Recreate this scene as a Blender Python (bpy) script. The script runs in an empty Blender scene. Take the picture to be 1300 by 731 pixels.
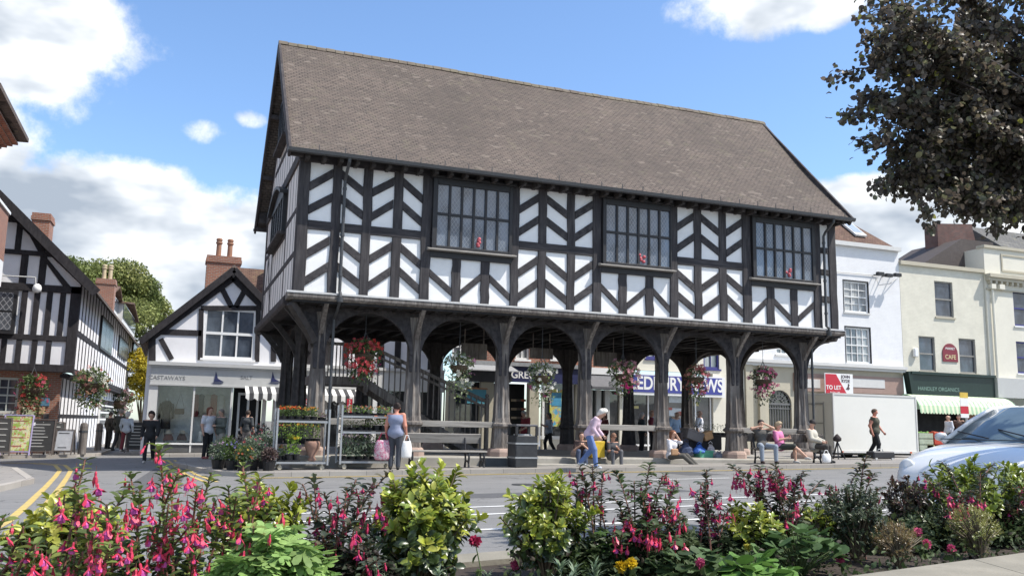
import bpy, math, random
import numpy as np
from mathutils import Vector, Matrix
rnd = random.Random(7)
SC = bpy.context.scene
COL = SC.collection
PI = math.pi

# ---------------------------------------------------------------- camera
CAM = Vector((-2.797, -23.821, 1.315))
YAW, PITCH, ROLL, FPX = 0.3619, 0.1541, 0.0210, 1124.6
def _cam_axes():
    cy, sy = math.cos(YAW), math.sin(YAW)
    w = Vector((sy*math.cos(PITCH), cy*math.cos(PITCH), math.sin(PITCH)))
    r = Vector((cy, -sy, 0)); u = r.cross(w)
    return (math.cos(ROLL)*r+math.sin(ROLL)*u), (-math.sin(ROLL)*r+math.cos(ROLL)*u), w
CR, CU, CW = _cam_axes()
def ray(px, py): return CW+CR*((px-650)/FPX)-CU*((py-365.5)/FPX)
def FY(px, py, Y):            # where the sight line meets the facade plane y = Y
    v = ray(px, py); return CAM+v*((Y-CAM.y)/v.y)
def FX(px, py, X):
    v = ray(px, py); return CAM+v*((X-CAM.x)/v.x)
def gz(x, y): return 0.015*x-0.008*y
def GP(px, py, dz=0.0):       # where the sight line meets the street
    v = ray(px, py); t = (0.015*CAM.x-0.008*CAM.y-CAM.z+dz)/(v.z-0.015*v.x+0.008*v.y)
    return CAM+v*t
def DP(px, py, d): return CAM+ray(px, py)*d

cd = bpy.data.cameras.new('camera'); cam = bpy.data.objects.new('camera', cd); COL.objects.link(cam)
cam.matrix_world = Matrix(((CR.x, CU.x, -CW.x, CAM.x), (CR.y, CU.y, -CW.y, CAM.y), (CR.z, CU.z, -CW.z, CAM.z), (0, 0, 0, 1)))
cd.sensor_width = 36; cd.lens = 36*FPX/1300; cd.clip_start = 0.05; cd.clip_end = 6000
SC.camera = cam

# ---------------------------------------------------------------- mesh helpers
class MB:
    def __init__(s): s.v = []; s.f = []; s.m = []; s.c = []
    def add(s, vs, fs, mi=0, col=None):
        n = len(s.v); s.v += [tuple(v) for v in vs]; s.f += [tuple(i+n for i in f) for f in fs]; s.m += [mi]*len(fs)
        s.c += [col]*len(fs); return s
    def box(s, x0, x1, y0, y1, z0, z1, mi=0):
        return s.add([(x0,y0,z0),(x1,y0,z0),(x1,y1,z0),(x0,y1,z0),(x0,y0,z1),(x1,y0,z1),(x1,y1,z1),(x0,y1,z1)],
              [(0,3,2,1),(4,5,6,7),(0,1,5,4),(1,2,6,5),(2,3,7,6),(3,0,4,7)], mi)
    def cbox(s, x, y, z, a, b, c, mi=0): return s.box(x-a/2, x+a/2, y-b/2, y+b/2, z-c/2, z+c/2, mi)
    def bar(s, p0, p1, w, h, up=(0,0,1), mi=0, seg=1, wob=0.0):
        p0 = Vector(p0); p1 = Vector(p1); d = (p1-p0).normalized(); up = Vector(up)
        sd = d.cross(up)
        if sd.length < 1e-4: sd = d.cross(Vector((0,1,0)))
        sd.normalize(); up = sd.cross(d).normalized()
        vs = []; fs = []
        for i in range(seg+1):
            t = i/seg; q = p0.lerp(p1, t)
            if wob and 0 < i < seg: q = q+sd*rnd.uniform(-wob, wob)
            ww = w*(1+(rnd.uniform(-1, 1)*wob*3 if wob else 0))/2
            for a, b in ((-1,-1),(1,-1),(1,1),(-1,1)): vs.append(q+sd*a*ww+up*b*h/2)
        for i in range(seg):
            o = i*4
            for k in range(4): fs.append((o+k, o+(k+1)%4, o+4+(k+1)%4, o+4+k))
        fs.append((3,2,1,0)); o = seg*4; fs.append((o,o+1,o+2,o+3))
        return s.add(vs, fs, mi)
    def prism(s, poly, axis, a0, a1, mi=0):
        n = len(poly)
        f = {'x': lambda p, a: (a, p[0], p[1]), 'y': lambda p, a: (p[0], a, p[1]), 'z': lambda p, a: (p[0], p[1], a)}[axis]
        vs = [f(p, a0) for p in poly]+[f(p, a1) for p in poly]
        fs = [tuple(range(n)), tuple(range(2*n-1, n-1, -1))]+[(i, (i+1) % n+0, (i+1) % n+n, i+n) for i in range(n)]
        fs = [fs[0], fs[1]]+[(b, a, d, c) for a, b, c, d in fs[2:]]
        return s.add(vs, fs, mi)
    def tube(s, pts, r, n=8, mi=0, cap=True):
        pts = [Vector(p) for p in pts]; m = len(pts)
        if not hasattr(r, '__len__'): r = [r]*m
        vs = []; fs = []
        a = None
        for i, p in enumerate(pts):
            d = (pts[min(i+1, m-1)]-pts[max(i-1, 0)]).normalized()
            if a is None:
                a = d.cross(Vector((0,0,1)))
                if a.length < .05: a = d.cross(Vector((0,1,0)))
            a = (a-d*a.dot(d)).normalized(); b = d.cross(a)
            for k in range(n):
                t = 2*PI*k/n; vs.append(p+a*math.cos(t)*r[i]+b*math.sin(t)*r[i])
        for i in range(m-1):
            for k in range(n): fs.append((i*n+k, i*n+(k+1)%n, (i+1)*n+(k+1)%n, (i+1)*n+k))
        if cap: fs.append(tuple(range(n-1,-1,-1))); fs.append(tuple(range((m-1)*n, m*n)))
        return s.add(vs, fs, mi)
    def lathe(s, prof, c=(0,0,0), n=16, mi=0, ax='z', sy=1.0, rot=0):
        vs = []; fs = []; m = len(prof)
        for r, z in prof:
            for k in range(n):
                t = 2*PI*(k+rot)/n; x, y = r*math.cos(t), r*math.sin(t)*sy
                if ax == 'z': vs.append((c[0]+x, c[1]+y, c[2]+z))
                elif ax == 'y': vs.append((c[0]+x, c[1]+z, c[2]+y))
                else: vs.append((c[0]+z, c[1]+x, c[2]+y))
        for i in range(m-1):
            for k in range(n): fs.append((i*n+k, i*n+(k+1)%n, (i+1)*n+(k+1)%n, (i+1)*n+k))
        fs.append(tuple(range(n-1,-1,-1))); fs.append(tuple(range((m-1)*n, m*n)))
        return s.add(vs, fs, mi)
    def xform(s, M, start=0):
        for i in range(start, len(s.v)): s.v[i] = tuple(M @ Vector(s.v[i]))
        return s
BASE = {}
def build(name, mb, mat, parent=None, smooth=False, bevel=0, label=None, base=None):
    me = bpy.data.meshes.new(name)
    b = Vector((0,0,0)) if base is None else Vector(base)
    if parent is not None: b = BASE.get(parent.name, Vector((0,0,0)))
    me.from_pydata([(v[0]-b.x, v[1]-b.y, v[2]-b.z) for v in mb.v], [], mb.f)
    for m in (mat if isinstance(mat, (list, tuple)) else [mat]): me.materials.append(m)
    me.polygons.foreach_set('material_index', mb.m)
    if smooth: me.polygons.foreach_set('use_smooth', [True]*len(mb.f))
    if any(c is not None for c in mb.c):
        at = me.color_attributes.new('tint', 'FLOAT_COLOR', 'CORNER')
        arr = []
        for c, f in zip(mb.c, mb.f):
            c = c or (.5,.5,.5); arr += [c[0],c[1],c[2],1.0]*len(f)
        at.data.foreach_set('color', arr)
    me.update()
    o = bpy.data.objects.new(name, me); COL.objects.link(o)
    if parent is not None: o.parent = parent; BASE[o.name] = b
    else: o.location = b; BASE[o.name] = b
    if bevel:
        md = o.modifiers.new('b', 'BEVEL'); md.width = bevel; md.segments = 1; md.limit_method = 'ANGLE'; md.angle_limit = 0.6
    if label: o['label'] = label
    return o
def thing(name, loc, label, cat, group=None, rotz=0, local=False):
    o = bpy.data.objects.new(name, None); COL.objects.link(o); o.location = loc; o.rotation_euler = (0,0,rotz)
    o.empty_display_size = .2
    BASE[o.name] = Vector((0,0,0)) if local else Vector(loc)
    o['label'] = label; o['category'] = cat
    if group: o['group'] = group
    return o
def tag(o, label, cat, group=None, kind=None):
    o['label'] = label; o['category'] = cat
    if group: o['group'] = group
    if kind: o['kind'] = kind
    return o
def kindof(o, kind): o['kind'] = kind; return o
def copy_tree(o, parent=None):
    c = o.copy(); COL.objects.link(c)
    if parent is not None: c.parent = parent
    for ch in list(o.children): copy_tree(ch, c)
    return c
def dup(root, loc, rz, label, sc=1.0):
    c = copy_tree(root); c.location = loc; c.rotation_euler = (0,0,rz); c.scale = (sc,)*3; c['label'] = label
    return c

# ---------------------------------------------------------------- materials
def nodes(name):
    m = bpy.data.materials.new(name); m.use_nodes = True; nt = m.node_tree
    return m, nt, nt.nodes['Principled BSDF']
def N(nt, t, **k):
    n = nt.nodes.new(t)
    for a, b in k.items():
        if a.startswith('i_'): n.inputs[a[2:].replace('_', ' ')].default_value = b
        else: setattr(n, a, b)
    return n
def lk(nt, a, b): nt.links.new(a, b)
def ramp(nt, fac, stops):
    r = N(nt, 'ShaderNodeValToRGB'); e = r.color_ramp.elements
    while len(e) < len(stops): e.new(.5)
    for q, (p, c) in zip(e, stops): q.position = p; q.color = (c[0], c[1], c[2], 1) if hasattr(c, '__len__') else (c, c, c, 1)
    lk(nt, fac, r.inputs[0]); return r.outputs[0]
def mixc(nt, f, a, b, mode='MIX'):
    n = N(nt, 'ShaderNodeMix', data_type='RGBA', blend_type=mode)
    for s, v in ((0, f), (6, a), (7, b)):
        if hasattr(v, 'is_output'): lk(nt, v, n.inputs[s])
        else: n.inputs[s].default_value = v if s == 0 else (v[0], v[1], v[2], 1)
    return n.outputs[2]
def objco(nt, scale=(1,1,1), swap=None):
    tc = N(nt, 'ShaderNodeTexCoord'); mp = N(nt, 'ShaderNodeMapping'); mp.inputs['Scale'].default_value = scale
    lk(nt, tc.outputs['Object'], mp.inputs[0]); return mp.outputs[0]
def noise(nt, vec, scale, detail=4, rough=.6):
    n = N(nt, 'ShaderNodeTexNoise'); n.inputs['Scale'].default_value = scale; n.inputs['Detail'].default_value = detail
    n.inputs['Roughness'].default_value = rough; lk(nt, vec, n.inputs['Vector']); return n.outputs['Fac']
def bump(nt, b, h, strength=.3, dist=.01):
    n = N(nt, 'ShaderNodeBump'); n.inputs['Strength'].default_value = strength; n.inputs['Distance'].default_value = dist
    lk(nt, h, n.inputs['Height']); lk(nt, n.outputs[0], b.inputs['Normal'])
_mc = {}
def mat(name, base, rough=.75, var=.18, scale=6, st=(1,1,1), bmp=.15, spec=.4, metal=0, dirt=None, dirt_amt=.0):
    if name in _mc: return _mc[name]
    m, nt, b = nodes(name)
    v = objco(nt, st); f = noise(nt, v, scale, 6, .65); g = noise(nt, v, scale*.17, 3, .5)
    lo = tuple(c*(1-var) for c in base); hi = tuple(min(1, c*(1+var)) for c in base)
    c = mixc(nt, ramp(nt, f, [(.3, 0), (.7, 1)]), lo, hi)
    c = mixc(nt, ramp(nt, g, [(.35, 0), (.65, .5)]), c, tuple(x*(1-var*.8) for x in base))
    if dirt:
        h = noise(nt, v, scale*.5, 8, .7); c = mixc(nt, ramp(nt, h, [(.55-dirt_amt*.2, 0), (.75, dirt_amt)]), c, dirt)
    lk(nt, c, b.inputs['Base Color']); b.inputs['Roughness'].default_value = rough
    b.inputs['Specular IOR Level'].default_value = spec; b.inputs['Metallic'].default_value = metal
    if bmp: bump(nt, b, f, bmp, .01)
    _mc[name] = m; return m
def mat_brick(name, c1, c2, mortar, bw=.225, bh=.075, axis='x', rough=.85, msize=.012, vary=.3):
    if name in _mc: return _mc[name]
    m, nt, b = nodes(name)
    tc = N(nt, 'ShaderNodeTexCoord'); sp = N(nt, 'ShaderNodeSeparateXYZ'); lk(nt, tc.outputs['Object'], sp.inputs[0])
    ad = N(nt, 'ShaderNodeMath', operation='ADD'); lk(nt, sp.outputs[0], ad.inputs[0]); lk(nt, sp.outputs[1], ad.inputs[1])
    cb = N(nt, 'ShaderNodeCombineXYZ'); lk(nt, ad.outputs[0], cb.inputs[0]); lk(nt, sp.outputs[2], cb.inputs[1])
    br = N(nt, 'ShaderNodeTexBrick'); lk(nt, cb.outputs[0], br.inputs['Vector'])
    br.inputs['Scale'].default_value = 1; br.inputs['Brick Width'].default_value = bw; br.inputs['Row Height'].default_value = bh
    br.inputs['Mortar Size'].default_value = msize; br.inputs['Mortar Smooth'].default_value = .2; br.inputs['Bias'].default_value = 0
    br.inputs['Color1'].default_value = (*c1, 1); br.inputs['Color2'].default_value = (*c2, 1); br.inputs['Mortar'].default_value = (*mortar, 1)
    g = noise(nt, tc.outputs['Object'], 1.6, 6, .7)
    c = mixc(nt, ramp(nt, g, [(.35, 0), (.7, vary)]), br.outputs['Color'], tuple(x*.45 for x in c1))
    lk(nt, c, b.inputs['Base Color']); b.inputs['Roughness'].default_value = rough
    bump(nt, b, br.outputs['Fac'], -.4, .01)
    _mc[name] = m; return m
def mat_tiles(name, cols, rowh=.1, tw=.17, pitch=1.0, lichen=(.30,.27,.12), axis='x', bumps=.8, flip=False):
    """clay tile courses; coordinate across = object x (or y), down the slope = z / sin(pitch)"""
    if name in _mc: return _mc[name]
    m, nt, b = nodes(name)
    tc = N(nt, 'ShaderNodeTexCoord'); sp = N(nt, 'ShaderNodeSeparateXYZ'); lk(nt, tc.outputs['Object'], sp.inputs[0])
    dv = N(nt, 'ShaderNodeMath', operation='MULTIPLY'); lk(nt, sp.outputs[2], dv.inputs[0]); dv.inputs[1].default_value = 1/math.sin(pitch)
    wob = noise(nt, tc.outputs['Object'], .9, 2, .5)
    wm = N(nt, 'ShaderNodeMath', operation='MULTIPLY_ADD'); lk(nt, wob, wm.inputs[0]); wm.inputs[1].default_value = .10; lk(nt, dv.outputs[0], wm.inputs[2])
    cb = N(nt, 'ShaderNodeCombineXYZ'); lk(nt, sp.outputs[0 if axis == 'x' else 1], cb.inputs[0]); lk(nt, wm.outputs[0], cb.inputs[1])
    br = N(nt, 'ShaderNodeTexBrick'); lk(nt, cb.outputs[0], br.inputs['Vector'])
    br.inputs['Scale'].default_value = 1; br.inputs['Brick Width'].default_value = tw; br.inputs['Row Height'].default_value = rowh
    br.inputs['Mortar Size'].default_value = .017; br.inputs['Mortar Smooth'].default_value = .3; br.inputs['Bias'].default_value = -.2
    br.inputs['Color1'].default_value = (*cols[0], 1); br.inputs['Color2'].default_value = (*cols[1], 1); br.inputs['Mortar'].default_value = (*[x*.25 for x in cols[0]], 1)
    # cell-wise paler tiles
    mp = N(nt, 'ShaderNodeMapping'); mp.inputs['Scale'].default_value = (1/tw*.9, 1/rowh*1.0, 1); lk(nt, cb.outputs[0], mp.inputs[0])
    vo = N(nt, 'ShaderNodeTexVoronoi'); vo.inputs['Scale'].default_value = 1; lk(nt, mp.outputs[0], vo.inputs['Vector'])
    sv = N(nt, 'ShaderNodeSeparateXYZ'); lk(nt, vo.outputs['Color'], sv.inputs[0])
    pale = ramp(nt, sv.outputs[0], [(.91, 0), (.96, .6)])
    cluster = ramp(nt, noise(nt, tc.outputs['Object'], .8, 4, .7), [(.42, .15), (.62, 1)])
    mm = N(nt, 'ShaderNodeMath', operation='MULTIPLY'); lk(nt, pale, mm.inputs[0]); lk(nt, cluster, mm.inputs[1])
    c = mixc(nt, ramp(nt, sv.outputs[1], [(.0, 0), (1, .55)]), br.outputs['Color'], cols[2])
    g = noise(nt, tc.outputs['Object'], .35, 6, .65)
    c = mixc(nt, ramp(nt, g, [(.38, 0), (.66, .6)]), c, tuple(x*.62 for x in cols[1]))
    c = mixc(nt, mm.outputs[0], c, cols[3])
    h = noise(nt, tc.outputs['Object'], 2.2, 8, .75)
    c = mixc(nt, ramp(nt, h, [(.55, 0), (.72, .5)]), c, lichen)
    lk(nt, c, b.inputs['Base Color']); b.inputs['Roughness'].default_value = .9; b.inputs['Specular IOR Level'].default_value = .25
    # course steps: saw-tooth bump
    md = N(nt, 'ShaderNodeMath', operation='DIVIDE'); lk(nt, wm.outputs[0], md.inputs[0]); md.inputs[1].default_value = rowh
    fr = N(nt, 'ShaderNodeMath', operation='FRACT'); lk(nt, md.outputs[0], fr.inputs[0])
    sb = N(nt, 'ShaderNodeMath', operation='SUBTRACT'); sb.inputs[0].default_value = 1; lk(nt, fr.outputs[0], sb.inputs[1])
    ad = N(nt, 'ShaderNodeMath', operation='MULTIPLY_ADD'); lk(nt, sv.outputs[2], ad.inputs[0]); ad.inputs[1].default_value = .5; lk(nt, sb.outputs[0], ad.inputs[2])
    bump(nt, b, ad.outputs[0], bumps, .02)
    _mc[name] = m; return m
def mat_glass(name, base=(.03,.035,.045), lead=None, leadc=(.25,.26,.28), curtain=None, rough=.06, axis='x', tilt=.0, blotch=.0, sx=.11, sz=.16):
    if name in _mc: return _mc[name]
    m, nt, b = nodes(name)
    tc = N(nt, 'ShaderNodeTexCoord'); sp = N(nt, 'ShaderNodeSeparateXYZ'); lk(nt, tc.outputs['Object'], sp.inputs[0])
    h = sp.outputs[0 if axis == 'x' else 1]; z = sp.outputs[2]
    g = noise(nt, objco(nt, (1.3,1.3,.8)), 1.4, 4, .6)
    col = mixc(nt, ramp(nt, g, [(.4, 0), (.62, 1)]), base, tuple(min(1, x*1.9+.012) for x in base))
    if curtain:
        wv = noise(nt, objco(nt, (22,22,.5)), 1.0, 2, .5)
        cc = mixc(nt, ramp(nt, wv, [(.35, 0), (.65, 1)]), tuple(x*.55 for x in curtain), curtain)
        msk = ramp(nt, noise(nt, objco(nt, (1,1,.4)), 1.1, 1, .5), [(.40, .25), (.52, 1)])
        col = mixc(nt, msk, col, cc)
    if lead:
        def dia(sgn):
            a = N(nt, 'ShaderNodeMath', operation='DIVIDE'); lk(nt, h, a.inputs[0]); a.inputs[1].default_value = sx
            c2 = N(nt, 'ShaderNodeMath', operation='DIVIDE'); lk(nt, z, c2.inputs[0]); c2.inputs[1].default_value = sz*sgn
            d = N(nt, 'ShaderNodeMath', operation='ADD'); lk(nt, a.outputs[0], d.inputs[0]); lk(nt, c2.outputs[0], d.inputs[1])
            f = N(nt, 'ShaderNodeMath', operation='FRACT'); lk(nt, d.outputs[0], f.inputs[0])
            k = N(nt, 'ShaderNodeMath', operation='LESS_THAN'); lk(nt, f.outputs[0], k.inputs[0]); k.inputs[1].default_value = lead
            return k.outputs[0]
        mx = N(nt, 'ShaderNodeMath', operation='MAXIMUM'); lk(nt, dia(1), mx.inputs[0]); lk(nt, dia(-1), mx.inputs[1])
        col = mixc(nt, mx.outputs[0], col, leadc)
        rr = N(nt, 'ShaderNodeMath', operation='MULTIPLY_ADD'); lk(nt, mx.outputs[0], rr.inputs[0]); rr.inputs[1].default_value = .4; rr.inputs[2].default_value = rough
        lk(nt, rr.outputs[0], b.inputs['Roughness'])
    else: b.inputs['Roughness'].default_value = rough
    lk(nt, col, b.inputs['Base Color']); b.inputs['Specular IOR Level'].default_value = .9
    bump(nt, b, noise(nt, tc.outputs['Object'], 3.0, 2, .5), .25, .01)
    _mc[name] = m; return m
def mat_leaf(name, rough=.45, trans=.25, spec=.5):
    """leaf colour comes from the per-leaf tint attribute"""
    if name in _mc: return _mc[name]
    m, nt, b = nodes(name)
    at = N(nt, 'ShaderNodeVertexColor', layer_name='tint')
    f = noise(nt, objco(nt), 40, 2, .5)
    c = mixc(nt, ramp(nt, f, [(.3, 0), (.7, .35)]), at.outputs[0], (0,0,0))
    hs = N(nt, 'ShaderNodeMix', data_type='RGBA', blend_type='MULTIPLY')
    lk(nt, c, b.inputs['Base Color']); b.inputs['Roughness'].default_value = rough; b.inputs['Specular IOR Level'].default_value = spec
    tr = N(nt, 'ShaderNodeBsdfTranslucent'); lk(nt, at.outputs[0], tr.inputs[0])
    mx = N(nt, 'ShaderNodeMixShader'); mx.inputs[0].default_value = trans
    lk(nt, b.outputs[0], mx.inputs[1]); lk(nt, tr.outputs[0], mx.inputs[2]); lk(nt, mx.outputs[0], nt.nodes['Material Output'].inputs[0])
    _mc[name] = m; return m
def text(name, body, size, loc, m, parent=None, rot=(PI/2,0,0), extrude=.004, align='CENTER', sx=1.0, bold=0.0, width=None):
    cu = bpy.data.curves.new(name, 'FONT'); cu.body = body; cu.size = size; cu.extrude = extrude; cu.align_x = align; cu.align_y = 'CENTER'; cu.offset = bold
    cu.materials.append(m)
    o = bpy.data.objects.new(name, cu); COL.objects.link(o); b = BASE.get(parent.name, Vector((0,0,0))) if parent else Vector((0,0,0))
    o.location = Vector(loc)-b; o.rotation_euler = rot; o.scale = (sx,1,1)
    bpy.context.view_layer.update()
    me = bpy.data.meshes.new_from_object(o.evaluated_get(bpy.context.evaluated_depsgraph_get()))
    q = bpy.data.objects.new(name, me); COL.objects.link(q); q.location = o.location; q.rotation_euler = o.rotation_euler; q.scale = o.scale
    if not me.materials: me.materials.append(m)
    if width: xs = [v.co.x for v in me.vertices]; q.scale = (width/(max(xs)-min(xs)),1,1)
    bpy.data.objects.remove(o)
    if parent: q.parent = parent
    return q
def islands(mb):
    p = list(range(len(mb.v)))
    def f(a):
        while p[a] != a: p[a] = p[p[a]]; a = p[a]
        return a
    for q in mb.f:
        r = f(q[0])
        for k in q[1:]: p[f(k)] = r
    out = {}
    for q, m, c in zip(mb.f, mb.m, mb.c): out.setdefault(f(q[0]), []).append((q, m, c))
    for fs in out.values():
        n = MB(); mp = {}
        for q, m, c in fs:
            for k in q:
                if k not in mp: mp[k] = len(n.v); n.v.append(mb.v[k])
            n.f.append(tuple(mp[k] for k in q)); n.m.append(m); n.c.append(c)
        yield n
def build_each(name, mb, mat, parent, **k):
    return [build(name, n, mat, parent, **k) for n in islands(mb)]
# ---------------------------------------------------------------- light and sky
sun_dir = Vector((1.65,-1.0,2.75)).normalized()
SUN_EL = math.asin(sun_dir.z); SUN_AZ = math.atan2(sun_dir.x, sun_dir.y)
ld = bpy.data.lights.new('sun', 'SUN'); ld.energy = 4.0; ld.angle = math.radians(.55); ld.color = (1,.945,.86)
so = bpy.data.objects.new('sun', ld); COL.objects.link(so); so.rotation_euler = sun_dir.to_track_quat('Z', 'Y').to_euler()
W = bpy.data.worlds.new('World'); SC.world = W; W.use_nodes = True
nt = W.node_tree; bg = nt.nodes['Background']; out = nt.nodes['World Output']
sky = N(nt, 'ShaderNodeTexSky', sky_type='NISHITA', sun_disc=False, sun_elevation=SUN_EL, sun_rotation=SUN_AZ, altitude=50, air_density=1.0, dust_density=.6, ozone_density=2.2)
bg.inputs[1].default_value = .15
tc = N(nt, 'ShaderNodeTexCoord'); D = tc.outputs['Generated']
# distort the direction a little so cloud outlines are ragged
nz = N(nt, 'ShaderNodeTexNoise'); nz.inputs['Scale'].default_value = 6; nz.inputs['Detail'].default_value = 8; nz.inputs['Roughness'].default_value = .62; lk(nt, D, nz.inputs['Vector'])
def vm(op, a, b):
    n = N(nt, 'ShaderNodeVectorMath', operation=op)
    for i, v in enumerate((a, b)):
        if hasattr(v, 'is_output'): lk(nt, v, n.inputs[i])
        else: n.inputs[i].default_value = v
    return n.outputs[1] if op in ('LENGTH', 'DOT_PRODUCT') else n.outputs[0]
def sm(op, a, b=None, c=None):
    n = N(nt, 'ShaderNodeMath', operation=op)
    for i, v in enumerate((a, b, c)):
        if v is None: continue
        if hasattr(v, 'is_output'): lk(nt, v, n.inputs[i])
        else: n.inputs[i].default_value = v
    return n.outputs[0]
acc = None
BL = [  # direction through the photo, half-width and half-height of the cloud in radians, strength
 (40,25,.135,.060,1.0),(125,45,.075,.035,.8),(-120,20,.2,.1,1),(255,170,.032,.02,.75),(322,152,.022,.012,.6),(10,190,.05,.06,.85),(-60,150,.1,.08,.8),
 (170,260,.17,.055,1.2),(60,300,.14,.07,1.15),(250,300,.15,.07,1.2),(130,340,.22,.07,1.1),(310,360,.16,.09,1),(-100,330,.2,.14,1.1),(230,420,.3,.06,.8),
 (960,-10,.11,.045,1.0),(1060,5,.05,.03,.8),(1090,260,.085,.03,1.0),(1180,290,.12,.055,1.05),(1290,300,.16,.06,1.0),(1350,260,.12,.07,.8),(1450,330,.2,.1,.9),(1130,330,.1,.05,.6),
 (700,470,.4,.03,.5)]
for px, py, a, b_, s in BL:
    d = ray(px, py).normalized(); h = Vector((d.y, -d.x, 0)).normalized(); u = h.cross(d)
    dd = vm('SUBTRACT', D, tuple(d))
    x = sm('DIVIDE', vm('DOT_PRODUCT', dd, tuple(h)), a); y = sm('DIVIDE', vm('DOT_PRODUCT', dd, tuple(u)), b_)
    q = sm('ADD', sm('MULTIPLY', x, x), sm('MULTIPLY', y, y))
    front = sm('GREATER_THAN', vm('DOT_PRODUCT', D, tuple(d)), 0)
    g = sm('MULTIPLY', sm('MULTIPLY', sm('MAXIMUM', sm('SUBTRACT', 1.6, q), 0), s/1.6), front)
    acc = g if acc is None else sm('MAXIMUM', acc, g)
# scattered cloud away from the view so reflections and light stay natural
n2 = N(nt, 'ShaderNodeTexNoise'); n2.inputs['Scale'].default_value = 2.2; n2.inputs['Detail'].default_value = 5; lk(nt, D, n2.inputs['Vector'])
back = sm('LESS_THAN', vm('DOT_PRODUCT', D, tuple(CW)), .55)
acc = sm('MAXIMUM', acc, sm('MULTIPLY', sm('MULTIPLY', sm('MAXIMUM', sm('SUBTRACT', n2.outputs[0], .42), 0), 5.0), back))
dens = sm('ADD', sm('MULTIPLY', acc, .75), sm('MULTIPLY', sm('SUBTRACT', nz.outputs[0], .5), 1.9))
gate = sm('MINIMUM', sm('MULTIPLY', acc, 4), 1)
mask = N(nt, 'ShaderNodeMapRange', interpolation_type='SMOOTHSTEP'); lk(nt, dens, mask.inputs[0]); mask.inputs[1].default_value = .30; mask.inputs[2].default_value = .62
mk = sm('MULTIPLY', mask.outputs[0], gate)
n3 = N(nt, 'ShaderNodeTexNoise'); n3.inputs['Scale'].default_value = 7; n3.inputs['Detail'].default_value = 4; lk(nt, vm('MULTIPLY', D, (1,1,2.2)), n3.inputs['Vector'])
cc = ramp(nt, n3.outputs[0], [(.38, (.31,.36,.43)), (.50, (.55,.59,.64)), (.58, (.80,.81,.82))])
bg2 = N(nt, 'ShaderNodeBackground'); lk(nt, cc, bg2.inputs[0]); bg2.inputs[1].default_value = 1.0
hv = N(nt, 'ShaderNodeMix', data_type='RGBA', blend_type='MULTIPLY'); hv.inputs[0].default_value = 1; lk(nt, sky.outputs[0], hv.inputs[6]); hv.inputs[7].default_value = (.87,.97,1.07,1)
lk(nt, hv.outputs[2], bg.inputs[0])
ms = N(nt, 'ShaderNodeMixShader'); lk(nt, mk, ms.inputs[0]); lk(nt, bg.outputs[0], ms.inputs[1]); lk(nt, bg2.outputs[0], ms.inputs[2]); lk(nt, ms.outputs[0], out.inputs[0])
vs = SC.view_settings; SC.display_settings.display_device = 'sRGB'
vs.view_transform = 'Standard'; vs.look = 'None'; vs.exposure = 0.62; vs.gamma = 1; vs.use_curve_mapping = False
SC.render.engine = 'CYCLES'; SC.cycles.max_bounces = 6; SC.cycles.use_denoising = True
# ---------------------------------------------------------------- shared materials
M = {}
M['plaster'] = mat('plaster', (.86,.855,.845), .8, .05, 3, bmp=.8, dirt=(.45,.44,.42), dirt_amt=.34)
M['plaster_side'] = mat('plaster_warm', (.80,.755,.715), .85, .08, 3, bmp=.12, dirt=(.45,.41,.38), dirt_amt=.35)
def mat_timber(name, base, st, grey=(.14,.13,.127), amt=.4, crack=.7):
    if name in _mc: return _mc[name]
    m, nt, b = nodes(name)
    v = objco(nt, st); f = noise(nt, v, 1.0, 6, .7); g = noise(nt, objco(nt, (1,1,1)), 1.3, 4, .6)
    c = mixc(nt, ramp(nt, f, [(.30, 0), (.72, 1)]), tuple(x*.65 for x in base), tuple(x*1.25 for x in base))
    mm = N(nt, 'ShaderNodeMath', operation='MULTIPLY'); lk(nt, ramp(nt, g, [(.40, .15), (.65, 1)]), mm.inputs[0]); lk(nt, ramp(nt, f, [(.4, 0), (.6, amt)]), mm.inputs[1])
    c = mixc(nt, mm.outputs[0], c, grey)
    lk(nt, c, b.inputs['Base Color']); b.inputs['Roughness'].default_value = .8; b.inputs['Specular IOR Level'].default_value = .3
    bump(nt, b, f, crack, .012); _mc[name] = m; return m
M['oak_v'] = mat_timber('oak_upright', (.043,.0395,.043), (14,14,1.2))
M['oak_h'] = mat_timber('oak_level', (.043,.0395,.043), (1.2,14,14))
M['oak_d'] = mat_timber('oak_brace', (.043,.0395,.043), (7,14,7))
M['oak_side'] = mat_timber('oak_side', (.052,.044,.045), (14,2.5,5))
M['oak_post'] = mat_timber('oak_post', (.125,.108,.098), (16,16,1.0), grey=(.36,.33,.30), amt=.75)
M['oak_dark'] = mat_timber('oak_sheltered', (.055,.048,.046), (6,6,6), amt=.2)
M['oak_black'] = mat_timber('oak_painted_shade', (.022,.020,.020), (6,6,6), amt=.1)  # arcade ceiling oak, the shade under the floor darkened into its colour
M['oak_grey'] = mat_timber('oak_weathered', (.30,.28,.255), (1.2,20,20), grey=(.42,.40,.37))
M['lead'] = mat('lead', (.30,.31,.32), .6, .2, 8)
M['black_paint'] = mat('black_paint', (.03,.03,.033), .45, .2, 10)
M['iron'] = mat('iron', (.06,.062,.066), .45, .25, 20, spec=.5)
M['steel'] = mat('galvanised_steel', (.42,.43,.44), .42, .15, 30, metal=.6)
M['window_black'] = mat('window_paint_black', (.025,.024,.026), .5, .2, 10)
M['white_paint'] = mat('white_paint', (.80,.80,.79), .5, .04, 8, bmp=.05)
M['leaded'] = mat_glass('leaded_glass', (.075,.095,.125), lead=.10, leadc=(.19,.205,.225), rough=.07)
M['glass'] = mat_glass('dark_glass', (.035,.045,.06))
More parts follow.
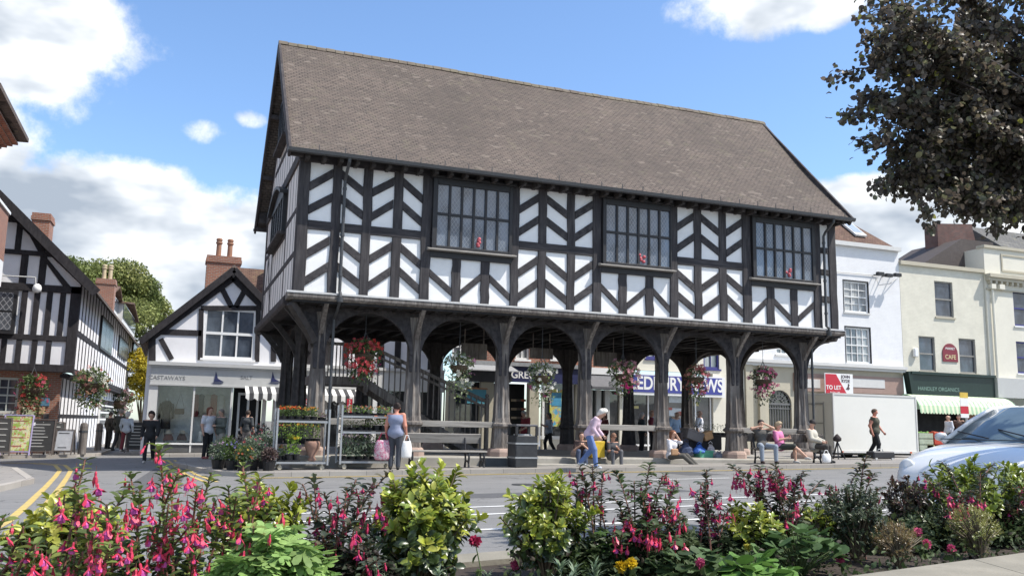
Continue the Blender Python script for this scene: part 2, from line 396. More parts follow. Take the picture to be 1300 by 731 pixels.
M['net'] = mat_glass('window_net_curtain', (.05,.06,.07), curtain=(.50,.51,.50))
M['shop_glass'] = mat_glass('shop_glass', (.03,.032,.034), rough=.04)
M['hall_roof'] = mat_tiles('hall_roof_tiles', [(.150,.122,.104),(.110,.092,.080),(.165,.128,.106),(.215,.18,.15)], rowh=.105, tw=.17, pitch=math.radians(44.8), lichen=(.165,.15,.10))
M['stone'] = mat('stone', (.36,.34,.30), .9, .2, 7, bmp=.4, dirt=(.14,.13,.12), dirt_amt=.5)
M['pink_stone'] = mat('pink_stone', (.42,.31,.26), .9, .2, 9, bmp=.4, dirt=(.16,.13,.12), dirt_amt=.5)
M['granite'] = mat('granite', (.10,.105,.11), .7, .25, 30, bmp=.2)
# ---------------------------------------------------------------- ground
def sheet(name, poly, dz, m, n=0, sub=True):
    b = MB(); b.add([(x, y, gz(x, y)+dz) for x, y in poly], [tuple(range(len(poly)))]); o = build(name, b, m); kindof(o, 'structure'); return o
def mat_asphalt():
    m, nt, b = nodes('asphalt'); v = objco(nt)
    f = noise(nt, v, 60, 4, .8); g = noise(nt, v, .5, 6, .6); h = noise(nt, objco(nt, (.25,3,1)), 1.2, 4, .6)
    c = mixc(nt, ramp(nt, f, [(.3,0),(.7,1)]), (.12,.118,.115), (.23,.226,.22)); c = mixc(nt, ramp(nt, g, [(.35,0),(.65,.5)]), c, (.23,.225,.22))
    c = mixc(nt, ramp(nt, h, [(.5,0),(.7,.35)]), c, (.11,.11,.112))
    vo = N(nt, 'ShaderNodeTexVoronoi', feature='DISTANCE_TO_EDGE'); vo.inputs['Scale'].default_value = .42; wv = N(nt, 'ShaderNodeVectorMath', operation='ADD'); nn = N(nt, 'ShaderNodeTexNoise'); nn.inputs['Scale'].default_value = 1.5; nn.inputs['Detail'].default_value = 6; lk(nt, v, nn.inputs['Vector']); lk(nt, v, wv.inputs[0]); lk(nt, nn.outputs['Color'], wv.inputs[1]); lk(nt, wv.outputs[0], vo.inputs['Vector'])
    c = mixc(nt, ramp(nt, vo.outputs['Distance'], [(.0,.75),(.012,0)]), c, (.05,.05,.05))
    s_ = noise(nt, v, 2.2, 5, .7); c = mixc(nt, ramp(nt, s_, [(.60,0),(.72,.45)]), c, (.085,.085,.085))
    lk(nt, c, b.inputs['Base Color']); b.inputs['Roughness'].default_value = .85; bump(nt, b, f, .5, .006); return m
def mat_slabs(name, c1, c2, mortar, w, h, rot=0):
    m, nt, b = nodes(name); tc = N(nt, 'ShaderNodeTexCoord'); mp = N(nt, 'ShaderNodeMapping'); mp.inputs['Rotation'].default_value = (0,0,rot); lk(nt, tc.outputs['Object'], mp.inputs[0])
    br = N(nt, 'ShaderNodeTexBrick'); lk(nt, mp.outputs[0], br.inputs['Vector']); br.inputs['Scale'].default_value = 1; br.inputs['Brick Width'].default_value = w; br.inputs['Row Height'].default_value = h
    br.inputs['Mortar Size'].default_value = .008; br.inputs['Color1'].default_value = (*c1,1); br.inputs['Color2'].default_value = (*c2,1); br.inputs['Mortar'].default_value = (*mortar,1)
    g = noise(nt, tc.outputs['Object'], 1.2, 7, .7); f = noise(nt, tc.outputs['Object'], 40, 4, .7)
    c = mixc(nt, ramp(nt, g, [(.4,0),(.7,.45)]), br.outputs['Color'], tuple(x*.6 for x in c1)); c = mixc(nt, ramp(nt, f, [(.4,0),(.7,.25)]), c, tuple(x*.6 for x in c1))
    lk(nt, c, b.inputs['Base Color']); b.inputs['Roughness'].default_value = .88; bump(nt, b, br.outputs['Fac'], -.3, .006); return m
M['asphalt'] = mat_asphalt()
M['slabs'] = mat_slabs('paving_slabs', (.30,.28,.255), (.24,.225,.21), (.12,.11,.10), .9, .6)
M['kerb'] = mat_slabs('kerb_stone', (.40,.37,.33), (.33,.30,.27), (.15,.14,.13), .9, 4.0)
M['yellow_line'] = mat('yellow_line', (.62,.45,.12), .8, .2, 12, dirt=(.2,.19,.17), dirt_amt=.8)
M['white_line'] = mat('white_line', (.78,.78,.76), .8, .08, 12, dirt=(.3,.3,.3), dirt_amt=.6)
b = MB(); S_ = 1500
b.add([(x, y, (gz(max(-80, min(80, x)), max(-40, min(80, y)))-.03)) for y in (-1500,-40,80,1500) for x in (-1500,-80,80,1500)], [(j*4+i, j*4+i+1, j*4+i+5, j*4+i+4) for j in range(3) for i in range(3)])
kindof(build('ground', b, mat('ground_earth', (.16,.15,.13), .95)), 'structure')
sheet('road', [(-60,-40),(70,-40),(70,50),(-60,50)], 0.0, M['asphalt'])
def pavement(name, poly, kerb_edges, h=.11):
    """raised paving with a kerb stone along the listed edges"""
    b = MB(); n = len(poly)
    b.add([(x, y, gz(x,y)+h) for x, y in poly]+[(x, y, gz(x,y)-.05) for x, y in poly], [tuple(range(n))]+[(i, i+n, (i+1)%n+n, (i+1)%n) for i in range(n)])
    kindof(build(name, b, M['slabs']), 'structure')
    k = MB()
    for i in kerb_edges:
        a = Vector(poly[i]); c = Vector(poly[(i+1) % n]); d = (c-a).normalized(); q = Vector((-d.y, d.x))*.15
        pts = [a-q*.02, c-q*.02, c+q, a+q]; o = len(k.v)
        k.add([(p.x, p.y, gz(p.x,p.y)+h+.006) for p in pts]+[(p.x, p.y, gz(p.x,p.y)-.04) for p in pts], [(0,1,2,3),(4,5,1,0),(5,6,2,1),(6,7,3,2),(7,4,0,3)])
    kindof(build('kerb', k, M['kerb']), 'structure')
hp = [(-1.0,-1.75),(-.4,-1.9),(30,-1.5),(30,12.9),(-2.6,15.0),(-3.1,11.0),(-2.6,5.0),(-2.0,1.0),(-1.55,-1.0)]
pavement('hall_pavement', [hp[0],hp[1],hp[2],(30,9.6),(-2.2,9.6),hp[6],hp[7],hp[8]], [0,1,5,6,7], .10)
pavement('shop_pavement', [(-3.6,13.4),(2.5,13.4),(4.5,12.2),(60,12.0),(60,20),(-3.6,40)], [0,1,2], .10)
pavement('pub_pavement', [(-40,13.4),(-8.2,13.4),(-6.0,13.9),(-5.3,15.0),(-5.0,40),(-40,40)], [0,1,2,3], .10)
pavement('near_pavement', [(-30,-16.5),(-6.0,-10.2),(-5.3,-3.0),(-6.4,2.6),(-9.0,3.6),(-30,4.2)], [0,1,2,3,4], .10)
# yellow and white lines
def line(name, pts, w, m, dz=.006):
    b = MB(); P = [Vector(p) for p in pts]; vs = []
    for i, p in enumerate(P):
        d = (P[min(i+1,len(P)-1)]-P[max(i-1,0)]).normalized(); q = Vector((-d.y,d.x))*w/2
        for s in (1,-1): r = p+q*s; vs.append((r.x, r.y, gz(r.x,r.y)+dz))
    b.add(vs, [(2*i+1, 2*i+3, 2*i+2, 2*i) for i in range(len(P)-1)]); return kindof(build(name, b, m), 'structure')
def off(pts, d):
    P = [Vector(p) for p in pts]; o = []
    for i, p in enumerate(P):
        t = (P[min(i+1,len(P)-1)]-P[max(i-1,0)]).normalized(); o.append(p+Vector((-t.y,t.x))*d)
    return o
def gp2(px, py): p = GP(px, py); return (p.x, p.y)
YL = [gp2(*q) for q in ((-60,700),(10,662),(35,640),(58,618),(70,605),(76,597),(70,590.5),(40,588),(0,587.5))]
line('yellow_line', YL, .11, M['yellow_line']); line('yellow_line', off(YL, -.26), .11, M['yellow_line'])
YR = [gp2(*q) for q in ((213,584),(222,592),(236,602),(262,612))]; 
line('yellow_line', YR, .09, M['yellow_line']); line('yellow_line', off(YR, .22), .09, M['yellow_line'])
YF = [(-1.2,-2.2),(0,-2.25),(14,-2.1),(26,-1.8)]
line('yellow_line', YF, .10, M['yellow_line']); line('yellow_line', off(YF, -.24), .10, M['yellow_line'])
line('yellow_line', [(-30,13.0),(-8,13.0),(-6.2,13.35)], .10, M['yellow_line'])
for py in (642.5,652,671,):
    a = GP(600, py); line('white_line', [(a.x-3.0, a.y-.35), (a.x+16, a.y+1.0)], .11, M['white_line'])
line('white_line', [(7.5,-5.6),(9.8,-5.5)], .12, M['white_line'])
M['tar_patch'] = mat('tar_patch', (.10,.10,.103), .9, .2, 30, bmp=.3)
for poly in ([(2.0,-9.4),(6.5,-9.2),(6.5,-8.3),(2.0,-8.5)], [(9.5,-4.2),(10.6,-4.2),(10.6,-1.95),(9.5,-1.95)], [(-3.6,-6.5),(-2.6,-6.6),(-2.2,3.0),(-3.1,3.1)]): sheet('road_patch', poly, .003, M['tar_patch'])
for x, y, r in ((4.2,-6.4,.30),(-2.6,-4.5,.28),(12.5,-7.0,.3)):
    b = MB(); b.lathe([(r,0),(r,.005)], (x,y,gz(x,y)+.003), 24); o = build('manhole_cover', b, M['iron'], None, base=(x,y,gz(x,y))); tag(o, 'round iron manhole cover in the road '+('near the middle' if x == 4.2 else 'at the mouth of the side street' if x < 0 else 'below the trailer'), 'manhole cover')
for x in (3.0, 13.2):
    y = -2.02+.02*x; b = MB()
    for k in range(7): b.box(x+k*.07, x+k*.07+.035, y-.16, y+.16, gz(x,y)+.002, gz(x,y)+.014)
    b.box(x-.03, x+.5, y-.2, y-.162, gz(x,y), gz(x,y)+.014); b.box(x-.03, x+.5, y+.162, y+.2, gz(x,y), gz(x,y)+.014); o = build('drain_grate', b, M['iron'], None, base=(x,y,gz(x,y))); tag(o, 'iron drain grate in the gutter '+('near the park bench' if x < 5 else 'below the seated people'), 'drain')
# ---------------------------------------------------------------- the market hall
hall = thing('market_hall', (9, 4.4, 0), 'big black and white timbered market hall raised on rows of oak posts', 'market hall')
ZB, ZT = 4.75, 8.32          # foot and head of the timbered storey
L, Wd = 18.0, 9.06
b = MB(); b.box(0.06, L-.06, .035, .22, ZB-.12, ZT+.05); build('front_wall', b, M['plaster'], hall)
b = MB(); b.box(0.06, L-.06, Wd-.22, Wd-.035, ZB-.12, ZT+.05); build('rear_wall', b, M['plaster'], hall)
posts = [(-.01,.29),(3.45,3.73),(6.15,6.40),(8.82,9.10),(11.50,11.78),(14.22,14.54),(17.04,17.34),(17.70,18.0)]
studs = [(.90,1.15),(1.76,2.01),(2.61,2.88),(7.02,7.28),(7.96,8.22),(12.40,12.67),(13.33,13.61)]
low = [(4.39,4.65),(5.26,5.52),(9.71,9.99),(10.64,10.92),(15.14,15.44),(16.09,16.37)]
def upright(b, a, c, z0, z1, y0=-.012, y1=.12):
    xm = (a+c)/2; b.bar((xm, (y0+y1)/2, z0), (xm, (y0+y1)/2, z1), c-a, y1-y0, up=(0,1,0), seg=6, wob=.017)
b = MB()
for a, c in posts: upright(b, a, c, ZB-.06, ZT+.1, -.03)
for a, c in studs: upright(b, a, c, ZB-.02, ZT)
for a, c in low: upright(b, a, c, ZB-.02, 5.99)
build_each('timber_post', b, M['oak_v'], hall, bevel=.012)
b = MB()
def railx(a, c, z0, z1, y0=-.02, y1=.12): b.bar((a, (y0+y1)/2, (z0+z1)/2), (c, (y0+y1)/2, (z0+z1)/2), y1-y0, z1-z0, seg=max(2, int((c-a)*1.5)), wob=.010)
for a, c in ((.29,3.45),(6.40,8.82),(11.78,14.22)): railx(a, c, 6.44, 6.69, -.016)
for a, c in ((17.34,17.70),): railx(a, c, 7.30, 7.50, -.008); railx(a, c, 6.55, 6.75, -.008); railx(a, c, 5.62, 5.84, -.008)
railx(-.02, L+.02, ZT-.02, ZT+.2, -.04)
build_each('timber_rail', b, M['oak_h'], hall, bevel=.012)
b = MB()
def brace(x0, x1, za, zb, t, s):   # s=+1 rises to the right
    y0, y1 = -.006, .10
    l, r = (zb, za) if s > 0 else (za, zb)
    b.prism([(x0, l-t/2), (x1, r-t/2), (x1, r+t/2), (x0, l+t/2)], 'y', y1, y0)
def bands(x0, x1, z0, z1, s, single=False):
    h = z1-z0; j = lambda: rnd.uniform(-.02, .02)
    if single: brace(x0, x1, z1-.36*h+j(), z1-.80*h+j(), .22, s)
    else:
        brace(x0, x1, z1-.155*h+j(), z1-.415*h+j(), .255, s); brace(x0, x1, z1-.565*h+j(), z1-.835*h+j(), .255, s)
UP = (6.69, ZT-.02); LO = (ZB, 6.44)
def panels(edges, up, lo):
    for (a, c), su, sl in zip(edges, up, lo): bands(a, c, *UP, su); bands(a, c, *LO, sl)
panels([(.29,.90),(1.15,1.76),(2.01,2.61),(2.88,3.45)], (1,-1,1,-1), (1,-1,1,-1))
panels([(6.40,7.02),(7.28,7.96),(8.22,8.82)], (1,-1,1), (1,-1,1))
panels([(11.78,12.40),(12.67,13.33),(13.61,14.22)], (1,-1,1), (-1,1,-1))
for e, s in (([(3.73,4.39),(4.65,5.26),(5.52,6.15)], (-1,1,-1)), ([(9.10,9.71),(9.99,10.64),(10.92,11.50)], (-1,1,-1)), ([(14.54,15.14),(15.44,16.09),(16.37,17.04)], (1,-1,1))):
    for (a, c), k in zip(e, s): bands(a, c, ZB, 5.97, k, True)
build_each('chevron_brace', b, M['oak_d'], hall, bevel=.008)
# windows of the front
for i, (a, c, ga, gb) in enumerate(((3.73,6.15,3.87,6.05),(9.10,11.50,9.22,11.45),(14.54,17.04,14.68,16.92))):
    f = MB(); y0, y1 = -.13, .03
    f.box(a, ga, y0, y1, 6.20, 8.26); f.box(gb, c, y0, y1, 6.20, 8.26); f.box(ga, gb, y0+.003, y1, 8.08, 8.26); f.box(ga, gb, y0+.003, y1, 6.20, 6.30)
    f.box(a-.08, c+.08, y0-.05, y1, 8.263, 8.34)
    f.box(a-.02, c+.02, -.045, y1, 5.97, 6.155)
    w = build('window', f, M['window_black'], hall, bevel=.01)
    g = MB(); g.box(ga-.01, gb+.01, -.07, -.055, 6.29, 8.09); build('pane', g, M['leaded'], w)
    g = MB(); n = 6; dx = (gb-ga)/n
    for k in range(1, n): g.box(ga+dx*k-.033, ga+dx*k+.033, -.115, -.05, 6.30, 8.08)
    g.box(ga, gb, -.108, -.052, 7.19, 7.26); build('mullion', g, M['window_black'], w)
    g = MB(); g.prism([(-.22,6.155),(-.22,6.19),(-.05,6.235),(.02,6.235),(.02,6.155)], 'x', a-.12, c+.12); build('sill', g, M['oak_grey'], w, bevel=.006)
    g = MB()   # toys and flowers on the inner sill, seen through the lights
    bx = ga+dx*(3.4 if i != 1 else 3.3)
    for k in range(5): g.lathe([(.0,-.05),(.05,-.03),(.06,.0),(.04,.04),(.0,.06)], (bx+rnd.uniform(-.1,.1), -.075, 6.40+k*.05), 8)
    build('red_ornament', g, mat('red_ornament', (.5,.10,.12), .6), w, smooth=True)
# jetty: weathered moulded rail and lead flashing along the foot
b = MB(); b.prism([(-.12,4.50),(-.19,4.56),(-.19,4.66),(-.10,4.70),(.25,4.70),(.25,4.50)], 'x', -.16, L+.12)
b.prism([(-.12,4.50),(-.19,4.56),(-.19,4.66),(-.10,4.70),(.25,4.70),(.25,4.50)], 'x', 3, 3.02)
build('jetty_beam', b, M['oak_post'], hall, bevel=.01)
b = MB(); b.prism([(-.205,4.662),(-.205,4.672),(-.03,4.745),(.03,4.745),(.03,4.735),(-.10,4.704)], 'x', -.17, L+.13); build('flashing', b, M['lead'], hall)
b = MB(); b.prism([(-.14,4.36),(-.2,4.44),(-.2,4.62),(-.03,4.74),(.2,4.74),(.2,4.36)], 'y', .26, Wd+.1); build('jetty_beam', b, M['oak_side'], hall, bevel=.012)
b = MB(); b.prism([(L+.14,4.36),(L+.2,4.44),(L+.2,4.62),(L+.03,4.74),(L-.2,4.74),(L-.2,4.36)], 'y', .26, Wd+.1); build('jetty_beam', b, M['oak_side'], hall, bevel=.012)
# floor over the arcade, with joists
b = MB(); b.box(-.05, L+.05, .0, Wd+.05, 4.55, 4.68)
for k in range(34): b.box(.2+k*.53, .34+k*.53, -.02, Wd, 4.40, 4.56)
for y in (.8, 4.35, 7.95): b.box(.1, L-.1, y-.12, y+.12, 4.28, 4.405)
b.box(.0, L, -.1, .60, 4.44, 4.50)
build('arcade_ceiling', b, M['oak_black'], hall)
# ---- posts, arch braces, brackets
PXS = [.88+2.69*i for i in range(7)]
ROWS = {.8: PXS, 7.95: PXS, 4.35: [PXS[0], PXS[-1]]}
def post_mesh(x, y):
    b = MB(); n = 16
    def rib(r, a): return [r*(1.0 if k % 2 else a) for k in range(n)]
    prof = [(.66,.285,.96),(.95,.262,.93),(1.22,.245,.92),(1.26,.27,.95),(1.30,.315,.98),(1.36,.31,.98),(1.40,.262,.93),(1.55,.235,.86),(2.2,.212,.80),(2.9,.190,.80),(3.3,.188,.84),(3.8,.20,.9),(4.3,.22,.95)]
    vs = []; fs = []; lean = (rnd.uniform(-.02,.02), rnd.uniform(-.02,.02))
    for i, (z, r, a) in enumerate(prof):
        for k in range(n):
            t = 2*PI*(k+.5)/n; rr = r*(1.06 if k % 2 else a)*(1+rnd.uniform(-.02,.02))
            sq = 1/max(abs(math.cos(t)), abs(math.sin(t)))**.45
            vs.append((x+lean[0]*i/12+rr*sq*math.cos(t), y+lean[1]*i/12+rr*sq*math.sin(t), z))
    m = len(prof)
    for i in range(m-1):
        for k in range(n): fs.append((i*n+k, i*n+(k+1)%n, (i+1)*n+(k+1)%n, (i+1)*n+k))
    fs.append(tuple(range(n-1,-1,-1))); fs.append(tuple(range((m-1)*n, m*n)))
    b.add(vs, fs); return b
for y, xs in ROWS.items():
    for x in xs:
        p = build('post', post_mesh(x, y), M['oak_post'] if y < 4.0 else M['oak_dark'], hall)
        s = MB(); s.lathe([(.40,.40),(.40,.56),(.37,.62),(.33,.665)], (x, y, 0), 8, rot=.5); build('stone_base', s, M['pink_stone'], p, bevel=.01)
SPR, APX = 3.12, 4.34
def arch_half(b, p, q, y, ax, t=.075):
    if ax == 'y' and y < 1: y = .70
    """brace plate from post centre p towards mid-span q"""
    s = 1 if q > p else -1; h = abs(q-p)-.15; poly = [(p, 2.75), (p+s*.15, 2.75), (p+s*.17, SPR)]
    for k in range(1, 11):
        a = PI/2*k/10; poly.append((q-s*h*math.cos(a)+0, SPR+(APX-SPR)*math.sin(a)))
    poly += [(q, 4.57), (p, 4.57)]
    b.prism(poly, ax, y-t, y+t)
for y in (.8, 7.95):
    for i, x in enumerate(PXS):
        b = MB()
        if i < 6: arch_half(b, x, x+1.345, y, 'y')
        else: arch_half(b, x, L+.15, y, 'y')
        if i > 0: arch_half(b, x, x-1.345, y, 'y')
        else: arch_half(b, x, -.12, y, 'y')
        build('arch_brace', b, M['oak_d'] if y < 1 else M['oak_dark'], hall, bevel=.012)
for x in (PXS[0], PXS[-1]):
    for y0, y1 in ((.8,2.575),(4.35,2.575),(4.35,6.15),(7.95,6.15)):
        b = MB(); arch_half(b, y0, y1, x, 'x'); build('arch_brace', b, M['oak_dark'], hall, bevel=.012)
def curved(b, p0, p1, bow, w=.15, h=.16, n=8):
    p0 = Vector(p0); p1 = Vector(p1)
    for k in range(n):
        f = lambda t: p0.lerp(p1, t)+Vector(bow)*math.sin(PI*t)
        b.bar(f(k/n), f((k+1)/n+.01), w, h, up=(0,0,1))
for x in PXS:
    b = MB(); curved(b, (x, .60, 3.72), (x+.02, -.04, 4.47), (0,.09,-.05), .12, .13); build('jetty_bracket', b, M['oak_post'], hall)
for y in (.8, 4.35, 7.95):
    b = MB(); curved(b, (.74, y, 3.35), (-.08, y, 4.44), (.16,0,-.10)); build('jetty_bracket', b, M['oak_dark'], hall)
b = MB(); curved(b, (.70, .62, 3.45), (-.02, .02, 4.40), (.16,.16,-.16), .17, .2); build('jetty_bracket', b, M['oak_dark'], hall)

# rails between posts
for i, (a, c) in enumerate(zip(PXS[:-1], PXS[1:])):
    if i in (2, 4): continue
    b = MB(); b.bar((a+.2, .74, 1.33), (c-.2, .74, 1.33), .12, .17, seg=3, wob=.004); build('hand_rail', b, M['oak_grey'], hall, bevel=.01)
b = MB(); b.bar((PXS[0]+.2,7.95,1.35),(PXS[2],7.95,1.35),.1,.13); build('hand_rail', b, M['oak_grey'], hall)
# platform
b = MB()
b.prism([(.30,-.15),(.30,.40),(.34,.43),(Wd-.2,.43),(Wd-.2,-.15)], 'x', .25, 17.75)
build('platform', b, M['stone'], hall, bevel=.01)
b = MB(); b.box(6.6, 17.9, -.28, .303, -.1, .26); build('step', b, M['stone'], hall, bevel=.015)
b = MB(); b.box(5.5, 6.58, -.10, .302, -.1, .41); build('step', b, M['granite'], hall, bevel=.01)
# ---- roof
RX0, RX1 = -.392, 18.30
def roofmesh(front=True):
    b = MB(); nx, nt_ = 72, 14; vs = []; fs = []
    for j in range(nt_+1):
        t = j/nt_
        for i in range(nx+1):
            s = i/nx; xr = RX0-.0+(18.58-RX0)*s; xe = RX0+(RX1-RX0)*s
            x = xr*(1-t)+xe*t
            if front: y = 4.53+(-.60-4.53)*t; ze = 8.46
            else: y = 4.53+(9.66-4.53)*t; ze = 8.34
            z = 13.54+(ze-13.54)*t-.13*math.sin(PI*t**1.3)+.03*math.sin(s*9+t*2)*math.sin(PI*s)+rnd.uniform(-.006,.006)
            vs.append((x, y, z))
    n = len(vs)
    vs += [(x, y, z-.11) for x, y, z in vs]
    w = nx+1
    for j in range(nt_):
        for i in range(nx):
            a = j*w+i; q = (a, a+w, a+w+1, a+1) if front else (a, a+1, a+w+1, a+w)
            fs.append(q); fs.append(tuple(k+n for k in reversed(q)))
    edge = [(0*w+i, 0*w+i+1) for i in range(nx)]+[(nt_*w+i+1, nt_*w+i) for i in range(nx)]+[((j+1)*w, j*w) for j in range(nt_)]+[(j*w+nx, (j+1)*w+nx) for j in range(nt_)]
    for a, c in edge: fs.append((a, c, c+n, a+n) if front else (a, a+n, c+n, c))
    b.add(vs, fs); return b
rf = build('roof_slope', roofmesh(True), M['hall_roof'], hall); build('roof_slope', roofmesh(False), M['hall_roof'], hall)
b = MB()
for k in range(62):
    x0 = RX0+k*(18.58-RX0)/62; z = 13.53+rnd.uniform(-.008,.008)+.03*math.sin((k/62)*9)*math.sin(PI*k/62)
    b.prism([(4.53-.17,z-.13),(4.53-.10,z-.02),(4.53,z+.045),(4.53+.10,z-.02),(4.53+.17,z-.13)], 'x', x0+.004, x0+.293)
build('ridge_tiles', b, mat('ridge_tile', (.155,.125,.10), .9, .3, 2.2, dirt=(.17,.16,.09), dirt_amt=.7), hall)
# barge boards
for X in (RX0+.03, 18.46):
    b = MB()
    for a, c, zz in ((-.60,4.53,8.34),(9.66,4.53,8.22)):
        xe = X if X < 1 else 18.18
        b.bar((xe, a, zz), (X, c, 13.36), .07, .30, seg=6, wob=.004)
        for t in (.05,.35,.68): b.bar((xe*(1-t)+X*t+(.02 if X < 1 else -.02), a+(c-a)*t, zz+(13.36-zz)*t-.2), (xe+(.4 if X < 1 else -.4), a+(c-a)*t, zz+(13.36-zz)*t-.2), .12, .14)
    build('barge_board', b, M['oak_side'], hall)
# gables: plaster and timbers on x = 0 and x = L
for X, s in ((0, 1), (L, -1)):
    b = MB(); x0, x1 = sorted((X+s*.03, X+s*.2))
    b.prism([(.06,ZB-.1),(Wd-.06,ZB-.1),(Wd-.06,8.55),(4.53,12.95),(.06,8.55)], 'x', x0, x1); build('gable_wall', b, M['plaster_side'], hall)
    t = MB(); xc = X+s*.066
    def vb(y, z0, z1, w=.2, d=.09): t.bar((xc, y, z0), (xc, y, z1), w*.8, d, up=(1,0,0), seg=3, wob=.006)
    def hb(y0, y1, z0, z1=None, h=.17, d=.095): t.bar((xc, y0, z0), (xc, y1, z0 if z1 is None else z1), d, h, seg=5, wob=.008)
    vb(.16, ZB-.06, 8.5, .34, .14); vb(Wd-.16, ZB-.06, 8.5, .34, .14)
    k = .85
    while k < Wd-.4:
        if k < 2.6 or k > 6.7: vb(k, ZB, 8.45, .13, .075)
        elif 3.0 < k < 6.3: vb(k, ZB, 6.8, .13, .075)
        k += .66
    vb(2.8, ZB, 8.45, .26); vb(6.5, ZB, 8.45, .26)
    hb(.3, Wd-.3, 5.82); hb(.3, 2.8, 7.05); hb(6.5, Wd-.3, 7.05); hb(2.8, 6.5, 6.80)
    t.bar((xc, 5.2, ZB), (xc, 3.2, 6.8), .1, .18, up=(1,0,0)) if False else None
    t.prism([(6.2,ZB),(6.42,ZB),(7.9,6.95),(7.68,6.95)], 'x', xc-.045, xc+.045); t.prism([(8.7,ZB),(8.9,ZB),(7.9,6.95),(7.7,6.95)], 'x', xc-.043, xc+.043)
    hb(-.03, Wd+.03, 8.50, h=.30, d=.20)
    k = .9
    while k < Wd-.7:
        top = 8.55+(4.4*(1-abs(k-4.53)/4.5)); lowz = 8.6
        if 3.2 < k < 5.9: vb(k, 8.6, 10.0, .13, .075)
        else: vb(k, lowz, top-.15, .13, .075)
        k += .66
    hb(1.9, 7.2, 9.75, h=.18)
    t.bar((xc, .05, 8.55), (xc, 4.53, 12.95), .12, .26); t.bar((xc, Wd-.05, 8.55), (xc, 4.53, 12.95), .12, .26)
    build('gable_timbers', t, M['oak_side'], hall, bevel=.01)
    for (y0, y1, z0, z1, hood) in ((2.95,6.35,6.92,8.15,True),(3.3,5.76,10.1,11.75,False)):
        w = MB(); a, c = sorted((X-s*.10, X+s*.05)); 
        w.box(a, c, y0, y0+.12, z0, z1); w.box(a, c, y1-.12, y1, z0, z1); w.box(a, c, y0+.12, y1-.12, z1-.12, z1); w.box(a, c, y0+.12, y1-.12, z0, z0+.1)
        n = 5
        for k in range(1, n): yy = y0+(y1-y0)*k/n; w.box(a+.004, c, yy-.035, yy+.035, z0+.1, z1-.12)
        if hood:
            poly = []
            for k in range(13):
                q = k/12; poly.append((y0-.15+(y1-y0+.3)*q, z1+.02+.45*math.sin(PI*q)))
            poly += [(p[0], p[1]-.1) for p in reversed(poly)]
            a2, c2 = sorted((X-s*.22, X+s*.05)); w.prism(poly, 'x', a2, c2)
            poly2 = poly[:13]+[(y1, z1-.01), (y0, z1-.01)]; w.prism([(y, z-.03) for y, z in poly[:13]]+[(y1+.1, z1-.02), (y0-.1, z1-.02)], 'x', min(a+.02,c-.02), max(a+.02,c-.02))
        wo = build('gable_window', w, M['window_black'], hall)
        g = MB(); xx = X-s*.05; g.box(xx-.01, xx+.01, y0+.1, y1-.1, z0+.08, z1-.1); build('pane', g, mat_glass('leaded_glass_side', (.05,.06,.075), lead=.13, leadc=(.2,.2,.21), axis='y'), wo)
        g = MB(); a3, c3 = sorted((X-s*.22, X+s*.02)); g.box(a3, c3, y0-.1, y1+.1, z0-.09, z0-.005); build('sill', g, M['oak_side'], wo)
# eaves: soffit, rafter feet, gutter with brackets, downpipes
for side in (0, 1):
    Y = lambda y: y if side == 0 else 9.06-y
    dz = 0 if side == 0 else -.1
    b = MB(); b.prism([(Y(-.58),8.37+dz),(Y(.1),8.52+dz),(Y(.1),8.9+dz),(Y(-.55),8.42+dz)], 'x', RX0+.1, 18.2)
    for k in range(41):
        x = .1+k*.445; y0, y1 = sorted((Y(-.5), Y(.0))); b.box(x, x+.1, y0, y1, 8.27+dz, 8.44+dz)
    build('eaves_rafter_feet', b, M['oak_dark'], hall)
    b = MB()
    b.prism([(Y(-.72),8.45+dz),(Y(-.70),8.36+dz),(Y(-.63),8.335+dz),(Y(-.57),8.37+dz),(Y(-.57),8.42+dz)], 'x', -.42, 18.28)
    g = build('gutter', b, M['iron'], hall)
    b = MB()
    for k in range(26): x = .4+k*.70; b.bar((x, Y(-.62), 8.34+dz), (x, Y(-.62), 8.62+dz), .018, .018, up=(0,1,0))
    build('gutter_bracket', b, M['iron'], g)
for X, lowx in ((1.22, 1.22),(17.42, 17.42)):
    b = MB(); b.tube([(X,-.64,8.36),(X,-.62,8.26),(X,-.2,7.98),(X,-.10,7.86),(X,-.10,4.80),(X,-.22,4.72),(X,-.25,4.62),(X,-.24,4.52)], .045, 10)
    b.lathe([(.03,0),(.08,.02),(.09,.14),(.06,.15)], (X,-.22,4.46), 10)
    xb = PXS[0]+.33 if X < 2 else PXS[-1]+.27
    b.tube([(X,-.22,4.52),(X,.1,4.3),(xb,.52,4.1),(xb,.52,.45)], .04, 10)
    for z in (7.6,6.3,5.2): b.lathe([(.058,0),(.058,.07)], (X,-.10,z), 10)
    for z in (3.4,2.2,1.0): b.lathe([(.055,0),(.055,.08)], (xb,.52,z), 10)
    build('downpipe', b, M['iron'], hall, smooth=False)
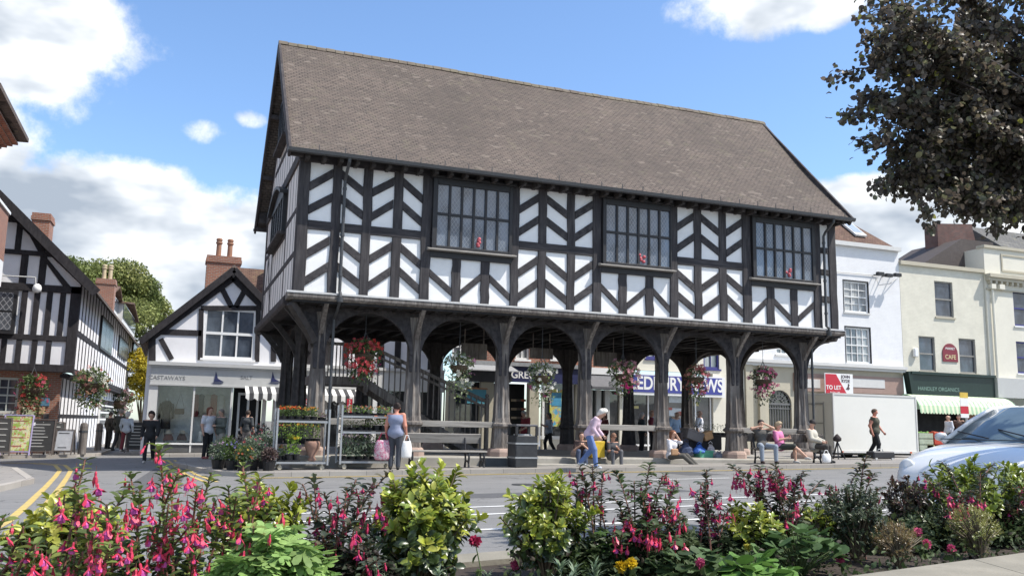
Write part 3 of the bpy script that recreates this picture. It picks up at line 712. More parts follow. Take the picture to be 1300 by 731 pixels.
# ---- stair inside the arcade
SY = 3.1
def sp(px, py, y=SY): return FY(px, py, y)
st = MB()
la = sp(415,477); lb = sp(465,477); z_l = la.z
b = MB(); b.box(la.x-.5, lb.x, SY, SY+1.3, sp(440,489).z, z_l); build('stair_landing', b, M['oak_post'], hall, bevel=.01)
s0 = Vector((lb.x, 0, z_l-.16)); s1 = Vector((sp(612,600).x, 0, .45)); s1.x = sp(600,588).x
b = MB()
for y in (SY, SY+1.2): b.prism([(s0.x, s0.z+.14), (s1.x+.1, s1.z+.10), (s1.x-.2, s1.z-.02), (s0.x, s0.z-.16)], 'y', y-.04, y+.04)
nst = 11
for k in range(nst):
    t = (k+.6)/nst; q = s0.lerp(s1, t); b.box(q.x-.13, q.x+.13, SY+.04, SY+1.16, q.z+.08, q.z+.13)
build('stair_flight', b, M['oak_post'], hall, bevel=.008)
b = MB(); xn = sp(617,560).x; zt = sp(617,505).z
b.box(xn-.06, xn+.06, SY-.06, SY+.06, .43, zt); b.lathe([(.03,0),(.07,.05),(.06,.10),(.0,.14)], (xn, SY, zt), 10)
b.box(lb.x-.06, lb.x+.06, SY-.06, SY+.06, z_l-.45, sp(465,445).z+.4); b.lathe([(.05,-.08),(.05,0)], (lb.x, SY, z_l-.45), 8)
build_each('newel_post', b, M['oak_post'], hall, bevel=.006)
b = MB(); h0 = sp(497,437); h1 = sp(607,522)
r0 = Vector((lb.x, SY, z_l+ .98)); r1 = Vector((xn, SY, zt-.12))
b.bar(r0, r1, .08, .10); b.bar((la.x-.5, SY, r0.z), r0, .08, .09)
d2 = Vector((0,0,.62)); b.bar(r0-d2*.32, r1-d2*.32, .05, .07)
for k in range(1, 22):
    t = k/22; q = r0.lerp(r1, t); lowp = s0.lerp(s1, t).z+.1; b.bar((q.x, SY, lowp), (q.x, SY, q.z-.04), .035, .035, up=(0,1,0))
for k in range(14):
    x = la.x-.45+k*(lb.x-la.x+.45)/14; b.bar((x, SY, z_l), (x, SY, r0.z-.04), .035, .035, up=(0,1,0))
build('balustrade', b, M['oak_post'], hall)
# notice plates hung under the beam
for px0, px1, py0, py1 in ((586,618,435,457),(754,783,446,466),(673,702,441,456)):
    a = FY(px0, py0, 3.5); c = FY(px1, py1, 3.5); b = MB(); b.box(a.x, c.x, 3.5, 3.54, c.z, a.z); b.box(a.x+.1, a.x+.13, 3.51, 3.53, a.z, 4.4); b.box(c.x-.13, c.x-.1, 3.51, 3.53, a.z, 4.4)
    build('hanging_board', b, M['oak_post'], hall)
# ---------------------------------------------------------------- the buildings round the hall
def holes_wall(b, ax, c0, c1, u0, u1, z0, z1, holes, mi=0):
    """wall slab between planes c0..c1 with rectangular openings (u0,u1,z0,z1)"""
    us = sorted({u0, u1, *[h[0] for h in holes], *[h[1] for h in holes]}); zs = sorted({z0, z1, *[h[2] for h in holes], *[h[3] for h in holes]})
    for j in range(len(zs)-1):
        run = None
        for i in range(len(us)-1):
            um, zm = (us[i]+us[i+1])/2, (zs[j]+zs[j+1])/2
            solid = u0 <= um <= u1 and not any(h[0] < um < h[1] and h[2] < zm < h[3] for h in holes)
            if solid: run = (run[0] if run else us[i], us[i+1])
            if (not solid or i == len(us)-2) and run:
                if ax == 'y': b.box(run[0], run[1], c0, c1, zs[j], zs[j+1], mi)
                else: b.box(c0, c1, run[0], run[1], zs[j], zs[j+1], mi)
                run = None
def rectY(Y, x0, y0, x1, y1):
    """photo rectangle -> (x0,x1,z0,z1) on the facade y=Y"""
    a = FY(x0, (y0+y1)/2, Y); c = FY(x1, (y0+y1)/2, Y); t = FY((x0+x1)/2, y0, Y); d = FY((x0+x1)/2, y1, Y); return (a.x, c.x, d.z, t.z)
def window(parent, Y, r, frame, glass, cols=2, rows=2, fw=.07, bar=.035, sill=True, reveal=.12, name='window', sillm=None, sash=True):
    x0, x1, z0, z1 = r; f = MB(); y0, y1 = Y+reveal-.06, Y+reveal
    f.box(x0, x0+fw, y0, y1, z0, z1); f.box(x1-fw, x1, y0, y1, z0, z1); f.box(x0+fw, x1-fw, y0, y1, z1-fw, z1); f.box(x0+fw, x1-fw, y0, y1, z0, z0+fw)
    for k in range(1, cols): x = x0+fw+(x1-x0-2*fw)*k/cols; f.box(x-bar/2, x+bar/2, y0+.012, y1, z0+fw, z1-fw)
    for k in range(1, rows):
        z = z0+fw+(z1-z0-2*fw)*k/rows; bb = bar*1.6 if (sash and k == rows//2) else bar; f.box(x0+fw, x1-fw, y0+(.0 if bb > bar else .016), y1, z-bb/2, z+bb/2)
    w = build(name, f, frame, parent); g = MB(); g.box(x0+fw*.5, x1-fw*.5, y1+.004, y1+.016, z0+fw*.5, z1-fw*.5); build('pane', g, glass, w)
    if sill: s = MB(); s.box(x0-.07, x1+.07, Y-.07, Y+reveal-.055, z0-.09, z0-.005); build('sill', s, sillm or frame, w)
    return w
def gable_roof(parent, x0, x1, ys, zs, tile, over=.3, ridge='y', t=.1, name='roof'):
    """pitched roof; ridge='y': section across x (eave zs[0], ridge zs[1], eave zs[2]) run from ys[0] to ys[1]"""
    zl, zr, zrr = zs; a, c = ys; b = MB(); m = (x0+x1)/2
    if ridge == 'y':
        b.prism([(x0-over,zl-over*.8),(m,zr),(x1+over,zrr-over*.8),(x1+over,zrr-over*.8-t),(m,zr-t*1.3),(x0-over,zl-over*.8-t)], 'y', a, c)
    else:
        m = (a+c)/2; b.prism([(a-over,zl-over*.8),(m,zr),(c+over,zrr-over*.8),(c+over,zrr-over*.8-t),(m,zr-t*1.3),(a-over,zl-over*.8-t)], 'x', x0, x1)
    return build(name, b, tile, parent)
def chimney(parent, x0, x1, y0, y1, z0, z1, m, pots=0, potm=None, name='chimney'):
    b = MB(); b.box(x0, x1, y0, y1, z0, z1-.32); b.box(x0-.05, x1+.05, y0-.05, y1+.05, z1-.32, z1-.16); b.box(x0-.02, x1+.02, y0-.02, y1+.02, z1-.16, z1)
    c = build(name, b, m, parent)
    for k in range(pots):
        p = MB(); xx = x0+(x1-x0)*(k+1)/(pots+1); p.lathe([(.14,0),(.12,.1),(.11,.6),(.12,.62),(.15,.65),(.15,.72),(.11,.75),(.14,.80),(.14,.86),(.10,.90)], (xx, (y0+y1)/2, z1), 12); build('chimney_pot', p, potm, c, smooth=False)
    return c
M['brick'] = mat_brick('red_brick', (.36,.135,.075), (.26,.095,.06), (.30,.27,.23))
M['brick_dark'] = mat_brick('dark_brick', (.17,.07,.055), (.10,.055,.05), (.14,.12,.11), vary=.7)
M['cream_brick'] = mat_brick('painted_cream_brick', (.74,.71,.60), (.70,.67,.56), (.62,.59,.49), msize=.008, vary=.28)
M['white_brick'] = mat_brick('painted_white_brick', (.80,.80,.80), (.77,.77,.78), (.70,.70,.71), msize=.007, vary=.18)
M['cream_render'] = mat('cream_render', (.72,.69,.59), .85, .05, 3, bmp=.08, dirt=(.35,.32,.26), dirt_amt=.25)
M['pale_stone'] = mat('pale_stone', (.50,.46,.36), .85, .1, 4, bmp=.15, dirt=(.25,.22,.18), dirt_amt=.35)
M['brown_tile'] = mat_tiles('brown_tiles', [(.17,.10,.075),(.12,.075,.06),(.20,.12,.085),(.28,.18,.13)], rowh=.11, tw=.18, pitch=.75)
M['brown_tile_y'] = mat_tiles('brown_tiles_side', [(.15,.12,.105),(.11,.09,.08),(.17,.13,.11),(.26,.21,.18)], rowh=.11, tw=.18, pitch=.75, axis='y')
M['slate'] = mat_tiles('grey_slates', [(.17,.165,.155),(.13,.13,.125),(.19,.18,.165),(.26,.25,.22)], rowh=.2, tw=.3, pitch=.6)
M['terracotta'] = mat('terracotta', (.36,.19,.12), .85, .2, 6, dirt=(.12,.10,.09), dirt_amt=.6)
M['tim'] = mat_timber('timber_black', (.03,.027,.03), (8,8,3), grey=(.07,.065,.065), amt=.3)
M['plaster_pub'] = mat('plaster_pub', (.84,.835,.85), .85, .05, 3, bmp=.1, dirt=(.4,.4,.42), dirt_amt=.3)
M['grey_paint'] = mat('grey_paint', (.50,.50,.485), .55, .06, 6, bmp=.04)
M['pale_grey'] = mat('pale_grey_paint', (.62,.615,.595), .6, .05, 5, bmp=.04)
M['sage_paint'] = mat('pale_sage_paint', (.50,.53,.50), .6, .05, 5, bmp=.04)
M['green_paint'] = mat('dark_green_paint', (.018,.035,.03), .35, .2, 8)
M['blue_sign'] = mat('blue_sign', (.06,.07,.30), .4, .05, 5, bmp=0)
M['navy'] = mat('navy_sign', (.03,.035,.10), .4, .08, 5, bmp=0)
M['white_sign'] = mat('white_letter', (.82,.82,.80), .5, .02, 5, bmp=0)
M['red_sign'] = mat('red_sign', (.52,.03,.05), .45, .05, 5, bmp=0)
M['maroon'] = mat('maroon_sign', (.22,.035,.05), .5, .08, 5, bmp=0)
M['dark_in'] = mat('shop_interior_dark', (.02,.02,.022), .8, .5, 3, bmp=0)
M['gold'] = mat('gold_letter', (.6,.5,.28), .5, .05, 5, bmp=0)

# ---- A. timber-framed inn on the left
YP = 15.5; YEND = 47.0; XP = FY(97, 430, YP).x; XG = FY(73, 520, YP).x
inn = thing('timbered_inn', (XP-4, YP+6, gz(XP, YP)), 'black and white timbered inn with brick ground floor at the street corner', 'inn')
zJ = FY(50, 470, YP).z; zE = FY(105, 352, YP).z; XA = XP-5.0; zA = zE+5.0*.94+.1
b = MB(); b.prism([(XP,zJ),(XP,zE),(XA,zA),(XP-10,zE),(XP-10,zJ)], 'y', YP+.05, YP+.25); b.box(XP-.25, XP-.01, YP+.255, YEND, zJ, zE+.15); build('upper_wall', b, M['plaster_pub'], inn)
rw = rectY(YP, -30, 478, 21.5, 524)
b = MB(); holes_wall(b, 'y', YP+.3, YP+.55, XP-10, XG, -.4, zJ, [rw]); build('brick_wall', b, M['brick'], inn)
b = MB(); b.box(XG-.24, XG-.002, YP+.56, YEND, -.4, zJ); build('side_wall', b, M['plaster_pub'], inn)
window(inn, YP+.3, rw, M['sage_paint'], M['glass'], 4, 4, .09, .04, sillm=M['sage_paint'])
b = MB(); r = rectY(YP, -30, 531, 13, 570); b.box(r[0], r[1], YP+.2, YP+.297, -.3, r[3]); build('painted_dado', b, M['sage_paint'], inn)
def yz(py, px=50): return FY(px, py, YP).z
t = MB()
def tb(x0, x1, z0, z1, p=.0): t.box(x0, x1, YP-.01-p, YP+.06, z0, z1)
def slope_z(x): return zE+(zA-zE)*(1-abs(x-XA)/5.0)
for z0, z1, p in ((zJ-.05, yz(462), .10), (yz(432), yz(425), .02), (yz(370), yz(361), .03), (yz(325), yz(319), .02), (yz(285), yz(279), .02)):
    e = 5.0*max(0, 1-(z1-zE)/(zA-zE)) if z1 > zE else 5.0
    tb(XA-e, XA+min(e, 5.0), z0, z1, p)
for px in (5, 24, 44, 62): x = FY(px-4, 440, YP).x; tb(x, x+.20, yz(462), yz(432))
for px in (5, 28, 44, 60, 77): x = FY(px-3, 400, YP).x; tb(x, x+.21, yz(425), yz(370))
tb(XP-.36, XP, zJ, yz(361), .03)
for px in (28, 52): x = FY(px-3, 345, YP).x; tb(x, x+.26, yz(361), yz(325))
x = FY(20, 300, YP).x; tb(x, x+.22, yz(319), yz(285))
t.prism([(FY(27,282,YP).x, yz(282)),(FY(33,282,YP).x, yz(282)),(FY(58,318,YP).x, yz(319)),(FY(48,318,YP).x, yz(319))], 'y', YP+.06, YP-.012)
t.prism([(FY(54,328,YP).x, yz(328)),(FY(58,325,YP).x, yz(325)),(FY(90,360,YP).x, yz(361)),(FY(80,360,YP).x, yz(361))], 'y', YP+.06, YP-.012)
r = rectY(YP, -8, 368, 21, 424); w_ = MB(); w_.box(r[0], r[1], YP-.22, YP+.05, r[2], r[3]); wo_ = build('oriel_window', w_, M['window_black'], inn); w_ = MB(); w_.box(r[0]+.1, r[1]-.12, YP-.235, YP-.222, r[2]+.15, (r[2]+r[3])/2-.04); w_.box(r[0]+.1, r[1]-.12, YP-.235, YP-.222, (r[2]+r[3])/2+.04, r[3]-.12); build('pane', w_, mat_glass('inn_glass_front', (.06,.065,.075), lead=.13, leadc=(.28,.28,.29), rough=.3, sx=.22, sz=.3), wo_)
for k in range(6): x = XP-9.8+k*.8; tb(x, x+.22, zJ, yz(370))
build('timber_frame', t, M['tim'], inn, bevel=.01)
t = MB()   # close studding of the receding side
y = YP+.05; k = 0
while y < YEND:
    t.box(XP-.03, XP+.006, y, y+.30, zJ, zE+.1); t.box(XG-.03, XG+.006, y+.6, y+.88, -.3, zJ-.05); y += 1.05+.03*k; k += 1
for z in (zJ+.0, (zJ+zE)/2-.35): t.box(XP-.04, XP+.012, YP+.06, YEND, z-.1, z+.12)
t.box(XG-.03, XG+.010, YP+.56, YEND, 1.25, 1.40); t.box(XG-.04, XP+.02, YP+.06, YEND, zJ-.24, zJ-.12)
build('side_timbers', t, M['tim'], inn)
for (p0, p1, z0, z1) in ((120,132,404,448),(139,148,430,456),(153.5,160,438,460),(165,169.5,446,465)):
    a = FX(p0, 430, XP); c = FX(p1, 430, XP); ym = (p0+p1)/2; za, zb = FX(ym, z1, XP).z, FX(ym, z0, XP).z; zb = min(zb, zE-.15)
    w = MB(); w.box(XP-.02, XP+.08, a.y, c.y, za, zb); o = build('leaded_window', w, M['window_black'], inn)
    g = MB(); n = 3
    for q in range(n): dy = (c.y-a.y)/n; g.box(XP+.082, XP+.088, a.y+dy*q+.06, a.y+dy*(q+1)-.04, za+.1, zb-.1)
    build('pane', g, mat_glass('inn_glass', (.03,.034,.04), lead=.13, leadc=(.12,.12,.12), axis='y', rough=.25), o)
a = FX(115, 520, XG); c = FX(131, 520, XG); w = MB(); w.box(XG-.02, XG+.10, a.y, c.y, FX(121,540,XG).z, FX(121,506,XG).z); o = build('sash_window', w, M['white_paint'], inn)
g = MB(); zz = (FX(121,540,XG).z, FX(121,506,XG).z)
for i in range(3):
    for j in range(4):
        dy = (c.y-a.y)/3; dz_ = (zz[1]-zz[0])/4; g.box(XG+.10, XG+.106, a.y+dy*i+.05, a.y+dy*(i+1)-.05, zz[0]+dz_*j+.05, zz[0]+dz_*(j+1)-.05)
build('pane', g, M['glass'], o)
b = MB(); sl = .94
b.prism([(XA-5.5,zE-.5*sl),(XA,zA+.12),(XA+5.6,zE-.55*sl),(XA+5.6,zE-.55*sl-.12),(XA,zA),(XA-5.5,zE-.5*sl-.12)], 'y', YP-.45, YEND); build('roof', b, M['brown_tile_y'], inn)
b = MB()
for s in (-1, 1):
    b.bar((XA+s*5.62, YP-.46, zE-.55*sl-.14), (XA, YP-.46, zA-.14), .10, .36); b.bar((XA+s*5.1, YP-.1, zE-.28), (XA, YP-.1, zA-.42), .3, .22)
build('barge_board', b, M['tim'], inn)
def inn_dormer(px0, px1, py0, py1, Xf):
    a = FX(px0, (py0+py1)/2, Xf); c = FX(px1, (py0+py1)/2, Xf); z0 = FX((px0+px1)/2, py1, Xf).z; z1 = FX((px0+px1)/2, py0, Xf).z
    b = MB(); b.box(Xf-2.2, Xf, a.y, c.y, z0-.3, z1); d = build('dormer', b, M['pale_grey'], inn)
    b = MB(); b.box(Xf, Xf+.04, a.y+.15, c.y-.15, z0, z1-.1); build('pane', b, M['glass'], d)
    m = (a.y+c.y)/2; b = MB(); b.prism([(a.y-.25,z1-.05),(m,z1+.7),(c.y+.25,z1-.05),(c.y+.25,z1-.15),(m,z1+.58),(a.y-.25,z1-.15)], 'x', Xf-2.6, Xf+.25); build('dormer_roof', b, M['brown_tile'], d)
inn_dormer(128, 137, 374, 392, XP-.8); inn_dormer(141, 155, 392, 414, XP-.5)
pc = FY(37, 285, YP+4); pd = FY(60, 285, YP+4)
chimney(inn, pc.x, pd.x, YP+4, YP+5.1, zE+1, FY(48,270,YP+4).z, M['brick'])
pc = DP(112, 352, 52); chimney(inn, pc.x, pc.x+1.0, pc.y, pc.y+1, pc.z-3, pc.z, M['brick'], 2, mat('buff_pot', (.50,.42,.28), .8))
b = MB(); b.tube([FY(4,350,YP-.5), FY(45,352,YP-.5)], .03, 6); b.tube([FY(4,350,YP-.5), FY(4,350,YP)], .03, 6); b.tube([FY(45,352,YP-.5), FY(45,360,YP-.5)], .03, 6)
la = build('camera_bracket', b, M['grey_paint'], inn); b = MB(); c = FY(47, 366, YP-.5); b.lathe([(.05,.18),(.13,.12),(.17,.0),(.15,-.12),(.06,-.17)], c, 12); build('dome_camera', b, M['white_paint'], la, smooth=True)
for (x0,y0,x1,y1,mm) in ((28.5,516,44,536,(.55,.58,.40)),(52,505,63,515,(.10,.22,.32)),(50,516,57,525,(.5,.35,.2)),(55,525,62,532,(.08,.07,.07))):
    r = rectY(YP+.3, x0, y0, x1, y1); b = MB(); b.box(r[0], r[1], YP+.25, YP+.297, r[2], r[3]); build('notice_board', b, mat('notice%d' % x0, mm, .5, .5, 9), inn)

# the side of the inn follows the slight bend of the lane
def bend(o):
    for c in o.children:
        if c.type == 'MESH':
            by = BASE[inn.name].y
            for v in c.data.vertices:
                y = v.co.y+by
                if y > YP+.6: v.co.x += .027*(y-YP-.6)
        bend(c)
bend(inn)
# ---- left edge: brick house whose eaves just enter the picture
hx = FY(-19, 300, 11.5).x
hs = thing('brick_house', (hx-4, 8, gz(hx, 5)), 'red brick house with dentilled eaves at the far left edge', 'house')
ze1 = FY(14, 172, 11.6).z
b = MB(); b.box(hx-8, hx, 6.0, 11.5, -.3, ze1-.3)
for k in range(4): b.box(hx-.2, hx+.2+.17*k, 6.0, 11.5, ze1-.3+k*.07-.28, ze1-.3+(k+1)*.07-.28)
build('wall', b, M['brick'], hs)
zq0, zq1 = FY(4,332,11.4).z, FY(4,272,11.4).z; b = MB(); b.box(hx+.003, FY(8,300,11.4).x, 9.2, 11.4, zq0, zq1); build('bay', b, M['brick'], hs)
b = MB(); b.box(hx+.01, FY(6,300,11.4).x+.04, 9.1, 11.45, zq0-.9, zq0-.002); b.box(hx+.01, FY(8,300,11.4).x+.06, 9.1, 11.45, zq1+.002, zq1+.1); build_each('bay_trim', b, M['white_paint'], hs)
b = MB(); b.prism([(hx+1.02,ze1-.05),(hx+1.02,ze1-.2),(hx-.1,ze1-.25),(hx-8.4,ze1-.25),(hx-8.4,ze1-.05),(hx-4,ze1+3.4)], 'y', 5.8, 11.6); build('roof', b, M['brown_tile_y'], hs)
b = MB(); b.box(hx-.02, hx+.03, 8.0, 9.2, 1.2, 2.9); b.box(hx-.02, hx+.03, 8.0, 9.2, 4.4, 6.0); build_each('window', b, M['glass'], hs)

# ---- B. gabled shop
YS = 15.5
sA = FY(186, 430, YS).x; sM = FY(297, 340, YS).x; sB = 2*sM-sA
shop = thing('gabled_shop', (sM, YS+4, gz(sM, YS)), 'small gabled shop with grey shopfront, big white window and brick chimney', 'shop')
zc = FY(270, 462, YS).z; ze = FY(190, 428, YS).z+.1; za = FY(297, 341, YS).z
rw = rectY(YS, 258.5, 392, 324, 455.5)
b = MB(); holes_wall(b, 'y', YS, YS+.2, sA+.1, sB-.1, zc-.1, ze, [(rw[0], rw[1], rw[2], ze)])
zt = rw[3]+.02; xe = (za-zt)/(za-ze)*(sM-sA)
b.prism([(sA+.1,ze),(rw[0],ze),(rw[0],zt),(sM-xe,zt)], 'y', YS+.2, YS); b.prism([(rw[1],ze),(sB-.1,ze),(sM+xe,zt),(rw[1],zt)], 'y', YS+.2, YS); b.prism([(sM-xe,zt),(sM+xe,zt),(sM,za-.1)], 'y', YS+.2, YS)
b.box(sA+.1, sA+.3, YS+.2, YS+9, -.3, ze); b.box(sB-.3, sB-.1, YS+.2, YS+9, -.3, ze)
build('upper_wall', b, M['plaster_pub'], shop)
t = MB(); P = lambda px, py: (FY(px, py, YS).x, FY(px, py, YS).z)
def strut(p, q, w=.22): t.bar((*P(*p)[:1], YS-.0, P(*p)[1]), (P(*q)[0], YS-.0, P(*q)[1]), .07, w)
strut((255,391),(345,391),.20); strut((202,421),(256,423),.24); strut((255.5,392),(254,457),.20); strut((328,394),(326,459),.20)
strut((281,365),(294,390),.22); strut((312,366),(299,390),.22); strut((204,430),(218,456),.20); strut((193,430),(193,458),.28); strut((347,392),(347,459),.22)
build('timber_frame', t, M['tim'], shop)
window(shop, YS, rw, M['white_paint'], M['glass'], 3, 2, .10, .07, reveal=.08)
b = MB(); k = (za-ze)/(sM-sA)
b.prism([(sA-.25,ze-.25*k),(sM,za+.12),(sB+.25,ze-.25*k),(sB+.25,ze-.25*k-.12),(sM,za),(sA-.25,ze-.25*k-.12)], 'y', YS-.35, YS+9); build('roof', b, M['brown_tile_y'], shop)
b = MB()
for s in (-1, 1): b.bar((sM+s*(sM-sA+.22), YS-.33, ze-.25*k-.1), (sM, YS-.33, za-.10), .09, .26); b.bar((sM+s*(sM-sA-.1), YS-.04, ze-.2), (sM, YS-.04, za-.42), .12, .26)
build('barge_board', b, M['tim'], shop)
c0 = FY(263, 330, YS+3); c1 = FY(306, 330, YS+3)
chimney(shop, c0.x, c1.x, YS+3, YS+4, ze, FY(285,325,YS+3).z, M['brick'], 2, M['terracotta'])
r0 = FY(300, 345, YS+5); r1 = FY(420, 345, YS+5); b = MB(); zz = FY(320, 341, YS+5).z
b.prism([(YS+2,zz-3),(YS+5,zz),(YS+8,zz-3)], 'x', r0.x, r1.x+2); build('rear_roof', b, M['brown_tile'], shop)
# shopfront
xa, xb = FY(188, 520, YS).x, FY(412, 520, YS).x
b = MB(); zf0 = FY(270, 489, YS).z
b.box(xa-.1, xb, YS-.42, YS-.002, zc-.14, zc); b.box(xa-.04, xb, YS-.34, YS-.004, zc-.22, zc-.142); b.box(xa, xb, YS-.28, YS-.006, zf0, zc-.222); b.box(xa-.02, xb, YS-.32, YS-.008, zf0-.07, zf0-.002)
fas = build('fascia', b, M['grey_paint'], shop)
for px, tx, s in ((212,'CASTAWAYS',.24),(313,'SALT',.22)):
    p = FY(px, 479.5, YS-.29); text('lettering', tx, s, (p.x, YS-.285, p.z), mat('shop_letter', (.20,.20,.20), .5), shop)
for px in (277, 349):
    p = FY(px, 485, YS-.29); b = MB(); y0 = YS-.30
    b.prism([(p.x-.17,p.z),(p.x-.12,p.z+.45),(p.x-.02,p.z+.15),(p.x+.22,p.z+.02)], 'y', YS-.282, y0); b.prism([(p.x-.25,p.z-.03),(p.x+.2,p.z-.03),(p.x+.1,p.z-.07),(p.x-.15,p.z-.07)], 'y', YS-.282, y0); build('sail_logo', b, M['navy'], shop)
gd = gz(sM, YS)+.1
b = MB()
for px, w in ((192,.34),(244,.07),(292,.09),(334,.16),(346,.07),(409,.3)):
    x = FY(px, 530, YS).x; b.box(x-w/2, x+w/2, YS-.25, YS-.05, gd, zf0-.07)
build_each('pilaster', b, M['pale_grey'], shop)
b = MB(); zs_ = FY(240, 562, YS).z; x0 = FY(197,560,YS).x; x1 = FY(292,560,YS).x
b.box(x0, x1, YS-.27, YS-.06, zs_-.06, zs_); b.box(FY(336,560,YS).x, xb, YS-.27, YS-.06, zs_-.06, zs_); build('window_sill', b, M['white_paint'], shop)
b = MB(); b.box(x0, x1, YS-.22, YS-.10, gd, zs_-.062); b.box(FY(336,560,YS).x, xb, YS-.22, YS-.10, gd, zs_-.062); build('stall_riser', b, mat('riser', (.10,.10,.10), .6), shop)
b = MB(); b.box(x0, x1, YS+1.2, YS+1.25, gd, zf0); b.box(x0, xb, YS-.05, YS+1.3, gd-.05, gd+.02); b.box(x0-.05, x0, YS, YS+1.2, gd, zf0); build('display_back', b, mat('display_back', (.78,.77,.74), .8), shop)
b = MB(); b.box(x1+.05, FY(332,540,YS).x, YS+.6, YS+.7, gd, zf0); build('shop_door', b, M['dark_in'], shop)
b = MB(); q0 = FY(301,540,YS).x; q1 = FY(328,540,YS).x; qm = (q0+q1)/2
for a_, c_ in ((q0,q0+.09),(qm-.05,qm+.05),(q1-.09,q1)): b.box(a_, c_, YS+.52, YS+.60, gd, zf0-.35)
b.box(q0, q1, YS+.52, YS+.598, zf0-.35, zf0-.25); b.box(q0, q1, YS+.525, YS+.597, gd+.9, gd+1.0); build('door_frame', b, M['white_paint'], shop)
# glass of the left display, thin and transparent
def mat_clear():
    m, nt, b = nodes('clear_glass'); nt.nodes.remove(b); g = N(nt, 'ShaderNodeBsdfGlossy'); g.inputs['Roughness'].default_value = .03; t_ = N(nt, 'ShaderNodeBsdfTransparent'); t_.inputs[0].default_value = (.93,.95,.95,1)
    f = N(nt, 'ShaderNodeFresnel'); f.inputs[0].default_value = 1.5; mx = N(nt, 'ShaderNodeMixShader'); sc_ = N(nt, 'ShaderNodeMath', operation='MULTIPLY_ADD'); lk(nt, f.outputs[0], sc_.inputs[0]); sc_.inputs[1].default_value = .9; sc_.inputs[2].default_value = .0
    lk(nt, sc_.outputs[0], mx.inputs[0]); lk(nt, t_.outputs[0], mx.inputs[1]); lk(nt, g.outputs[0], mx.inputs[2]); lk(nt, mx.outputs[0], nt.nodes['Material Output'].inputs[0]); return m
M['clear'] = mat_clear()
b = MB(); b.box(x0, x1, YS-.16, YS-.15, zs_, zf0-.07); build('display_glass', b, M['clear'], shop)
b = MB(); b.box(FY(347,560,YS).x, xb, YS-.16, YS-.15, zs_, zf0-.07); build('display_glass', b, M['shop_glass'], shop)
# window dummies wearing coats, bags and hats
def torso(x, y, z, h, m, lb, hem):
    t_ = thing('dress_form', (x, y, z), lb, 'dress form')
    b = MB(); s = h
    b.lathe([(.20*s,-.62*s),(.19*s,-.30*s),(.155*s,-.02*s),(.20*s,.25*s),(.21*s,.42*s),(.12*s,.52*s),(.06*s,.56*s)], (x,y,z), 14, sy=.6); build('coat', b, m, t_, smooth=True)
    b = MB(); b.tube([(x-.19*s,y,z+.42*s),(x-.26*s,y,z+.1*s),(x-.25*s,y-.04,z-.2*s)], [.07*s,.06*s,.045*s]); b.tube([(x+.19*s,y,z+.42*s),(x+.26*s,y,z+.1*s),(x+.25*s,y-.04,z-.2*s)], [.07*s,.06*s,.045*s]); build('sleeve', b, m, t_, smooth=True)
    b = MB(); b.lathe([(.055*s,0),(.05*s,.08*s),(.0,.10*s)], (x,y,z+.54*s), 10); build('neck', b, mat('linen', (.6,.56,.5), .8), t_, smooth=True)
    b = MB(); b.tube([(x,y,z-.6*s),(x,y,gd+.02)], .02, 6); b.lathe([(.16,0),(.14,.03)], (x,y,gd+.02), 12); build('stand', b, M['iron'], t_)
p = FY(211, 525, YS+.5); torso(p.x, YS+.5, p.z, 1.0, mat('coat_dark', (.035,.03,.035), .8), 'dark coat on a dress form in the shop window left of the handbag', 0)
p = FY(228, 522, YS+.4); hb = thing('handbag', (p.x, YS+.4, p.z-.12), 'brown handbag hanging by its strap in the shop window', 'handbag')
b = MB(); b.box(p.x-.19, p.x+.19, YS+.35, YS+.45, p.z-.12, p.z+.12); build('pouch', b, mat('leather_brown', (.10,.05,.035), .5), hb, bevel=.03)
b = MB(); b.tube([(p.x-.18,YS+.4,p.z+.1),(p.x,YS+.4,p.z+.75),(p.x+.18,YS+.4,p.z+.1)], .012, 6); build('strap', b, mat('leather_brown', (.10,.05,.035), .5), hb)
for px, cc, lb in ((214,(.16,.06,.05),'straw hat on a red-brown stand below the dark coat'),(231,(.10,.05,.045),'straw hat on a low stand below the hanging handbag')):
    p = FY(px, 552, YS+.3); h_ = thing('hat_display', (p.x, YS+.3, p.z-.2), lb, 'hat')
    b = MB(); b.lathe([(.22,0),(.22,.02),(.11,.04),(.10,.13),(.0,.15)], (p.x, YS+.3, p.z+.05), 16); build('hat', b, mat('straw', (.55,.5,.42), .9), h_, smooth=True)
    b = MB(); b.lathe([(.2,0),(.18,.12),(.12,.26)], (p.x, YS+.3, p.z-.21), 12); build('stand', b, mat('stand%d' % px, cc, .7), h_)
b = MB(); p = FY(254, 550, YS+.3); b.lathe([(.09,0),(.12,.12),(.07,.3),(.10,.42),(.05,.5)], (p.x, YS+.3, zs_-.02), 12); v_ = build('vase', b, M['white_paint'], None, smooth=True, base=(p.x, YS+.3, zs_)); tag(v_, 'white vase standing in the shop window beside the white mullion', 'vase')
# hanging clothes behind the right light
for k, (px, cc) in enumerate(((250,(.25,.06,.07)),(256,(.06,.06,.07)),(264,(.45,.40,.33)),(272,(.30,.10,.07)),(281,(.5,.48,.42)))):
    p = FY(px, 500, YS+.8); b = MB(); b.lathe([(.02,.0),(.16,-.06),(.17,-.3),(.15,-.6),(.18,-.95)], (p.x, YS+.8, p.z), 10, sy=.5)
    o = build('hanging_garment', b, mat('garment%d' % k, cc, .85), None, smooth=True, base=(p.x, YS+.8, p.z-.95)); tag(o, ['red top','black top','beige jumper','rust blouse','cream blouse'][k]+' hanging in the shop display', 'garment', 'clothes hanging in the shop window')
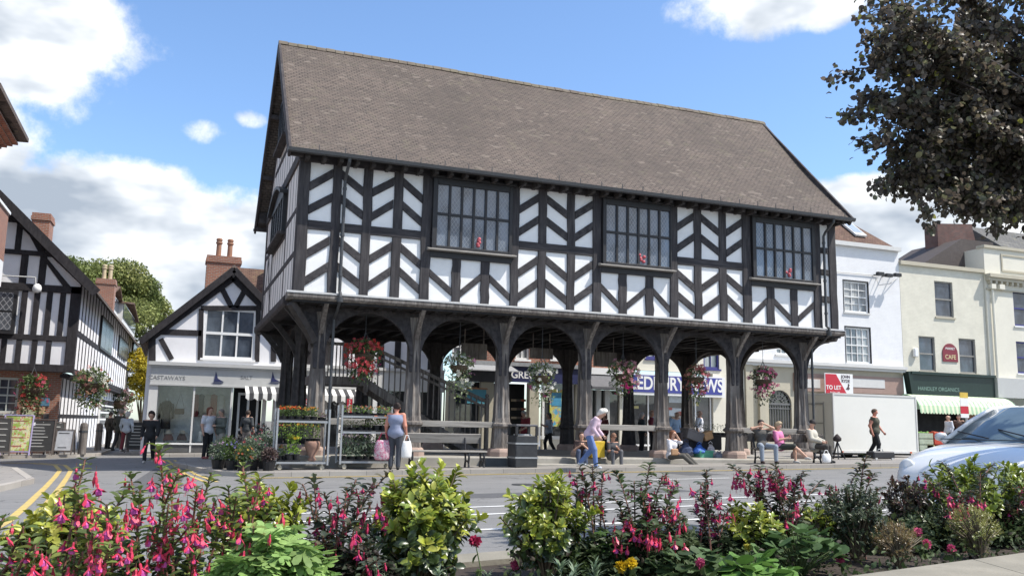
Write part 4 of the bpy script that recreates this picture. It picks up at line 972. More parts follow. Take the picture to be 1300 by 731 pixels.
# striped awning
def striped(name, c1, c2, w, ax=0):
    m, nt, b = nodes(name); tc = N(nt, 'ShaderNodeTexCoord'); sp_ = N(nt, 'ShaderNodeSeparateXYZ'); lk(nt, tc.outputs['Object'], sp_.inputs[0])
    d = N(nt, 'ShaderNodeMath', operation='DIVIDE'); lk(nt, sp_.outputs[ax], d.inputs[0]); d.inputs[1].default_value = w; f = N(nt, 'ShaderNodeMath', operation='FRACT'); lk(nt, d.outputs[0], f.inputs[0])
    k = N(nt, 'ShaderNodeMath', operation='GREATER_THAN'); lk(nt, f.outputs[0], k.inputs[0]); k.inputs[1].default_value = .5
    lk(nt, mixc(nt, k.outputs[0], c1, c2), b.inputs['Base Color']); b.inputs['Roughness'].default_value = .8; return m
def awning(parent, x0, x1, Y, ztop, zlow, out, m, valance=.22, curve=.0, sc=.3):
    b = MB(); n = 6; vs = []; fs = []
    for j in range(n+1):
        t_ = j/n
        y = Y-out*math.sin(PI/2*t_) if curve else Y-out*t_; z = (ztop+(zlow-ztop)*(1-math.cos(PI/2*t_))) if curve else ztop+(zlow-ztop)*t_
        vs += [(x0,y,z),(x1,y,z)]
    fs = [(2*j, 2*j+1, 2*j+3, 2*j+2) for j in range(n)]
    b.add(vs, fs)
    ys = Y-out; k = int((x1-x0)/sc)
    for i in range(k):
        a = x0+(x1-x0)*i/k; c = x0+(x1-x0)*(i+1)/k
        b.add([(a,ys,zlow),(c,ys,zlow),(c,ys-.02,zlow-valance*.7),((a*.3+c*.7),ys-.02,zlow-valance),((a*.7+c*.3),ys-.02,zlow-valance),(a,ys-.02,zlow-valance*.7)], [(0,5,4,3,2,1)])
    if curve:
        for X in (x0, x1): b.add([(X, Y, ztop)]+[(X, Y-out*math.sin(PI/2*j/6), ztop+(zlow-ztop)*(1-math.cos(PI/2*j/6))) for j in range(7)]+[(X, Y, zlow)], [tuple(range(9))])
    return build('awning', b, m, parent)
a0 = FY(312, 497, YS-1.0); a1 = FY(456, 500, YS-1.0)
bw = striped('stripes_black_white', (.78,.77,.74), (.05,.05,.055), .36)
awning(shop, a0.x, a1.x, YS-.3, a0.z+.25, a0.z-.05, .8, bw, .30, sc=.36)

# ---- C. row behind the stair: grey shopfront, timbered upper floor
YC = 15.5
xc0, xc1 = sB-.05, FY(562, 480, YC).x
rc = thing('timbered_shop', ((xc0+xc1)/2, YC+4, gz(xc0, YC)), 'grey shop with timbered upper floor seen behind the stair', 'shop')
z1 = FY(480, 470, YC).z; z2 = FY(480, 330, YC).z
b = MB(); b.box(xc0, xc1, YC, YC+7, 3.1, z2); build('upper_wall', b, M['plaster_pub'], rc)
b = MB(); x = xc0+.1
while x < xc1: b.box(x, x+.28, YC-.03, YC+.01, 3.7, z2); x += .78
b.box(xc0, xc1, YC-.035, YC+.01, 5.6, 5.85); build('timber_frame', b, M['tim'], rc)
b = MB(); b.box(xc0, xc1, YC-.25, YC-.002, 2.75, 3.7); b.box(xc0, xc1, YC-.32, YC-.004, 3.62, 3.75); build('fascia', b, M['pale_grey'], rc)
b = MB(); b.box(xc0, xc1, YC+.05, YC+.5, -.2, 2.75); build_each('shop_window', b, M['shop_glass'], rc)
b = MB()
for k in range(5): x = xc0+.1+k*(xc1-xc0-.35)/4; b.box(x, x+.2, YC-.15, YC+.04, -.2, 2.75)
build_each('pilaster', b, M['white_paint'], rc)
b = MB(); b.prism([(YC-.3,z2-.1),(YC+3.5,z2+2.6),(YC+7.3,z2-.1)], 'x', xc0, xc1); build('roof', b, M['brown_tile'], rc)
for px in (388, 443.5):
    p = FY(px, 516, YC-1.2); q0, q1 = FY(px, 506, YC-1.2), FY(px, 527, YC-1.2); t_ = thing('sale_banner', (p.x, YC-1.2, gz(p.x, YC)+.1), 'narrow red banner with white lettering seen %s' % ('just left of the corner post' if px < 400 else 'under the stair landing'), 'banner', 'red banners outside the shops')
    b = MB(); b.box(p.x-.11, p.x+.11, YC-1.21, YC-1.19, q1.z, q0.z); build('cloth', b, M['red_sign'], t_)
    b = MB(); b.tube([(p.x+.13,YC-1.2,gz(p.x,YC)+.1),(p.x+.13,YC-1.2,q0.z+.05)], .015, 6); b.lathe([(.18,0),(.16,.05)], (p.x+.13,YC-1.2,gz(p.x,YC)+.1), 10); build('pole', b, M['steel'], t_)
    for k, ch in enumerate('SALE'): text('lettering', ch, .17, (p.x, YC-1.215, q0.z-.11-k*.15), M['white_sign'], t_)

# ---- D. shops behind the hall
YD = 13.5
def dx(px, py=500): return FY(px, py, YD).x
def dz(px, py): return FY(px, py, YD).z
x0, x1 = xc1+.02, dx(738)
br = thing('brick_parade', ((x0+x1)/2, YD+4, gz(x0, YD)), 'brick building with a bakery shopfront seen through the arcade', 'shop')
b = MB(); holes = [rectY(YD, 655, 425, 672, 456), rectY(YD, 700, 425, 718, 456), rectY(YD, 575, 425, 596, 455)]
holes_wall(b, 'y', YD, YD+.3, x0, x1, 4.1, 9.2, holes); b.box(x0, x1, YD+.3, YD+7, 4.1, 9.2) if False else None
build('upper_wall', b, M['brick'], br)
for h in holes: window(br, YD, h, M['white_paint'], M['net'], 2, 2, .07, .04)
b = MB(); b.prism([(YD-.2,9.2),(YD+3.5,11.8),(YD+7.2,9.2)], 'x', x0, x1); build('roof', b, M['brown_tile'], br)
b = MB(); b.box(x0, x1, YD-.35, YD-.002, 3.95, 4.12); b.prism([(YD-1.3,3.62),(YD-1.3,3.66),(YD-.3,3.95),(YD-.3,3.86)], 'x', x0, dx(645)); build('canopy', b, M['lead'], br)
b = MB(); b.box(x0, dx(646), YD-.2, YD-.003, 3.2, 3.94); build('fascia', b, mat('dark_fascia', (.07,.07,.08), .5), br)
g0, g1 = dx(647.5), dx(737); gt, gb_ = dz(660, 465.5), dz(660, 485)
b = MB(); b.box(g0, g1, YD-.25, YD-.004, gb_, 3.94); build('fascia', b, M['navy'], br)
p = FY(652, 475.5, YD-.26); text('lettering', 'GREGGS', .46, (p.x-.12, YD-.256, p.z), M['white_sign'], br, align='LEFT', bold=.008)
b = MB()
for px, w in ((617,.62),(677,.46),(733,.3),(572,.3)): b.box(dx(px)-w/2, dx(px)+w/2, YD-.15, YD+.25, -.1, gb_-.002 if px > 640 else 3.2)
build_each('pilaster', b, M['pale_stone'], br)
b = MB(); b.box(x0, dx(612), YD+.05, YD+.3, -.1, 3.2); b.box(dx(690), dx(729), YD+.05, YD+.3, .9, gb_); build_each('shop_window', b, M['shop_glass'], br)
b = MB(); b.box(dx(625), dx(671), YD+.5, YD+.6, -.1, 3.2); build('shop_doorway', b, M['dark_in'], br)
b = MB(); b.box(dx(690), dx(729), YD+.0, YD+.3, -.1, .75); build('stall_riser', b, M['cream_render'], br)
b = MB()
for px in (690, 719, 727): b.box(dx(px)-.05, dx(px)+.05, YD-.02, YD+.04, .75, gb_)
b.box(dx(690), dx(729), YD-.025, YD+.04, .75, .9); build('window_frame', b, M['white_paint'], br)
r = rectY(YD, 698, 494, 715, 541)
def mat_poster(name, cols, sc=1.3):
    m, nt, b = nodes(name); v = objco(nt); f = noise(nt, v, sc*2, 3, .6); g = noise(nt, v, sc*6, 3, .6)
    c = ramp(nt, f, [(.36, cols[0]), (.46, cols[1]), (.56, cols[2])]); c = mixc(nt, ramp(nt, g, [(.58,0),(.60,.9)]), c, cols[3]); lk(nt, c, b.inputs['Base Color']); b.inputs['Roughness'].default_value = .4; return m
b = MB(); b.box(r[0], r[1], YD+.0, YD+.03, r[2], r[3]); build('poster', b, mat_poster('bakery_poster', ((.35,.50,.12),(.62,.56,.10),(.10,.36,.55),(.6,.25,.10))), br)
b = MB(); b.box(r[0]+.08, r[1]-.1, YD-.012, YD-.002, r[3]-.75, r[3]-.15); build('poster', b, mat('poster_blue', (.08,.30,.48), .4), br)
for k in range(9):
    px = 652+(k % 3)*6; b = MB(); p = FY(px, 508+(k//3)*11, YD+.48); b.box(p.x-.12, p.x+.12, YD+.42, YD+.49, p.z-.05, p.z+.05); build('bread_shelf', b, mat('shelf%d' % (k % 3), [(.35,.28,.20),(.12,.10,.09),(.4,.12,.08)][k % 3], .7), br)
# blue hanging board on the stair side
r = rectY(YD-.8, 593, 494, 617, 512); q = thing('blue_shop_sign', ((r[0]+r[1])/2, YD-.8, r[2]), 'small turquoise board above the foot of the stair', 'sign')
b = MB(); b.box(r[0], r[1], YD-.82, YD-.78, r[2], r[3]); build('board', b, mat('turquoise', (.10,.33,.42), .5, .1), q); b = MB(); b.box(r[0]-.05, r[1]+.05, YD-.84, YD-.78, r[3], r[3]+.06); b.box((r[0]+r[1])/2-.02, (r[0]+r[1])/2+.02, YD-.8, YD+.1, r[3]+.06, r[3]+.09); build('rail', b, mat('sign_rail', (.42,.20,.10), .6), q)
# middle brick shop
x0, x1 = dx(738)+.02, dx(786)
mb_ = thing('brick_shop', ((x0+x1)/2, YD+4, gz(x0, YD)), 'narrow brick shop with grey canopy left of the newsagent', 'shop')
b = MB(); b.box(x0, x1, YD, YD+7, 3.9, 9.0); build('upper_wall', b, M['brick'], mb_)
b = MB(); b.prism([(YD-.2,9.0),(YD+3.5,11.6),(YD+7.2,9.0)], 'x', x0, x1); build('roof', b, M['slate'], mb_)
b = MB(); b.box(x0, x1, YD-.3, YD-.002, 3.75, 4.05); build('cornice', b, M['white_paint'], mb_)
b = MB(); b.prism([(YD-1.1,3.05),(YD-1.1,3.15),(YD-.2,3.74),(YD-.2,3.05)], 'x', x0, x1); build('canopy', b, mat('canopy_grey', (.12,.12,.13), .6), mb_)
b = MB(); b.box(x0, x1, YD+.1, YD+.3, -.1, 3.05); build_each('shop_window', b, M['shop_glass'], mb_)
b = MB()
for px in (748, 759, 770): b.box(dx(px)-.12, dx(px)+.12, YD-.1, YD+.12, -.1, 3.05)
build_each('pilaster', b, M['grey_paint'], mb_)
# newsagent
x0, x1 = dx(786)+.02, dx(945)
nw = thing('newsagent_shop', ((x0+x1)/2, YD+4, gz(x0, YD)), 'cream newsagent with wide blue and white name board', 'shop')
hl = [rectY(YD, 893, 425, 913, 468), rectY(YD, 820, 420, 842, 455)]
b = MB(); holes_wall(b, 'y', YD, YD+.3, x0, x1, 4.05, 11.0, hl); build('upper_wall', b, M['cream_render'], nw)
for h in hl: window(nw, YD, h, mat('window_blue', (.05,.05,.20), .5), M['net'], 2, 2, .10, .04)
b = MB(); b.prism([(YD-.2,11.0),(YD+3.5,13.4),(YD+7.2,11.0)], 'x', x0, x1); build('roof', b, M['slate'], nw)
n0, n1 = FY(786, 490, YD-.3), FY(918, 490, YD-.3); nt_, nb = FY(860, 477, YD-.3).z, FY(860, 501, YD-.3).z
b = MB(); b.box(n0.x, n1.x+.12, YD-.28, YD-.002, nb-.05, nt_+.03); build('sign_board', b, M['white_paint'], nw)
b = MB(); b.box(n0.x, n1.x-.06, YD-.30, YD-.281, nb+.07, nt_-.03); build('sign_board', b, M['blue_sign'], nw)
zm = (nb+nt_)/2+.02
xl = FY(800, 488, YD-.3).x; xr_ = FY(917, 488, YD-.3).x
text('lettering', 'LEDBURY NEWS', .86, (xl, YD-.304, zm), M['white_sign'], nw, align='LEFT', bold=.02, width=xr_-xl)
b = MB(); b.box(x0, dx(905), YD+.15, YD+.3, -.1, nb-.05); build_each('shop_window', b, M['shop_glass'], nw)
b = MB(); b.box(dx(905), x1, YD-.02, YD+.3, -.1, 4.05); b.box(x0, x0+.15, YD-.02, YD+.3, -.1, nb-.05); build_each('pilaster', b, M['cream_render'], nw)
b = MB()
for px in (792, 824, 846, 872, 884, 903): b.box(dx(px)-.035, dx(px)+.035, YD+.08, YD+.14, -.1, nb-.05)
b.box(x0, dx(905), YD+.09, YD+.145, .5, .58); build('window_frame', b, M['white_paint'], nw)
b = MB()
for px0, px1, py0, py1, mi in ((850,871,500,511,0),(850,871,518,528,1),(792,800,512,524,1)): r = rectY(YD+.1, px0, py0, px1, py1); b.box(r[0], r[1], YD+.142, YD+.148, r[2], r[3])
build_each('window_poster', b, mat('poster_pale', (.55,.60,.64), .5), nw)
for k in range(14):
    px = 795+(k*37 % 100)*.9; py = 506+(k*53 % 30); r = rectY(YD+.1, px, py, px+rnd.uniform(3,7), py+rnd.uniform(3,6)); b = MB(); b.box(r[0], r[1], YD+.141, YD+.147, r[2], r[3]); build('window_display', b, mat('display%d' % (k % 5), [(.45,.42,.36),(.08,.25,.4),(.4,.12,.1),(.5,.45,.2),(.2,.2,.22)][k % 5], .6), nw)

# ---- E. white building with stone ground floor
x0, x1 = dx(945)+.02, FY(1143, 380, YD).x
wb = thing('white_building', ((x0+x1)/2, YD+4, gz(x0, YD)), 'tall white painted building with stone ground floor and skylight in its roof', 'building')
zc = dz(1090, 463)+.0; ztop = dz(1090, 312)
hl = [rectY(YD, 1071.5, 357.5, 1102, 396.5), rectY(YD, 1074, 416, 1105, 463.5), rectY(YD, 985, 425, 1006, 450)]
hl[1] = (hl[1][0], hl[1][1], max(hl[1][2], zc+.1), hl[1][3])
b = MB(); holes_wall(b, 'y', YD, YD+.3, x0, x1, zc, ztop-.1, hl); b.box(x1-.3, x1, YD+.3, YD+7.5, 3, ztop-.1); build('upper_wall', b, M['white_brick'], wb)
for k_, h in enumerate(hl): window(wb, YD, h, M['white_paint'], M['net'], 3 if k_ != 1 else 4, 4, .08, .035, sillm=M['pale_grey'])
b = MB()
for h in hl[:2]: b.box(h[0]-.06, h[0], YD-.01, YD+.05, h[2], h[3]); b.box(h[1], h[1]+.06, YD-.01, YD+.05, h[2], h[3]); b.box(h[0]-.06, h[1]+.06, YD-.01, YD+.05, h[3], h[3]+.06)
build_each('window_surround', b, M['window_black'], wb)
b = MB(); b.box(x0, x1+.03, YD-.22, YD+.1, ztop-.1, ztop+.12); build('parapet', b, M['pale_grey'], wb)
b = MB(); b.prism([(YD+.1,ztop+.12),(YD+3.6,ztop+3.0),(YD+7.4,ztop)], 'x', x0, x1-1.9)
b.add([(x1-1.9,YD+.1,ztop+.12),(x1-1.9,YD+3.6,ztop+3.0),(x1-1.9,YD+7.4,ztop),(x1,YD+.1,ztop+.12),(x1,YD+7.4,ztop)], [(0,3,1),(3,4,1),(4,2,1)]); build('roof', b, M['brown_tile'], wb)
b = MB(); a = FY(1078, 290, YD+1.5); n_ = Vector((0,-2.88,3.5)).normalized(); up_ = Vector((0,3.5,2.88)).normalized()
def onroof(px, dyy): p = FY(px, 300, YD+dyy); return Vector((p.x, YD+.1+dyy, ztop+.12+dyy*2.88/3.5))+n_*.06
q = [onroof(1087,.7), onroof(1101,.7), onroof(1091,2.9), onroof(1077,2.9)]; q[2].x, q[3].x = q[1].x, q[0].x
q = [Vector(v) for v in q]; b.add(q+[v+n_*.1 for v in q], [(0,3,2,1),(4,5,6,7),(0,1,5,4),(1,2,6,5),(2,3,7,6),(3,0,4,7)]); sk = build('skylight', b, M['pale_grey'], wb)
g = MB(); cen = sum(q, Vector())/4
qq = [cen+(v-cen)*.8+n_*.11 for v in q]; g.add(qq, [(0,1,2,3)]); build('pane', g, mat('skylight_glass', (.35,.4,.45), .15), sk)
b = MB(); b.box(x0, x1, YD-.30, YD-.003, zc-.16, zc); b.box(x0, x1, YD-.20, YD-.004, zc-.30, zc-.162); build('cornice', b, M['pale_grey'], wb)
ar = rectY(YD, 977, 495, 1006, 551); arc = (ar[0]+ar[1])/2; ra = (ar[1]-ar[0])/2; zs0 = ar[3]-ra
b = MB(); holes_wall(b, 'y', YD+.05, YD+.3, x0, x1, -.1, zc-.3, [(ar[0], ar[1], ar[2], ar[3]), rectY(YD, 1060, 500, 1090, 560)])
for s in (-1, 1):
    poly = [(arc+s*ra, ar[3]), (arc+s*ra, zs0)]+[(arc+s*ra*math.cos(PI/2*k/8), zs0+ra*math.sin(PI/2*k/8)) for k in range(1, 9)]
    b.prism(poly, 'y', YD+.298, YD+.052)
build('ground_floor_wall', b, M['pale_stone'], wb)
b = MB(); b.box(dx(1008), x1-.1, YD-.06, YD+.048, dz(1090,499), dz(1090,477)); build('fascia', b, mat('faded_pink', (.36,.25,.21), .7, .1, 5), wb)
b = MB(); 
for p0_, p1_ in ((1012,1040),(1078,1122)): r = rectY(YD, p0_, 481, p1_, 492); b.box(r[0], r[1], YD-.08, YD-.061, r[2], r[3])
build_each('blank_panel', b, M['pale_grey'], wb)
b = MB()
for px in (950, 967): b.box(dx(px)-.2, dx(px)+.2, YD-.12, YD+.047, -.1, zc-.3)
build_each('pilaster', b, M['pale_stone'], wb)
f = MB(); yy = YD+.12
for k in range(1, 9): x = ar[0]+(ar[1]-ar[0])*k/9; f.box(x-.02, x+.02, yy, yy+.03, ar[2], zs0)
f.box(ar[0], ar[1], yy-.02, yy+.04, zs0-.05, zs0+.05); f.box(ar[0], ar[1], yy-.02, yy+.04, zs0-.25, zs0-.2)
for rr in (.35, .62, .95):
    pts = [(arc+ra*rr*math.cos(PI*k/16), yy+.01, zs0+ra*rr*math.sin(PI*k/16)) for k in range(17)]; f.tube(pts, .022, 5)
for k in range(1, 8): a = PI*k/8; f.bar((arc+ra*.35*math.cos(a), yy+.01, zs0+ra*.35*math.sin(a)), (arc+ra*.95*math.cos(a), yy+.01, zs0+ra*.95*math.sin(a)), .03, .03, up=(0,1,0))
gw = build('fanlight_window', f, mat('fanlight_grey', (.16,.16,.16), .6), wb); g = MB(); g.box(ar[0]-.05, ar[1]+.05, YD+.2, YD+.21, ar[2], ar[3]); build('pane', g, M['shop_glass'], gw)
# flood lights on a bracket
b = MB(); p0 = FY(1062, 345, YD-.05); p1 = FY(1117, 350, YD-.05); b.tube([p0, p1], .02, 5); p2 = FY(1110, 362, YD-.1); p3 = FY(1135, 352, YD-.5); b.tube([FY(1113,352,YD), FY(1115,362,YD-.3), FY(1130,360,YD-.3), FY(1140,352,YD)], .025, 5); fb = build('light_bracket', b, M['grey_paint'], wb)
for px, py in ((1117,347.5),(1128,349.5),(1139,349)):
    p = FY(px, py, YD-.5); b = MB(); b.box(p.x-.22, p.x+.22, YD-.62, YD-.42, p.z-.10, p.z+.09); b.box(p.x-.03, p.x+.03, YD-.42, YD, p.z-.03, p.z+.03); build('flood_light', b, M['black_paint'], fb, bevel=.02)
# board "to let"
sg = rectY(YD-.5, 1047, 474, 1082.5, 501.5); ts = thing('to_let_board', ((sg[0]+sg[1])/2, YD-.5, sg[2]), 'red and white board reading TO LET above the trailer', 'sign')
b = MB(); b.box(sg[0], sg[1], YD-.52, YD-.48, sg[2], sg[3]); b.box((sg[0]+sg[1])/2-.03, (sg[0]+sg[1])/2+.03, YD-.48, YD+.06, sg[2]+.3, sg[2]+.36); build('board', b, M['white_paint'], ts)
b = MB(); w_ = sg[1]-sg[0]; b.prism([(sg[0]+.04,sg[2]+.04),(sg[0]+w_*.78,sg[2]+.04),(sg[0]+w_*.40,sg[3]-.04),(sg[0]+.04,sg[3]-.04)], 'y', YD-.521, YD-.53); build('red_field', b, M['red_sign'], ts)
h_ = sg[3]-sg[2]; text('lettering', 'TO LET', h_*.26, (sg[0]+w_*.30, YD-.534, sg[2]+h_*.34), M['white_sign'], ts, bold=.006); text('lettering', 'JOHN\nRYDE', h_*.2, (sg[0]+w_*.74, YD-.526, sg[2]+h_*.76), mat('ink', (.08,.05,.06), .6), ts, bold=.004)
text('lettering', '01531 570', h_*.13, (sg[0]+w_*.34, YD-.534, sg[2]+h_*.11), M['white_sign'], ts)
b = MB(); cx = sg[0]+w_*.82; cz_ = sg[2]+h_*.38
b.prism([(cx-.16,cz_-.1),(cx+.02,cz_-.14),(cx+.12,cz_-.05),(cx+.05,cz_),(cx+.1,cz_+.14),(cx+.0,cz_+.2),(cx-.02,cz_+.04)], 'y', YD-.521, YD-.529); build('bird_logo', b, mat('ink', (.08,.05,.06), .6), ts)

# ---- F. cream café building
x0, x1 = FY(1143, 380, YD).x+.02, FY(1251, 400, YD).x
cf = thing('cream_cafe_building', ((x0+x1)/2, YD+4, gz(x0, YD)), 'cream painted brick building with cafe plaque and dark green shopfront', 'building')
ztop = FY(1195, 338, YD).z; zc = FY(1200, 474, YD).z
hl = [rectY(YD, 1187, 357.5, 1210, 402.5), rectY(YD, 1167, 427, 1187.5, 472.5), rectY(YD, 1218, 430, 1239, 474)]
hl = [(a, c, max(z, zc+.08), t_) for a, c, z, t_ in hl]
b = MB(); holes_wall(b, 'y', YD, YD+.3, x0, x1, zc, ztop-.15, hl); build('upper_wall', b, M['cream_brick'], cf)
for h in hl: window(cf, YD, h, mat('weathered_frame', (.26,.25,.23), .7), M['glass'], 1, 2, .08, .05, sillm=M['pale_stone'])
b = MB(); b.box(x0, x1, YD-.16, YD+.35, ztop-.15, ztop+.06); build('parapet', b, M['pale_stone'], cf)
pl = FY(1205.5, 447, YD); b = MB(); w2 = (FY(1215,447,YD).x-FY(1196,447,YD).x)/2; zb_, zt_ = FY(1205,459,YD).z, FY(1205,436,YD).z
b.prism([(pl.x-w2,zb_),(pl.x+w2,zb_),(pl.x+w2,zt_-w2)]+[(pl.x+w2*math.cos(PI*k/12), zt_-w2+w2*math.sin(PI*k/12)) for k in range(1,12)]+[(pl.x-w2,zt_-w2)], 'y', YD-.003, YD-.05); po = build('cafe_plaque', b, M['maroon'], cf)
text('lettering', 'CAFE', .34, (pl.x, YD-.054, zb_+.25), M['gold'], cf, bold=.006); text('lettering', 'MARKET', .18, (pl.x, YD-.054, zb_+.72), M['white_sign'], cf)
b = MB(); p = FY(1160.5, 447.5, YD); b.box(p.x-.14, p.x+.14, YD-.2, YD-.003, p.z-.24, p.z+.24); build('alarm_box', b, M['white_paint'], cf, bevel=.04)
zf = FY(1200, 503, YD).z
b = MB(); b.box(x0+.1, x1, YD-.45, YD-.002, zc-.14, zc); b.box(x0+.2, x1, YD-.32, YD-.004, zf, zc-.142); b.prism([(x0-.1,zc-.02),(x0+.2,zc-.02),(x0+.2,zf),(x0+.1,zf)], 'y', YD-.003, YD-.4); build('fascia', b, M['green_paint'], cf)
p = FY(1192, 494, YD-.33); text('lettering', 'HANDLEY ORGANICS', .30, (p.x, YD-.325, p.z), mat('sage_letter', (.20,.30,.26), .5), cf)
gw_ = striped('stripes_green_cream', (.66,.70,.50), (.36,.52,.34), .30)
aw0, aw1 = FY(1166, 515, YD-1.2).x, FY(1290, 515, YD-1.2).x; awt, awb = FY(1220, 503, YD).z, FY(1220, 521, YD-1.2).z
aa = awning(cf, aw0, aw1, YD-.1, awt, awb, 1.2, gw_, .22, curve=1, sc=.2)
b = MB()
for k in range(15): x = aw0+(aw1-aw0)*k/14; b.bar((x, YD-1.22, awb), (x, YD-1.1, awb+.5), .02, .02, up=(1,0,0))
build('awning_rib', b, M['steel'], cf)
b = MB(); b.box(x0+.1, x1, YD+.35, YD+.45, -.1, zf); build('shop_interior', b, M['dark_in'], cf)
b = MB()
for px in (1152, 1222, 1250): b.box(FY(px,540,YD).x-.15, FY(px,540,YD).x+.15, YD-.1, YD+.3, -.1, zf)
build_each('pilaster', b, M['green_paint'], cf)
b = MB(); r = rectY(YD, 1226, 524, 1250, 537); b.box(r[0], r[1], YD-.05, YD+.05, r[2], r[3]); build('wood_panel', b, mat('wood_panel', (.36,.17,.09), .6), cf)
c0, c1 = FY(1189, 300, YD+2.5), FY(1237, 300, YD+2.5); ctop = FY(1215, 282, YD+2.5).z
b = MB(); b.prism([(c0.x-.1,ztop-.3),(c1.x+.2,ztop-.3),(c1.x+.2,FY(1237,316,YD+2.5).z),(c1.x-.1,FY(1233,292,YD+2.5).z),(c1.x-.1,ctop),(c0.x+.1,ctop-.25),(c0.x+.1,ztop+.9)], 'y', YD+3.5, YD+2.5); build('chimney', b, M['brick_dark'], cf)
b = MB(); b.prism([(FY(1162,330,YD+1).x,ztop-.1),(FY(1190,312,YD+3).x,FY(1188,310,YD+3).z),(c1.x,FY(1188,310,YD+3).z),(c1.x,ztop-.1)], 'y', YD+5, YD+1.2); build('roof', b, mat('lead_dark', (.09,.075,.07), .8), cf)
# produce crates and sacks outside the green shop
for k, (px, py, cc, nm, lb) in enumerate(((1170,553,(.42,.47,.36),'crate','pale green crates stacked by the trailer end'),(1189,556,(.52,.07,.04),'crate','red crate of produce under the green striped awning'),(1180,566,(.55,.50,.25),'crate','yellow crate on the pavement beside the red crate'))):
    p = FY(px, py, YD-2); g0_ = gz(p.x, YD-2)+.1; o = thing('produce_crate', (p.x, YD-2, g0_), lb, 'crate')
    b = MB()
    hh = p.z-g0_+.3
    n = max(1, int(hh/.3))
    for j in range(n):
        z = g0_+j*.3
        b.box(p.x-.45, p.x+.45, YD-2.3, YD-2.26, z+.03, z+.28); b.box(p.x-.45, p.x+.45, YD-1.74, YD-1.7, z+.03, z+.28); b.box(p.x-.45, p.x-.41, YD-2.26, YD-1.74, z, z+.28); b.box(p.x+.41, p.x+.45, YD-2.26, YD-1.74, z, z+.28); b.box(p.x-.45, p.x+.45, YD-2.28, YD-1.72, z, z+.03)
    build('crate_side', b, mat('crate%d' % k, cc, .6), o)
    b = MB()
    for j in range(26): b.lathe([(.0,-.06),(.05,-.04),(.065,0),(.05,.04),(0,.06)], (p.x+rnd.uniform(-.36,.36), YD-2+rnd.uniform(-.2,.2), g0_+n*.3-.02+rnd.uniform(-.02,.04)), 6)
    build('vegetables', b, mat('veg%d' % k, [(.15,.3,.06),(.5,.08,.03),(.55,.40,.08)][k], .5), o, smooth=True)

# ---- G. stuccoed building at the right edge
x0, x1 = FY(1251, 400, YD).x+.02, FY(1420, 400, YD).x
rb = thing('stucco_building', ((x0+x1)/2, YD+4, gz(x0, YD)), 'cream stucco building with moulded cornice at the right edge', 'building')
YR_ = YD-.12; ztop = FY(1262, 316, YR_).z; zc = FY(1270, 480, YR_).z
hl = [rectY(YR_, 1287, 370, 1310, 414), rectY(YR_, 1291, 434, 1314, 474)]
zk = FY(1270, 352, YR_).z
b = MB(); holes_wall(b, 'y', YR_, YR_+.4, x0, x1, zc, ztop, hl); b.box(x0, x0+.3, YR_+.4, YR_+6, zc, ztop); build('upper_wall', b, M['cream_render'], rb)
for h in hl: window(rb, YR_, h, mat('window_blue', (.05,.05,.20), .5), M['glass'], 1, 2, .09, .05, sillm=M['white_paint'])
b = MB(); b.box(x0-.06, x1, YR_-.12, YR_+.45, ztop, ztop+.16); b.box(x0-.02, x1, YR_-.38, YR_-.002, zk-.1, zk+.1); b.box(x0-.0, x1, YR_-.26, YR_-.003, zk-.28, zk-.102); b.box(x0, x1, YR_-.10, YR_-.004, zk-.8, zk-.72)
k = x0+.1
while k < x1: b.box(k, k+.16, YR_-.24, YR_-.005, zk-.46, zk-.282); k += .42
b.box(x0+1.3, x0+1.4, YR_-.05, YR_-.006, zk+.35, ztop-.25); b.box(x0+1.4, x1, YR_-.05, YR_-.006, ztop-.35, ztop-.25); b.box(x0+1.4, x1, YR_-.05, YR_-.006, zk+.35, zk+.45)
build('cornice', b, M['pale_stone'], rb)
b = MB(); b.tube([(x0+.35,YR_-.12,zk-.5),(x0+.35,YR_-.12,zc)], .07, 8); b.box(x0+.18, x0+.52, YR_-.26, YR_-.01, zk-.75, zk-.48); b.box(x0+.75, x0+1.15, YR_-.3, YR_-.01, zk-.75, zk-.48); build('downpipe', b, M['cream_render'], rb)
b = MB(); b.box(x0+.05, x1, YR_-.35, YR_-.003, FY(1275,505,YR_).z, zc); build('fascia', b, M['grey_paint'], rb)
b = MB(); b.box(x0+.1, x1, YR_+.05, YR_+.3, -.1, FY(1275,505,YR_).z); build_each('shop_window', b, M['shop_glass'], rb)
b = MB(); b.prism([(YR_+.45,ztop+.0),(YR_+3.6,FY(1270,293,YR_+3.6).z),(YR_+7,ztop)], 'x', FY(1237,300,YD+3).x, x1); build('roof', b, M['slate'], rb)
